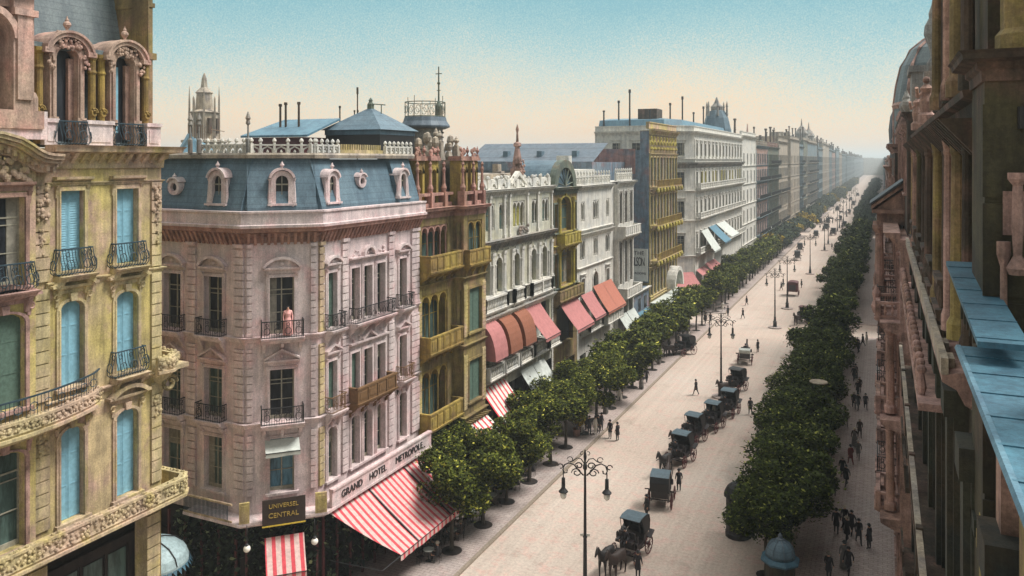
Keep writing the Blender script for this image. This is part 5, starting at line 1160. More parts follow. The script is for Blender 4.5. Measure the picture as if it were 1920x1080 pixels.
# houses lining the side street beyond the pink hotel, and backs of blocks, so that side views stay filled
for (xa, xb, ya, yb, z, mt, lb) in ((-76, -60.1, A, 52, 22, 'beige', 'beige side street house behind the pink hotel'), (-90, -48.1, 8, 26.5, 24, 'cream', 'cream side street house behind the yellow building')):
    B = thing('side_street_house', ((xa + xb) / 2, (ya + yb) / 2, 0), lb, 'building')
    b = MB(); b.box(xa, xb, ya, yb, 0, z); b.build('wall', mt, B)
    fr = Fr((xa, ya), (xb, ya)) if ya > 30 else Fr((xb, yb), (xa, yb))
    for i in range(4):
        for zq in (6, 11, 16): put('window', cached(('fw', 1.2, 3.0, 'w'), lambda: MB().box(-.6, .6, .002, .06, 0, 3).mesh('window', 'glass')), B, fr, 2 + i * 3.6, 0, zq)
    mould(B, [(xa, ya), (xb, ya)] if ya > 30 else [(xb, yb), (xa, yb)], z + .2, CORN, .8, 'rose')
# ------------------------------------------------------------------ right-hand side of the avenue
rn = random.Random(11)
# R1: the near dark building (y 9..50), its blue zinc ledges, block and turret
B = thing('dark_facade_building', (6, 20, 0), 'dark olive brown building rising at the right edge with pilasters and a domed turret', 'building')
fr1 = Fr((1.75, 47.5), (1.75, 6))            # u = 47.5 - y
U1 = lambda y: 47.5 - y
b = MB(); ops = []
for y in (43, 39, 35, 31, 27, 23):
    for z, h in ((22.4, 3.6), (27.5, 4), (12.4, 4.6), (6.3, 4), (17.6, 3)):
        if z > 27 and y > 26: continue
        ops.append((U1(y) - .7, U1(y) + .7, z, z + h, .4 if z < 27 else .6))
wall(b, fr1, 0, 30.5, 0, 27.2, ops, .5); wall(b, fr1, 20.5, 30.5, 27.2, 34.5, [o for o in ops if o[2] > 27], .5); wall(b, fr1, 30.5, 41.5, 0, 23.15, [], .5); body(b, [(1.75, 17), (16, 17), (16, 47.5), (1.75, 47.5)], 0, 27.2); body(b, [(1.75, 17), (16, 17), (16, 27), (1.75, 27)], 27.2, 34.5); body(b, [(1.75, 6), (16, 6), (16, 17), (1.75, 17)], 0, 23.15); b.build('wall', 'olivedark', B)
for (ua, uc, za, zb, r) in ops: window(B, fr1, (ua + uc) / 2, za, uc - ua, zb - za, 'plain' if za < 22 else 'flat', r, 'darkstone', rich=False, rev=.5)
def colmesh(r, h, mt, k=10, key=None):
    return cached(('col', r, round(h, 2), mt), lambda: MB().lathe(0, 0, [(r * 1.4, 0), (r * 1.4, .35), (r, .5), (r * .98, h * .4), (r * .84, h - .7), (r * 1.05, h - .62), (r * .95, h - .55), (r * 1.5, h - .2), (r * 1.5, h)], k).mesh('column', mt))
for i_, y in enumerate([46.4 - 1.0 * k for k in range(29)]):
    for z0, z1, r in ((22.0, 26.8, .24), (27.4, 32.6, .26)):
        if z0 > 27 and y > 26: continue
        if i_ % 4 == 3: continue
        put('column', colmesh(r * (.62, .5, .78)[i_ % 3], z1 - z0, ('pinkstone', 'olivegold', 'darkstone', 'darkstone', 'olivedark')[i_ % 5]), B, fr1, U1(y), .34 if i_ % 2 else .2, z0)
for y in (45.5, 41, 37, 33, 29, 25, 21, 17, 13): u = U1(y); b = MB(fr1); b.box(u - .45, u + .45, 0, .3, 5.8, 20.6); b.box(u - .3, u + .3, .3, .42, 6.2, 20.2); b.box(u - .5, u + .5, 0, .5, 20.2, 20.8); b.build('pilaster', 'darkgreen', B)
mould(B, [(1.75, 47.5), (1.75, 17)], 27.3, BAND, 1.6, 'darkstone', 'string_course', .6, .2); mould(B, [(1.75, 27), (1.75, 17.1)], 33.8, CORN, .45, 'darkstone', 'cornice', .6, .3)
# ledge below the columns, with its pink coping and knobs
b = MB(); b.sweep([(1.75, 47.5), (1.75, 19)], [(0, 20.8), (.2, 20.9), (.35, 21.2), (.62, 21.35), (.62, 21.5), (0, 21.62)]); b.build('ledge', 'pinkstone', B)
b = MB(); b.sweep([(1.75, 47.5), (1.75, 19)], [(.5, 21.5), (.64, 21.5), (.64, 21.85), (.5, 21.85)])
for k in range(18): y = 47 - k * 1.6; b.box(1.2, 1.4, y - .3, y + .3, 21.5, 21.75)
b.build('ledge_coping', 'beige', B)
b = MB()
for k in range(27): y = 47 - k * .85; b.ball(.98, y, 20.2, .13, k=8, h=6); b.lathe(.98, y, [(.08, 19.5), (.13, 19.7), (.06, 20.1)], 7)
b.box(.86, 1.74, 24, 47.5, 19.3, 19.5); b.build('baluster', 'pinkstone', B)
# pale stone handrail and balcony floor lower down
b = MB(); b.box(.8, .95, 18, 48, 16.0, 16.14); b.build('handrail', 'beige', B)
b = MB(); b.box(.85, 1.75, 18, 48, 14.7, 14.95)
for k in range(60): b.box(.85, .9, 18.2 + k * .5, 18.24 + k * .5, 14.95, 16.0)
for k in range(6): b.box(.8, .98, 18 + k * 5.9, 18.25 + k * 5.9, 14.95, 16.2)
b.build('balcony', 'darkstone', B)
# carved frieze, brackets, window crowns and pink string panels that break up the dark front
for y in (43, 39, 35, 31, 27, 23):
    b = MB(fr1); u = U1(y); b.box(u - .9, u + .9, 0, .08, 26.15, 26.9); relief(b, fr1, u - .8, u + .8, .08, 26.2, 26.85, 26, .11, rn); b.build('carved_panel', 'pinkstone', B)
    b = MB(fr1); b.arc(u, 25.75, .72, .95, 0, .2, k=9, sz=.6); relief(b, fr1, u - .2, u + .2, .18, 26.1, 26.5, 8, .12, rn); b.build('window_crown', 'pinkstone' if y % 4 else 'olivegold', B)
    b = MB(fr1); b.nz([(0, 21.9), (.1, 21.9), (.55, 22.1), (.6, 22.35), (0, 22.4)], u - 1.0, u + 1.0)
    for k in range(7): b.lathe(u - .9 + k * .3, .45, [(.05, 22.4), (.09, 22.6), (.05, 22.95)], 6)
    b.box(u - 1, u + 1, .38, .55, 22.95, 23.08); b.build('balcony', 'darkstone', B)
    b = MB(fr1); relief(b, fr1, u - .8, u + .8, .06, 18.8 + 0, 19.2, 20, .1, rn); b.fr = fr1; b.box(u - .9, u + .9, 0, .05, 18.7, 19.25); b.build('carved_panel', 'pinkstone', B)
for y in [18.4 + 1.05 * k for k in range(27)]:
    put('bracket', cached('brk', lambda: MB().nz([(0, 0), (.1, .02), (.2, .3), (.42, .5), (.45, .62), (0, .62)], -.11, .11).mesh('bracket', 'pinkstone')), B, fr1, U1(y), 0, 26.15)
for i_, y in enumerate((17.2, 16.4, 15.6, 14.8, 14.0, 13.2, 12.4, 11.6, 10.8, 10.0, 9.2)):
    b = MB(fr1); u = U1(y); q = (.16, .26, .12, .3)[i_ % 4]; b.box(u - q, u + q, 0, .1 + .08 * (i_ % 3), 4, 22.6 if i_ % 2 else 20.0); b.box(u - q - .04, u + q + .04, 0, .3, 19.4, 19.7); b.box(u - q - .04, u + q + .04, 0, .3, 12.4, 12.6)
    b.build('pilaster_strip', ('pinkstone', 'darkgreen', 'olivegold', 'darkgreen', 'darkstone')[i_ % 5], B)
# projecting block with cornice and cupola
b = MB(); b.box(1.5, 7, 15, 17, 17, 27.3)
for z in (19, 20.6, 22.2, 23.8, 25.4): b.box(1.47, 7.03, 14.97, 15.0, z, z + 1.5)
b.build('block', 'olivedark', B)
b = MB(); b.box(1.95, 2.45, 14.93, 14.98, 26.5, 26.85)
for k in range(5): b.box(1.97 + k * .1, 2.02 + k * .1, 14.9, 14.94, 26.5, 26.85)
b.build('vent', 'black', B)
mould(B, [(1.5, 17), (1.5, 15), (7, 15)], 27.75, CORN, .5, 'darkstone', 'cornice')
b = MB(); b.lathe(2.15, 15.8, [(.42, 27.75), (.42, 28.1), (.34, 28.2), (.34, 28.9), (.4, 29.0), (.4, 29.1), (.36, 29.4), (.25, 29.65), (.1, 29.8), (.02, 30)], 12); b.build('cupola', 'olivegold', B)
b = MB(); b.box(2.9, 7, 15.2, 17, 27.7, 34)
for z in [27.8 + .62 * k for k in range(10)]: b.box(2.86, 7.02, 15.16, 15.2, z, z + .56)
for x in (2.95, 3.5): b.lathe(x, 15.05, [(.16, 27.8), (.16, 28.0), (.1, 28.1), (.09, 30.2), (.16, 30.4)], 8)
b.box(2.8, 7.1, 14.8, 15.2, 30.4, 30.7); b.box(2.85, 7.05, 14.9, 15.2, 30.7, 31.1); b.build('tower', 'olivedark', B)
b = MB(); relief(b, Fr((1.9, 14.97), (6, 14.97)), .1, 3.6, .02, 24.9, 25.4, 60, .09, rn); b.fr = None; b.box(1.75, 6, 14.93, 14.99, 24.8, 25.5); b.build('carved_panel', 'pinkstone', B)
for k in range(5): q_ = MB(); q_.lathe(1.75 + k * .55, 14.86, [(.09, 20.5), (.09, 20.7), (.055, 20.8), (.05, 24.3), (.1, 24.5), (.1, 24.7)], 8); q_.build('colonnette', ('pinkstone', 'olivegold')[k % 2], B)
b = MB(); b.lathe(1.92, 14.7, [(.12, 24.2), (.16, 24.3), (.06, 24.5), (.09, 25.0), (.07, 25.6), (.14, 25.7), (.14, 25.8)], 8); b.build('post', 'pinkstone', B)
# blue zinc sheets
b = MB(); b.add([(1.14, 18, 24.0), (1.74, 18, 24.0), (1.74, 12.2, 23.6), (1.14, 12.2, 23.6), (1.14, 18, 23.92), (1.74, 18, 23.92), (1.74, 12.2, 23.52), (1.14, 12.2, 23.52)], [(0, 1, 2, 3), (4, 5, 6, 7), (0, 1, 5, 4), (1, 2, 6, 5), (2, 3, 7, 6), (3, 0, 4, 7)]); b.build('zinc_ledge', 'zinc', B)
for k in range(6): y = 17.4 - k * 1.0; q_ = MB(); zt_ = 24.0 - (18 - y) * .069; q_.box(1.13, 1.74, y - .02, y + .02, zt_, zt_ + .012); q_.build('zinc_seam', 'zinc', B)
b = MB(); b.box(1.0, 2.6, 6.2, 13.3, 23.22, 23.3); b.build('zinc_roof', 'zinc', B)
for k in range(7): q_ = MB(); q_.box(.99, 2.6, 12.6 - k * .95, 12.64 - k * .95, 23.3, 23.315); q_.build('zinc_seam', 'zinc', B)
q_ = MB(); q_.tube([(1.0, 6.2, 23.27), (1.0, 13.3, 23.27)], .05, 6); q_.build('gutter', 'zincroof', B)
b = MB(); b.box(1.2, 1.74, 6.2, 13.2, 22.95, 23.2)
for k in range(8): b.box(1.34, 1.7, 13.4 + k * .55, 13.5 + k * .55, 23.0, 23.5)
b.build('ledge_support', 'darkgreen', B)
b = MB()
b.box(1.9, 2.6, 10.2, 10.5, 23.3, 24.6); b.lathe(2.0, 10.0, [(.14, 24.0), (.09, 24.1), (.08, 25.3), (.12, 25.4), (.06, 25.45), (.07, 25.9)], 8); b.box(1.85, 3, 9.7, 10.4, 25.9, 26.05); b.box(1.72, 3, 9.5, 10.6, 23.31, 23.5); b.build('stone_post', 'pinkstone', B)
# lower projecting bays of the same front (dark green vertical strips)
for y in (45, 40.5):
    for z in (5.6, 11.4): b = MB(); b.box(.9, 1.74, y - 1.4, y + 1.4, z, z + .25); b.box(.85, .95, y - 1.45, y + 1.45, z + 1.1, z + 1.22); [b.box(.88, .92, y - 1.4 + k * .2, y - 1.36 + k * .2, z + .25, z + 1.1) for k in range(14)]; b.build('balcony', 'darkstone', B)
# ------------------------------------------------------------------ R2: pink columned building (52..78)
B = thing('columned_building', (6, 64, 0), 'pink building on the right with giant columns and a pedimented bay', 'building')
X = .9
fr2 = Fr((X, 80), (X, 50.02)); U2 = lambda y: 80 - y
b = MB(); ops = []
ys = [52.6 + 3.3 * k for k in range(9)]
for y in ys:
    for z, h in ((6.4, 3.4), (11.6, 3.4), (17.0, 3.2)): ops.append((U2(y) - .65, U2(y) + .65, z, z + h, .3))
    ops.append((U2(y) - 1.1, U2(y) + 1.1, .3, 4.4, 0))
wall(b, fr2, 0, fr2.len, 0, 21.5, ops, .5); body(b, [(X, 50.02), (15, 50.02), (15, 80), (X, 80)], 0, 21.5); b.build('wall', 'pinkstone', B)
for (ua, uc, za, zb, r) in ops: window(B, fr2, (ua + uc) / 2, za, uc - ua, zb - za, 'plain', r, 'pinkstone', rich=False, rev=.5)
for y in [51.2 + 3.3 * k for k in range(9)]:
    for z0, z1 in ((5.8, 10.9), (11.4, 16.4)): put('column', colmesh(.24, z1 - z0, 'pinkstone'), B, fr2, U2(y), .5, z0)
for y in (58.6, 62.2): put('column', colmesh(.3, 4.5, 'pinkstone'), B, fr2, U2(y), 1.1, 17.2)
for z in (5.5, 11.1, 16.6):
    b = MB(fr2); b.nz([(0, z - .5), (.2, z - .45), (.8, z - .2), (1.0, z - .1), (1.05, z + .15), (0, z + .2)], 0, fr2.len); b.build('string_course', 'pinkstone', B)
    for k in range(5): balcony(B, fr2, 1.4 + k * 6, 4.6 + k * 6, z + .2, 1.25, 'iron' if k % 2 else 'stone', 'pinkstone', h=.95, n0=.0)
for y in (53, 60, 67, 74): b = MB(); b.lathe(-.35, y, [(.2, 16.8), (.32, 17.2), (.18, 17.6), (.26, 18.0), (.04, 18.4)], 7); b.fr = fr2; b.box(U2(y) - .8, U2(y) + .8, 0, .7, 15.8, 16.5); relief(b, fr2, U2(y) - .8, U2(y) + .8, .7, 15.8, 16.6, 16, .14, rn); b.build('ornament', 'pinkstone', B)
for y in (55, 62, 69): b = MB(fr2); b.box(U2(y) - .7, U2(y) + .7, 0, .88, 4.4, 5.2); relief(b, fr2, U2(y) - .7, U2(y) + .7, .9, 4.4, 5.3, 22, .16, rn); b.build('ornament', 'pinkstone', B)
mould(B, [(X, 80), (X, 50.02)], 21.9, CORN, 1.1, 'pinkstone', 'cornice', .5, .2)
b = MB(); x0, x1, yf = -.55, 3.1, 58.0                      # pedimented bay facing down the avenue
b.box(-.4, 3, yf + .3, 63, 16.8, 17.2); b.box(-.35, 2.9, yf + .35, 62.8, 21.7, 22.5); b.box(1.2, 2.9, yf + .5, 62.5, 17.2, 21.7)
b.fr = Fr((x0, yf), (x1, yf)); w = x1 - x0
b.box(-.1, w + .1, -5, .15, 22.5, 22.75); b.uz([(0.1, 22.75), (w - .1, 22.75), (w / 2, 24.1)], -4.9, -.1)
for sg, ua in ((1, -.15), (-1, w + .15)): b.uz([(ua, 22.75), (ua, 22.98), (w / 2, 24.55), (w / 2, 24.28)], -5, .25)
b.build('pediment', 'pinkstone', B)
b = MB(); b.fr = Fr((x0, yf), (x1, yf))
for sg, ua in ((1, -.25), (-1, w + .25)): b.uz([(ua, 22.99), (ua, 23.12), (w / 2, 24.75), (w / 2, 24.57)], -5.1, .35)
b.build('pediment_roof', 'slatedark', B)
# R3: domed mansard building 80..100 and R4 dark corner dome 100..128
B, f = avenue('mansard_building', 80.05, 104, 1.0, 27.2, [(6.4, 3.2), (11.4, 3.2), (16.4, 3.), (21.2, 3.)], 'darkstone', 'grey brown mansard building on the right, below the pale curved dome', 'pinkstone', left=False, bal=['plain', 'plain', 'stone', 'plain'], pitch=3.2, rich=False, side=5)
b = MB()
prof = [(4., 27.4), (4., 31.4), (3.8, 33), (3.4, 34.8), (2.6, 36.3), (1.5, 37.2), (.9, 37.5)]
b.lathe(5.0, 84, prof, 14); b.build('dome', 'slategrey', B)
b = MB()
for k in range(7): t = k * 2 * pi / 7 + .3; b.tube([(5.0 + (r + .05) * cos(t), 84 + (r + .05) * sin(t), z) for r, z in prof], .16, 5)
b.lathe(5.0, 84, [(1.2, 37.4), (1.2, 37.7), (.7, 37.9), (.6, 39), (.8, 39.2), (.3, 40), (.05, 41.5)], 10)
b.lathe(5.0, 84, [(4.1, 30.8), (4.25, 31.1), (4., 31.4)], 14); b.build('dome_rib', 'pinkstone', B)
b = MB(); b.box(1.3, 2.5, 80.6, 82.6, 27.4, 29.6); b.box(1.1, 2.8, 80.4, 82.9, 29.6, 30.0); b.arc(1.9, 30.0, .1, .7, 80.6, 82.6, k=8); b.build('dormer', 'pinkstone', B)
stacks(B, [(3.4, 86, 28, 8, .12), (4.3, 85.5, 28, 8.4, .12), (4.0, 92, 28, 6.5, .14)], 'black')
B, f = avenue('corner_dome_building', 104.05, 127.6, .7, 25.0, [(6.4, 3.2), (11.4, 3.2), (16.4, 3.)], 'pinkstone', 'pink building on the right with a dark blue grey corner dome', 'pinkstone', left=False, bal=['plain', 'stone', 'plain'], pitch=3.2, rich=False, side=5)
b = MB(); b.lathe(4.1, 118, [(3.2, 25.2), (3.2, 27.6), (3.6, 27.8), (3.6, 28.1), (3.3, 28.3), (3.4, 30), (3.2, 31.8), (2.6, 33.2), (1.8, 34.2), (.9, 34.8), (.5, 36.6), (.05, 37.5)], 16); b.build('dome', 'slatedark', B)
b = MB(); b.box(1.5, 2.6, 106, 107.6, 25.4, 29.6); b.box(1.3, 2.9, 105.6, 108, 29.6, 30); b.box(4.4, 5.6, 106, 107.6, 25.4, 29.6); b.arc(3.5, 28.6, .9, 1.5, 106, 107.4, k=10); b.box(1.4, 5.7, 105.8, 107.8, 30.05, 31); b.build('attic_arch', 'bluegrey', B)
# roof ornaments over the near row: pink urn, boulder-like ornament, chimneys
B = thing('domed_roof_building', (8, 64, 0), 'set back brown building behind the columned front with urns and a pale roof block', 'building')
b = MB(); b.box(1.3, 14, 52, 79, 21.6, 28.6); b.build('wall', 'darkstone', B)
fr5 = Fr((1.3, 79), (1.3, 52))
for i in range(7): window(B, fr5, 2 + i * 3.8, 24, 1.4, 3.4, 'tri', stone='pinkstone', rich=False, rev=-.02)
mould(B, [(1.3, 79), (1.3, 52), (14, 52)], 28.8, CORN, .4, 'darkstone', 'cornice', .6, .2)
b = MB(); b.box(1.7, 5.5, 57, 61, 28.8, 31.6); b.box(1.5, 5.7, 56.8, 61.2, 31.6, 32); b.box(2.9, 5, 57.5, 60.5, 32.0, 35.8); b.build('roof_block', 'grey', B)
b = MB(); urn(b, 2.7, 53.2, 31.2, 4.4, .5); b.box(2.2, 3.2, 52.5, 53.9, 28.8, 31.2); urn(b, 1.6, 70, 28.8, 2.6, .45); urn(b, 1.6, 64, 28.8, 2.2, .4); b.build('roof_urn', 'grey', B)
b = MB()
for k in range(14): q = rn.uniform(.35, .75); b.ball(4.3 + rn.uniform(-.6, .6), 53.4 + rn.uniform(-.5, .5), 33 + rn.uniform(0, 2.2), q, k=8, h=5)
b.box(3.6, 5.2, 52.6, 54.2, 28.8, 33); b.build('roof_sculpture', 'pinkstone', B)
# statues on the ledge of the dark building
for (y, z, h) in ((34, 27.4, 1.6), (42, 27.4, 1.8)):
    S = MB(); S.lathe(1.5, y, [(.3, z), (.3, z + .3), (.2, z + .4), (.26, z + .8), (.16, z + 1.1), (.24, z + 1.3), (.1, z + 1.45)], 8); S.ball(1.5, y, z + 1.62, .14); S.tube([(1.5, y, z + 1.25), (1.2, y - .2, z + 1.0), (1.15, y - .5, z + 1.3)], .07, 5); S.tube([(1.5, y, z + 1.25), (1.75, y + .1, z + .95), (1.6, y + .3, z + .75)], .07, 5)
    o = S.build('statue', 'pinkstone'); tag(o, 'small pink statue standing on the upper ledge of the dark building, %s one' % ('nearer' if y < 40 else 'farther'), 'statue')
# remaining right side
FR = [(6.4, 3.2), (11.4, 3.2), (16.4, 3.), (21.0, 2.6)]
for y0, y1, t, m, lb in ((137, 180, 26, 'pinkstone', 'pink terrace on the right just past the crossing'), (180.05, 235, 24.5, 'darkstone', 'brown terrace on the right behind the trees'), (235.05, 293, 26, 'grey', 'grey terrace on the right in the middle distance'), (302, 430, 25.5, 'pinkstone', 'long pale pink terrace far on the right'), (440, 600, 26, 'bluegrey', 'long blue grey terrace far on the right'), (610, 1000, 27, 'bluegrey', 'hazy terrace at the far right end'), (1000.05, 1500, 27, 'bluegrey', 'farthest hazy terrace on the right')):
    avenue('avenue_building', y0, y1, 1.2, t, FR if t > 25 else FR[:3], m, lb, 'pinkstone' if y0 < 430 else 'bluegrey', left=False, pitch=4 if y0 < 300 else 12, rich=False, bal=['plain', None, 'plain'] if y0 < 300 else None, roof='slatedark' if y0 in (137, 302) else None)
# ------------------------------------------------------------------ trees
rn = random.Random(21)
def crown_mesh(seed, n, q, mat, rx=2.7, rz=2.3):
    r = random.Random(seed); vs = []; fs = []
    lobes = [(r.gauss(0, .85) * rx * .45, r.gauss(0, .85) * rx * .45, r.uniform(-.55, .6) * rz, r.uniform(.42, .72)) for _ in range(13)]
    for i in range(n):
        lx, ly, lz, lr = lobes[r.randrange(13)]
        d = Vector((r.gauss(0, 1), r.gauss(0, 1), r.gauss(0, 1))).normalized() * (lr * rx * .62) * (r.random() ** .28)
        if r.random() < .05: d *= 1.35
        c = Vector((lx + d.x, ly + d.y, lz + d.z * .9)); s_ = q * r.uniform(.55, 1.35)
        a = Vector((r.gauss(0, 1), r.gauss(0, 1), r.gauss(0, .6))).normalized(); e_ = a.cross(Vector((r.gauss(0, .5), r.gauss(0, .5), 1))).normalized()
        k = len(vs); up = a.cross(e_) * s_ * .25
        vs += [tuple(c - a * s_), tuple(c + e_ * s_ * .55 + up), tuple(c + a * s_), tuple(c - e_ * s_ * .55 + up)]; fs.append((k, k + 1, k + 2, k + 3))
    me = bpy.data.meshes.new('crown'); me.from_pydata(vs, [], fs); me.materials.append(MATS[mat]); me.update(); return me
def trunk_mesh(seed, h):
    r = random.Random(seed); b = MB()
    b.tube([(0, 0, 0), (.03, .02, h * .35), (-.02, .04, h * .7), (.04, 0, h * 1.1), (0, 0, h * 1.5)], [.15, .12, .11, .09, .04], 7)
    for i in range(8):
        t = r.uniform(0, 6.28); z = h * r.uniform(.75, 1.15); L = r.uniform(.9, 1.8)
        b.tube([(0, 0, z), (cos(t) * L * .5, sin(t) * L * .5, z + L * .45), (cos(t) * L, sin(t) * L, z + L * .7)], [.06, .04, .015], 5)
    return b.mesh('trunk', 'bark')
def pit_mesh(): return MB().lathe(0, 0, [(.62, 0), (.62, .012)], 14).mesh('tree_pit', 'groundfloor')
CR = {}
for key, n, q in (('near', 13000, .125), ('mid', 4200, .22), ('far', 1000, .42)):
    for mt in ('leaf', 'leafright', 'leafblue', 'leafgold'):
        if mt in ('leafblue', 'leafgold') and key == 'near': continue
        CR[key, mt] = [crown_mesh(i * 7 + len(mt), n, q, mt, 2.75 if mt != 'leafright' else 2.9) for i in range(3 if key != 'near' else 4)]
TR = [trunk_mesh(i, 3.0) for i in range(4)]; PIT = pit_mesh()
def tree(x, y, sc, key, mt, label, group, zc=5.2, far=False):
    T = thing('street_tree', (x, y, .13), label, 'tree', group, rn.uniform(0, 6.28)); v = rn.uniform(.93, 1.07) * sc; T.scale = (v, v, v * .92)
    c = sub('crown', CR[key, mt][rn.randrange(len(CR[key, mt]))], T); c.location = (0, 0, zc); c.scale = (1, 1, rn.uniform(.9, 1.08))
    sub('trunk', TR[rn.randrange(4)], T)
    if not far: sub('tree_pit', PIT, T)
ys = [46.4 + 4.2 * k for k in range(84)]; ys += [ys[-1] + 8 * (k + 1) for k in range(66)]
for i, y in enumerate(ys):
    if any(a - 1 < y < b_ + 1 for a, b_ in CROSS): continue
    key = 'near' if y < 80 else 'mid' if y < 190 else 'far'
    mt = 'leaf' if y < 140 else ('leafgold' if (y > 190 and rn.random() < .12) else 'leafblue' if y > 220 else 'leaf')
    g = 'trees lining the left pavement of the avenue'
    if i == 0: lb = 'nearest left pavement tree, in front of the big red and white striped awning'
    elif i == 1: lb = 'second nearest tree of the left pavement row'
    elif mt == 'leafgold': lb = 'yellowing street tree far along the left pavement'
    elif y < 190: lb = 'green street tree in the left pavement row'
    else: lb = 'small distant green tree in the left pavement row'
    tree(-25.8 + rn.uniform(-.15, .15), y, 1.1 if y < 400 else 1.25, key, mt, lb, g, far=y > 150, zc=4.5)
ys = [51.9, 54.8] + [58.0 + 4.1 * k for k in range(85)]; ys += [ys[-1] + 9 * (k + 1) for k in range(60)]
for i, y in enumerate(ys):
    if any(a - .5 < y < b_ + .5 for a, b_ in CROSS): continue
    key = 'near' if y < 95 else 'mid' if y < 190 else 'far'
    lb = 'nearest dark green tree of the right pavement, behind the blue domed kiosk' if i == 0 else 'dense dark green tree in the right pavement row' if y < 190 else 'small distant tree in the right pavement row'
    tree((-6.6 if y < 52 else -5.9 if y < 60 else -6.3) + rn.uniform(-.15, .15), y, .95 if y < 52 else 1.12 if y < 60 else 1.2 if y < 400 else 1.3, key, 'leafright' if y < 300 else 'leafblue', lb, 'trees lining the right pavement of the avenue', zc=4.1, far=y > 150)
# ------------------------------------------------------------------ kiosk with blue dome
x, y = -5.5, 49.6
K = thing('newspaper_kiosk', (x, y, .13), 'street kiosk with ribbed blue dome in front of the nearest right tree', 'kiosk')
b = MB(); b.lathe(x, y, [(.95, .13), (.95, .5), (.88, .55), (.88, 2.25), (.95, 2.3)], 8, pi / 8); b.build('body', 'darkgreen', K)
b = MB(); b.lathe(x, y, [(1.12, 2.3), (1.15, 2.42), (1.0, 2.55), (.85, 2.6)], 8, pi / 8); b.build('eave', 'zinc', K)
pr = [(.84, 2.6), (.82, 2.85), (.72, 3.15), (.52, 3.4), (.26, 3.52), (.12, 3.55)]
b = MB(); b.lathe(x, y, pr, 24); b.build('dome', 'slate', K, smooth=True)
b = MB()
for k in range(8): t = k * pi / 4 + pi / 8; b.tube([(x + (r + .01) * cos(t), y + (r + .01) * sin(t), z) for r, z in pr], .03, 5)
b.lathe(x, y, [(.2, 3.52), (.22, 3.62), (.1, 3.68), (.14, 3.78), (.03, 3.95)], 8); b.build('dome_rib', 'leadgrey', K)
# ------------------------------------------------------------------ lamps
def lamp_parts():
    p = MB(); p.lathe(0, 0, [(.42, 0), (.42, .18), (.3, .24), (.26, .9), (.32, .98), (.2, 1.1), (.15, 1.6), (.2, 1.7), (.12, 1.8), (.1, 4.2), (.14, 4.26), (.09, 4.36), (.065, 8.1), (.12, 8.2), (.12, 8.4), (.05, 8.55), (.1, 8.9), (.03, 9.3)], 10)
    post = p.mesh('post', 'iron', smooth=False)
    a = MB()
    for sg in (-1, 1): a.tube([(sg * (.3 + .2 * cos(t) * (1 - t / 12)), .02, 8.35 + .2 * sin(t) * (1 - t / 12)) for t in [k * .6 for k in range(12)]], .04, 5); a.tube([(sg * (1.22 + .13 * cos(t)), 0, 8.3 + .13 * sin(t)) for t in [k * .7 for k in range(8)]], .035, 5); a.tube([(sg * .12, 0, 9.0 + 0 * t) if t == 0 else (sg * (.12 + .12 * sin(t)), 0, 8.95 + .12 * (1 - cos(t))) for t in (0, .8, 1.6, 2.4, 3.2)], .025, 5)
    for sg in (-1, 1):
        a.tube([(sg * q, 0, z) for q, z in ((.08, 7.8), (.3, 8.05), (.55, 8.4), (.8, 8.5), (1.02, 8.38), (1.1, 8.1), (1.02, 7.9), (.9, 7.95), (.88, 8.1))], .04, 5)
        a.tube([(sg * (.42 + .26 * cos(t) * (1 - t / 12)), 0, 7.95 + .26 * sin(t) * (1 - t / 12)) for t in [k * .6 for k in range(14)]], .035, 5)
        a.tube([(sg * (.75 + .14 * cos(t)), 0, 8.72 + .14 * sin(t)) for t in [k * .7 for k in range(9)]], .025, 5)
        a.tube([(sg * q, 0, z) for q, z in ((.05, 8.5), (.2, 8.75), (.4, 8.8), (.6, 8.62), (.75, 8.55))], .03, 5)
        a.tube([(sg * 1.08, 0, 8.05), (sg * 1.08, 0, 7.6)], .03, 5)
    arm = a.mesh('arm', 'iron')
    l = MB(); l.lathe(0, 0, [(.09, 0), (.1, -.5), (.14, -.55), (.24, -.66), (.24, -.7)], 10); hood = l.mesh('lantern', 'iron')
    g = MB(); g.ball(0, 0, -.86, .17, .17, .21, 10, 7); glob = g.mesh('globe', 'globe', smooth=True)
    s_ = MB(); s_.box(-.28, .28, -.03, .03, 4.3, 4.44); sg_ = s_.mesh('sign_plate', 'signwhite')
    isl = MB(); isl.lathe(0, 0, [(1.0, 0), (1.0, .16), (.9, .2)], 16); island = isl.mesh('island', 'pavemat')
    return post, arm, hood, glob, sg_, island
LP = lamp_parts()
def lamp(x, y, label, island=True, sign=False, group='two-armed lamp posts down the middle of the avenue'):
    L = thing('street_lamp', (x, y, 0), label, 'street lamp', group); sub('post', LP[0], L); ar_ = sub('arm', LP[1], L); ar_.scale = (1.16, 1, 1)
    L.rotation_euler = (0, 0, .35)
    for sg in (-1, 1):
        h = sub('lantern', LP[2], L); h.location = (sg * 1.25, 0, 7.62); h.scale = (1.15,) * 3; sub('globe', LP[3], h)
    if sign: sub('sign_plate', LP[4], L)
    if island: sub('island', LP[5], L)
lamps = [((1097, 1145), 'nearest two-armed iron lamp post, with a small white plate on its post', False, True), ((1352, 745), 'second two-armed lamp post, beside the waiting cabs', True, False), ((1453, 615), 'third two-armed lamp post, standing on a round island', True, False), ((1476, 579), 'fourth two-armed lamp post, just behind the red cart', True, False), ((1519, 514), 'fifth lamp post, on its island', True, False), ((1546, 470), 'sixth lamp post along the avenue', True, False), ((1553, 458), 'seventh lamp post along the avenue', True, False), ((1570, 434), 'eighth lamp post along the avenue', True, False)]
for (px, py), lb, isl, sgn in lamps: x, y = G(px, py); lamp(x, y, lb, isl, sgn)
y = 330
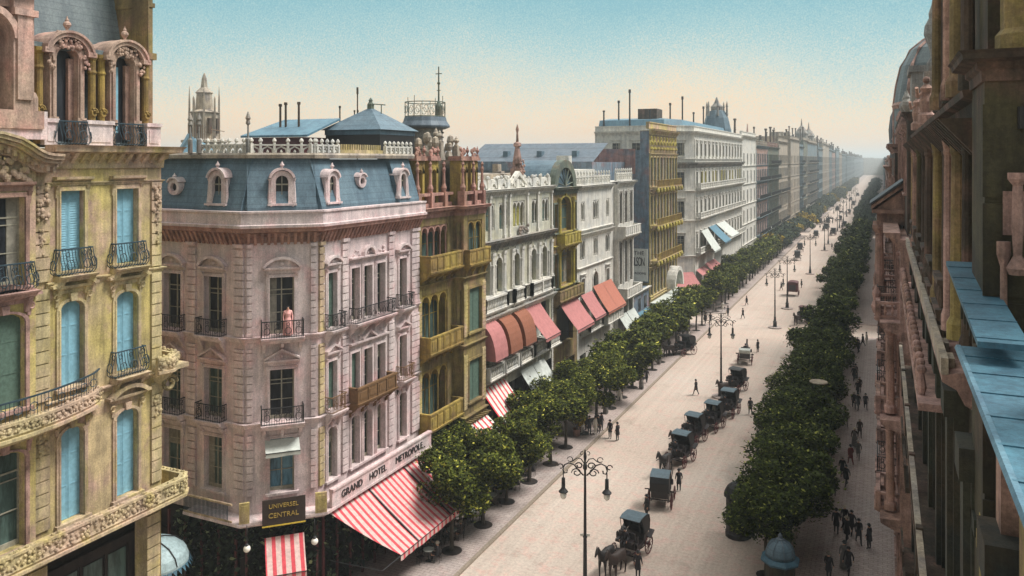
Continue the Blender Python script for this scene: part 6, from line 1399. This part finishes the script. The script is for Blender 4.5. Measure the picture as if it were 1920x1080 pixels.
while y < 560: lamp(-15, y, 'tiny lamp post far down the avenue', False); y += 34
# ------------------------------------------------------------------ people
def skin_mesh(name, chains, mats, matfn, sub_=1):
    vs, ed, rd = [], [], []
    for ch in chains:
        k = len(vs)
        for i, (p, r) in enumerate(ch['v']): vs.append(p); rd.append(r)
        for a, b_ in ch['e']: ed.append((a + k, b_ + k))
    me = bpy.data.meshes.new('t'); me.from_pydata(vs, ed, []); o = bpy.data.objects.new('t', me); COL.objects.link(o)
    md = o.modifiers.new('s', 'SKIN'); md.use_smooth_shade = True
    if not me.skin_vertices: me.attributes.new('skin', 'FLOAT', 'POINT')
    k = 0
    for ch in chains:
        for i in range(len(ch['v'])):
            sv_ = me.skin_vertices[0].data[k]; r = ch['v'][i][1]; sv_.radius = (r, r) if not isinstance(r, tuple) else r; sv_.use_root = (i == 0); k += 1
    ms = o.modifiers.new('u', 'SUBSURF'); ms.levels = sub_; ms.render_levels = sub_
    dg = bpy.context.evaluated_depsgraph_get(); m2 = bpy.data.meshes.new_from_object(o.evaluated_get(dg)); bpy.data.objects.remove(o); bpy.data.meshes.remove(me)
    m2.name = name; m2.materials.clear()
    for q in mats: m2.materials.append(MATS[q])
    for f in m2.polygons: f.material_index = matfn(f.center); f.use_smooth = True
    return m2
def human(pose, cloth, skirt=False):
    L = {'walk': ((.26, .0), (-.24, .1)), 'stand': ((.03, 0), (-.02, 0)), 'sit': ((.42, 0), (.42, 0))}[pose]
    v = []; e_ = []
    def j(p, r, par=None):
        v.append((p, r)); 
        if par is not None: e_.append((par, len(v) - 1))
        return len(v) - 1
    dz = -.42 if pose == 'sit' else 0
    pel = j((0, 0, .95 + dz), .15); wa = j((0, .0, 1.1 + dz), .135, pel); ch = j((0, .01, 1.33 + dz), .165, wa); nk = j((0, .02, 1.49 + dz), .058, ch); hd = j((0, .035, 1.6 + dz), .092, nk); tp = j((0, .03, 1.68 + dz), .075, hd)
    j((0, .135, 1.6 + dz), .018, hd)
    for sg, (f, lift) in ((-1, L[0]), (1, L[1])):
        hp = j((sg * .1, 0, .88 + dz), .1, pel)
        if pose == 'sit': kn = j((sg * .12, .42, .5), .07, hp); an = j((sg * .12, .4, .1), .045, kn)
        else: kn = j((sg * .1, f * .55 + .03, .49), .07, hp); an = j((sg * .1, f - lift * .6, .09 + lift), .045, kn)
        p = v[an][0]; j((p[0] + sg * .02, p[1] + .15, .045 + lift * .6), .038, an)
        sh = j((sg * .19, .0, 1.41 + dz), .068, ch); sw = -f * .7 if pose == 'walk' else .06
        el = j((sg * .25, sw * .4 - .03, 1.14 + dz), .048, sh); wr = j((sg * .25, sw + .05 + (.2 if pose == 'sit' else 0), .93 + dz + (.12 if pose == 'sit' else 0)), .034, el); q = v[wr][0]
        hd2 = j((q[0], q[1] + .02, q[2] - .07), .034, wr)
        v_, base = v[hd2][0], hd2
    chains = [{'v': v, 'e': e_}]
    hands = [p for p, r in v if r == .034]
    for i in (1, 3):
        hx, hy, hz = hands[i]
        for k, ln in enumerate((.07, .08, .075, .06)):
            chains.append({'v': [((hx, hy - .03 + k * .02, hz - .01), .009), ((hx, hy - .03 + k * .021, hz - .02 - ln * .6), .009), ((hx - .01 * (1 if hx > 0 else -1), hy - .03 + k * .021, hz - .02 - ln), .008)], 'e': [(0, 1), (1, 2)]})
        chains.append({'v': [((hx, hy + .03, hz + .03), .01), ((hx, hy + .06, hz - .02), .009)], 'e': [(0, 1)]})
    hz_ = .9 + dz
    def mf(c):
        if c.z > 1.5 + dz: return 1
        if abs(c.x) > .18 and c.z < .92 + dz + (.12 if pose == 'sit' else 0) and c.z > .7 + dz: return 1
        return 0
    return skin_mesh('person', chains, [cloth, 'skin'], mf)
def hat(kind, dz):
    b = MB(); z = 1.66 + dz
    if kind == 'bowler': b.lathe(0, .03, [(.15, z), (.16, z + .012), (.095, z + .02), (.1, z + .07), (.07, z + .12), (.02, z + .135)], 12); m_ = 'black'
    elif kind == 'straw': b.lathe(0, .03, [(.17, z), (.17, z + .015), (.095, z + .02), (.095, z + .09), (.02, z + .092)], 12); m_ = 'beige'
    else: b.lathe(0, .03, [(.2, z), (.21, z + .02), (.13, z + .04), (.12, z + .1), (.03, z + .12)], 12); b.ball(.06, .05, z + .1, .06); m_ = 'pinkstone'
    return b.mesh('hat', m_)
def coat(dz, m_, long_=False, sit=False):
    b = MB(); lo = .1 if long_ else .62
    b.lathe(0, 0, [(.29 if long_ else .2, lo + dz * (0 if long_ else 1)), (.24 if long_ else .19, .8 + dz), (.15, 1.08 + dz), (.175, 1.3 + dz), (.12, 1.45 + dz)], 12); return b.mesh('coat' if not long_ else 'skirt', m_)
def hair(): b = MB(); b.ball(0, .005, 1.635, .098, .1, .088, 10, 7); return b.mesh('hair', 'black')
HM = {}
def person(x, y, z, rz, pose, cloth, label, hk='bowler', skirt=None, group=None, sc=1.):
    P = thing('person', (x, y, z), label, 'person', group, rz); P.scale = (sc,) * 3
    key = (pose, cloth)
    if key not in HM: HM[key] = human(pose, cloth)
    dz = -.42 if pose == 'sit' else 0
    sub('body', HM[key], P)
    h = sub('hair', cached('hair', hair), P); h.location = (0, 0, dz)
    if hk: sub('hat', cached(('hat', hk, dz), lambda: hat(hk, dz)), P)
    if skirt: sub('skirt', cached(('skirt', skirt), lambda: coat(0, skirt, True)), P)
    elif pose != 'sit': sub('coat', cached(('coat', cloth), lambda: coat(dz, cloth)), P)
    return P
def gp(px, py, z=0): x, y = G(px, py, z); return x, y
road = [(1305, 741, 'walk', 1.2, 'man in dark suit walking alone left of the cab rank'), (1407, 778, 'walk', .3, 'dark suited man striding right of the cab rank'), (1440, 789, 'stand', 2, 'man in dark clothes standing at the edge of the right trees'), (1421, 661, 'stand', 1, 'man standing just right of the open carriage'), (1213, 972, 'stand', 2.4, 'man standing at the wheel of the second nearest cab'), (1273, 921, 'stand', .4, 'man standing between the second and third cabs'), (1158, 827, 'stand', 1.2, 'man standing in the road by the left kerb'), (1144, 822, 'stand', 3, 'man standing on the left kerb edge'), (1196, 1085, 'stand', 0, 'man at the bottom edge behind the nearest cab'), (1400, 573, 'walk', 2, 'small figure walking by the left crossing corner'), (1393, 598, 'walk', 1, 'small figure crossing below the left corner'), (1365, 593, 'stand', 1, 'small figure waiting near the left corner'), (1332, 607, 'stand', 0, 'small figure standing under the left trees by the crossing'), (1465, 545, 'walk', 1, 'small figure walking between two lamp posts'), (1503, 540, 'stand', 2, 'small figure standing right of the red cart'), (1560, 467, 'stand', 2, 'tiny distant figure near the lamp posts'), (1455, 790, 'stand', 1, 'man standing half under the right trees')]
for px, py, pose, rz, lb in road: x, y = gp(px, py); person(x, y, 0, rz, pose, 'suit', lb)
right = [(1568, 1002, 'walk', 0, 'suit', 'man walking alone nearest the trees, in front of the group of four'), (1597, 1003, 'walk', 3.1, 'suit', 'man in black at the left of the group on the right pavement'), (1610, 1020, 'walk', 3.1, 'suit', 'man in black in the middle of the group on the right pavement'), (1588, 1018, 'walk', 3.0, 'suit', 'man in black nearest the trees within the group'), (1591, 1078, 'walk', 3, 'suit', 'dark figure at the bottom edge of the right pavement'), (1587, 912, 'walk', 3, 'suit', 'dark figure walking away under the first right balconies'), (1595, 872, 'walk', 0, 'suitred', 'man in red brown jacket on the right pavement'), (1609, 862, 'walk', 3, 'suitgrey', 'person in grey beside the man in red brown jacket'), (1609, 769, 'walk', 3, 'suit', 'left one of two men walking side by side on the right pavement'), (1623, 768, 'walk', 3, 'suit', 'right one of two men walking side by side on the right pavement'), (1601, 714, 'walk', 3, 'suit', 'man walking close to the right trees'), (1608, 742, 'walk', 0, 'suit', 'man just ahead of the pair on the right pavement'), (1610, 662, 'walk', 3, 'suit', 'small figure at the bright crossing on the right'), (1618, 650, 'walk', 1, 'suit', 'second small figure at the bright crossing on the right'), (1625, 645, 'stand', 1, 'whitecloth', 'pale small figure at the bright crossing'), (1612, 820, 'walk', 3, 'suitbrown', 'figure in brown below the pink columns'), (1630, 1030, 'stand', 1, 'suit', 'dark figure standing by the right shop fronts')]
for i_, (px, py, pose, rz, cl, lb) in enumerate(right): x, y = gp(px, py, .13); person(x, y, .13, rz + rn.uniform(-.5, .5), pose, cl, lb, ('bowler', 'straw')[i_ % 4 == 3], sc=rn.uniform(.95, 1.04))
for k in range(12):
    x = rn.uniform(-3.6, -1.4); y = (52, 55, 60, 66, 70, 79, 84, 90, 97, 104, 110, 118)[k] + rn.uniform(-1, 1)
    person(x, y, .13, rn.choice([0, pi]) + rn.uniform(-.4, .4), rn.choice(['walk', 'stand']), rn.choice(['suit', 'suit', 'suitbrown', 'suitgrey']), 'passer-by among the walkers on the right pavement', rn.choice(['bowler', 'straw']), skirt='suitgrey' if k % 4 == 1 else None, group='walkers on the right pavement')
UK = thing('iron_kiosk', (-9.1, 56.8, 0), 'dark round topped iron kiosk at the road edge left of the near right trees', 'kiosk')
b = MB(); b.lathe(-9.1, 56.8, [(.85, 0), (.85, .3), (.8, .35), (.8, 2.7), (.9, 2.75)], 14); b.build('body', 'black', UK)
b = MB(); b.lathe(-9.1, 56.8, [(.95, 2.75), (.9, 3.0), (.7, 3.4), (.4, 3.65), (.1, 3.72), (.05, 3.95)], 14); b.build('roof', 'iron', UK)
# lady in pink on the hotel's corner balcony
fcP = Fr((-30 - 2.85, 34.85), (-30, 37.7)); q = fcP.p(fcP.len / 2 + .3, .42, 15.92)
LDY = person(q.x, q.y, q.z, pi / 4 + pi, 'stand', 'pinkcloth', 'woman in a long pink dress on the corner balcony of the pink hotel', None, 'pinkcloth')
# ------------------------------------------------------------------ horses and cabs
def horse(mat):
    v = []; e_ = []
    def j(p, r, par=None):
        v.append((p, r))
        if par is not None: e_.append((par, len(v) - 1))
        return len(v) - 1
    mid = j((0, 0, 1.16), (.27, .3)); ch = j((0, .5, 1.18), (.27, .33), mid); hi = j((0, -.52, 1.2), (.26, .29), mid); ru = j((0, -.78, 1.22), (.17, .2), hi)
    n1 = j((0, .85, 1.42), (.13, .2), ch); n2 = j((0, 1.05, 1.72), (.1, .14), n1); hd = j((0, 1.2, 1.84), (.1, .13), n2); mz = j((0, 1.42, 1.62), (.065, .08), hd); j((0, 1.5, 1.53), (.05, .055), mz)
    for sg in (-1, 1): j((sg * .06, 1.13, 2.0), .025, hd)
    t1 = j((0, -.95, 1.2), .05, ru); t2 = j((0, -1.05, .95), .06, t1); j((0, -1.03, .6), .03, t2)
    for sg in (-1, 1):
        sh = j((sg * .16, .52, .92), .12, ch); k = j((sg * .16, .54 + .05 * sg, .52), .062, sh); f = j((sg * .16, .5 + .05 * sg, .14), .04, k); j((sg * .16, .55 + .05 * sg, .05), .055, f)
        st = j((sg * .16, -.55, .9), .15, hi); ho = j((sg * .16, -.78 - .04 * sg, .52), .062, st); f = j((sg * .16, -.7 - .04 * sg, .15), .042, ho); j((sg * .16, -.65 - .04 * sg, .05), .055, f)
    return skin_mesh('horse', [{'v': v, 'e': e_}], [mat], lambda c: 0)
HR = {m_: horse(m_) for m_ in ('horsebay', 'horseblack', 'horsewhite')}
def wheel(r):
    def f():
        b = MB(); b.tube([(0, r * cos(k * pi / 9), r * sin(k * pi / 9)) for k in range(18)], .035, 5, closed=True)
        for k in range(12): t = k * pi / 6; b.tube([(0, 0, 0), (0, r * cos(t), r * sin(t))], .018, 4)
        b.tube([(-.1, 0, 0), (.1, 0, 0)], .07, 6); return b
    return cached(('wh', r), lambda: f().mesh('wheel', 'maroon'))
def cab_body(hoodm, hood_up):
    b = MB()                                        # carriage runs along +y, seat and hood at the back
    prof = [(-.95, .95), (-.9, .72), (-.45, .6), (.1, .55), (.35, .5), (.5, .52), (.62, .95), (.55, 1.0), (.4, .8), (.0, .8), (-.3, .85), (-.4, 1.2), (-1.0, 1.3)]
    b.add([(x, y, z) for x in (-.55, .55) for y, z in prof], [tuple(range(13)), tuple(range(25, 12, -1))] + [(i, i + 13, (i + 1) % 13 + 13, (i + 1) % 13) for i in range(13)])
    b.box(-.5, .5, .75, 1.25, 1.15, 1.3); b.box(-.5, .5, .7, .8, 1.3, 1.62); b.box(-.45, .45, 1.2, 1.5, .72, .8); b.nz([(.62, .7), (.75, .7), (.8, 1.18), (.7, 1.18)], -.45, .45)
    b.tube([(-.55, -.95, .55), (-.5, -.3, .45), (-.4, .9, .5)], .04, 5); b.tube([(.55, -.95, .55), (.5, -.3, .45), (.4, .9, .5)], .04, 5); b.box(-.75, .75, -.68, -.6, .5, .56); b.box(-.65, .65, .98, 1.06, .42, .48)
    for sg in (-1, 1): b.nz([(-.95, 1.25), (-.4, 1.05), (-.4, 1.1), (-.95, 1.33)], sg * .82 - .14, sg * .82 + .14); b.lathe(sg * .62, .7, [(.05, 1.1), (.09, 1.15), (.09, 1.4), (.03, 1.5)], 6)
    return b.mesh('body', 'carriage')
def cab_hood(mat, up):
    b = MB()
    if up:
        arc_ = [(-1.05, 1.2), (-1.12, 1.75), (-1.0, 2.12), (-.6, 2.26), (.1, 2.26), (.42, 2.16)]; th = [(y * .97 + .01, z - .05) for y, z in arc_][::-1]
        P = arc_ + th; k = len(P); b.add([(x, y, z) for x in (-.62, .62) for y, z in P], [(i, i + k, (i + 1) % k + k, (i + 1) % k) for i in range(k)]); b.mi = [1 if i in (0, 1, 5) or i > 5 else 0 for i in range(k)]
        return b.mesh('hood', [mat, 'black'])
    else:
        arc_ = [(-1.0, 1.3), (-1.35, 1.5), (-1.4, 1.75), (-1.15, 1.95), (-.95, 1.6), (-.9, 1.3)]; k = len(arc_)
        b.add([(x, y, z) for x in (-.6, .6) for y, z in arc_], [tuple(range(k)), tuple(range(2 * k - 1, k - 1, -1))] + [(i, i + k, (i + 1) % k + k, (i + 1) % k) for i in range(k)])
    return b.mesh('hood', mat)
def cab_side(sg_):
    b = MB()
    for sg in (sg_,):
        b.add([(sg * .6, -1.03, 1.2), (sg * .6, -1.1, 1.75), (sg * .6, -.98, 2.1), (sg * .6, -.6, 2.23), (sg * .6, .1, 2.23), (sg * .6, -.35, 1.2)], [(0, 1, 2, 3, 4, 5)])
        b.tube([(sg * .6, .1, 2.2), (sg * .6, -.35, 1.2)], .03, 5); b.tube([(sg * .6, .4, 2.15), (sg * .58, .2, 1.3)], .02, 5)
    return b.mesh('hood_side', 'black')
def harness():
    b = MB()
    for sg in (-1, 1): b.tube([(sg * .48, 1.1, .62), (sg * .42, 2.0, .95), (sg * .36, 3.5, 1.1)], .035, 5)
    b.tube([(-.36, 1.95, .8), (.36, 1.95, .8)], .04, 5); return b.mesh('shaft', 'carriage')
CB = {}
def cab(x, y, rz, label, hoodm='hood', up=True, pair=False, hm=('horsebay',), driver=True, group='horse cabs on the avenue'):
    K = thing('horse_cab', (x, y, 0), label, 'carriage', group, rz); K.scale = (1.14,) * 3
    sub('body', cached('cabb', lambda: cab_body(None, None)), K); sub('hood', cached(('hood', hoodm, up), lambda: cab_hood(hoodm, up)), K)
    if up: sub('hood_side', cached(('hs', 1), lambda: cab_side(1)), K); sub('hood_side', cached(('hs', -1), lambda: cab_side(-1)), K)
    for sx, yy, r in ((-1, -.64, .52), (1, -.64, .52), (-1, 1.02, .42), (1, 1.02, .42)): w = sub('wheel', wheel(r), K); w.location = (sx * .74, yy, r + .035)
    sub('shaft', cached('shaft', harness), K)
    M = Matrix.Rotation(rz, 3, 'Z')
    for k, m_ in enumerate(hm):
        dx = 0 if len(hm) == 1 else (-.38, .38)[k]
        p = M @ Vector((dx, 3.1, 0)); Hh = thing('horse', (x + p.x, y + p.y, 0), ('%s horse harnessed to the ' % {'horsebay': 'brown', 'horseblack': 'black', 'horsewhite': 'white'}[m_]) + ' '.join(label.replace(',', '').split()[:9]), 'horse', 'cab horses', rz + (k - .5) * .06); Hh.scale = (1.1,) * 3
        if len(hm) > 1: Hh['label'] = ('left ' if k == 0 else 'right ') + Hh['label']
        sub('body', HR[m_], Hh)
    if driver:
        p = M @ Vector((0, 1.14, .78)); person(x + p.x, y + p.y, .92, rz, 'sit', 'suit', 'driver in dark clothes seated on the ' + ' '.join(label.replace(',', '').split()[:8]), 'bowler', group='cab drivers')
# heading: rz = 0 faces up the avenue, pi faces the camera
cabs = [((1186, 1040), 3.0, 'nearest cab with a pair of horses and a blue grey hood', dict(hm=('horsebay', 'horseblack'))),
        ((1240, 945), .12, 'second nearest cab, seen square from behind', dict(hm=('horsebay',))),
        ((1277, 866), 2.95, 'third cab of the rank with maroon trim', dict(hm=('horseblack',))),
        ((1300, 828), 2.9, 'fourth cab of the rank', dict(hm=('horsebay',))),
        ((1336, 803), 2.95, 'fifth cab of the rank with a yellowish lap rug', dict(hm=('horsebay',))),
        ((1366, 777), 3.0, 'sixth cab, just right of the second lamp post', dict(hm=('horsewhite',))),
        ((1380, 733), 2.85, 'seventh cab with open dark top', dict(hm=('horsebay',), hoodm='black')),
        ((1397, 681), .1, 'pale open carriage driving away alone', dict(hoodm='awngrey', up=False)),
        ((1507, 604), 2.9, 'reddish cab trotting near the right trees', dict(hoodm='maroon')),
        ((1285, 664), 2.6, 'dark cab drawn up at the left kerb under the trees', dict(hoodm='black', driver=False)),
        ((1495, 488), .1, 'far cab, the nearer of two by the lamp posts', dict(hoodm='black')),
        ((1500, 472), .1, 'far cab, the farther of two by the lamp posts', dict(hoodm='black')),
        ((1581, 468), 3.0, 'far cab near the right tree row', dict(hoodm='black')),
        ((1552, 420), .1, 'distant dark cab far up the avenue', dict(hoodm='black', driver=False)), ((1537, 421), .2, 'distant dark cab far up the avenue', dict(hoodm='black', driver=False)), ((1583, 427), 3, 'distant dark cab far up the avenue', dict(hoodm='black', driver=False)), ((1573, 415), 1.6, 'distant dark cab far up the avenue', dict(hoodm='black', driver=False)), ((1590, 402), 1.4, 'distant dark cab far up the avenue', dict(hoodm='black', driver=False)), ((1605, 398), 3, 'distant dark cab far up the avenue', dict(hoodm='black', driver=False)), ((1600, 385), 3, 'distant dark cab far up the avenue', dict(hoodm='black', driver=False)), ((1617, 372), 3, 'distant dark cab far up the avenue', dict(hoodm='black', driver=False)), ((1608, 368), 3, 'distant dark cab far up the avenue', dict(hoodm='black', driver=False))]
cabs += [(p_, r_, 'distant dark cab far up the avenue', dict(hoodm='black', driver=False)) for p_, r_ in (((1530, 446), .1), ((1562, 441), 3), ((1570, 396), .1), ((1595, 377), 3), ((1612, 388), .2), ((1548, 432), 3), ((1622, 362), 3))]
for (px, py), rz, lb, kw in cabs: x, y = G(px, py); cab(x, y, rz, lb, **kw)
x, y = G(1487, 554); K = thing('covered_cart', (x, y, 0), 'boxy dark red cart behind the fourth lamp post', 'cart')
b = MB(); b.box(x - .9, x + .9, y - 1.4, y + 1.2, .9, 2.5); b.arc(x, 2.5, .02, .95, y - 1.5, y + 1.3, k=8, sz=.3); b.build('box_body', 'maroon', K)
for sx in (-1, 1):
    for yy in (-.8, .9): o = sub('wheel', wheel(.52), K); o.location = (sx * 1.0, yy, .56)
b = MB(); b.box(x - .6, x + .6, y - 1.44, y - 1.41, 1.2, 2.2); b.build('rear_door', 'carriage', K)
# ------------------------------------------------------------------ café tables under the first trees, pavement crowd
def table():
    b = MB(); b.lathe(0, 0, [(.36, .72), (.36, .76)], 12); t = b.mesh('tabletop', 'awngrey'); b = MB(); b.lathe(0, 0, [(.22, 0), (.03, .08), (.03, .72)], 8); return t, b.mesh('leg', 'iron')
def chair():
    b = MB(); b.box(-.2, .2, -.2, .2, .44, .47); a = b.mesh('seat', 'carriage'); b = MB(); b.tube([(-.18, -.19, .45), (-.17, -.24, .85), (0, -.26, .92), (.17, -.24, .85), (.18, -.19, .45)], .02, 5); c = b.mesh('backrest', 'carriage')
    b = MB(); b.tube([(0, 0, 0), (0, 0, .45)], .018, 5); return a, c, b.mesh('leg', 'carriage')
TB, CHR = table(), chair()
spots = [(-26.6 - .9 * (k % 2), 44.6 + k * 1.55) for k in range(12)] + [(-28.7 - .3 * (k % 2), 45 + k * 2.1) for k in range(5)]
for i, (x, y) in enumerate(spots):
    T = thing('cafe_table', (x, y, .13), 'small round cafe table on the pavement under the nearest left trees', 'table', 'cafe tables on the left pavement'); sub('tabletop', TB[0], T); sub('leg', TB[1], T)
    for k in range(3):
        t = rn.uniform(0, .6) + k * 2.1; cx_, cy_ = x + .62 * cos(t), y + .62 * sin(t)
        S = thing('cafe_chair', (cx_, cy_, .13), 'dark bentwood cafe chair drawn up to a pavement table', 'chair', 'cafe chairs on the left pavement', t + pi / 2)
        sub('seat', CHR[0], S); sub('backrest', CHR[1], S)
        for lx in (-.17, .17):
            for ly in (-.17, .17): l = sub('leg', CHR[2], S); l.location = (lx, ly, 0)
        if rn.random() < .45: person(cx_, cy_, .13, t + pi / 2, 'sit', rn.choice(['suit', 'suit', 'suitgrey', 'suitbrown']), 'guest sitting at a pavement cafe table under the left trees', rn.choice(['bowler', 'straw']), group='seated cafe guests')
for k in range(34):
    y = 74 + k * 2.1 + rn.uniform(-1, 1); x = rn.uniform(-29.4, -24.6)
    person(x, y, .13, rn.choice([0, pi]) + rn.uniform(-.4, .4), 'walk', rn.choice(['suit', 'suit', 'suitgrey', 'suitbrown', 'whitecloth']), 'passer-by among the crowd on the left pavement', rn.choice(['bowler', 'straw']), skirt=('suitgrey' if k % 5 == 2 else 'whitecloth' if k % 5 == 4 else None), group='crowd on the left pavement')
x, y = gp(1108, 812, .13)
for k in range(9): person(x + rn.uniform(-1.6, .9), y + rn.uniform(-2.2, 2.2), .13, rn.uniform(0, 6), 'stand', rn.choice(['suit', 'suit', 'whitecloth', 'suitgrey']), 'bystander in the knot of people beside the yellow bush', 'bowler', group='people round the yellow bush')
BU = thing('potted_bush', (x - 1.0, y - 1.2, .13), 'yellow flowering bush on the left pavement kerb', 'plant'); c = sub('foliage', CR['mid', 'leafgold'][0], BU); c.scale = (.36, .36, .5); c.location = (0, 0, 1.9); b = MB(); b.lathe(0, 0, [(.3, 0), (.4, .6), (.42, .65)], 10); sub('pot', b.mesh('pot', 'rosedark'), BU); b = MB(); b.tube([(0, 0, .5), (.05, 0, 1.6)], .06, 5); sub('stem', b.mesh('stem', 'bark'), BU)
# advertising disc hidden in the right trees
x, y = G(1535, 717, 7.2); D = MB(); D.lathe(x, y, [(.7, 7.18), (.75, 7.24), (.7, 7.3)], 12); o = D.build('lamp_shade', 'beige'); tag(o, 'cream flat oval shade poking out of the right tree row', 'lamp shade')
# ------------------------------------------------------------------ haze
b = MB(); b.box(-4200, 4200, -320, 9200, -1.2, 75)
o = b.build('haze', 'white'); tag(o, kind='stuff'); o.display_type = 'WIRE'
hm_ = bpy.data.materials.new('hazemat'); hm_.use_nodes = True; hn = hm_.node_tree; hn.nodes.clear()
ho = hn.nodes.new('ShaderNodeOutputMaterial'); hv = hn.nodes.new('ShaderNodeVolumePrincipled'); hv.inputs['Color'].default_value = (.86, .93, .95, 1); hv.inputs['Density'].default_value = .00055; hv.inputs['Anisotropy'].default_value = .2
hn.links.new(hv.outputs[0], ho.inputs['Volume']); o.data.materials.clear(); o.data.materials.append(hm_)
#SC.cycles.max_bounces = 5; SC.cycles.diffuse_bounces = 3; SC.cycles.volume_bounces = 0
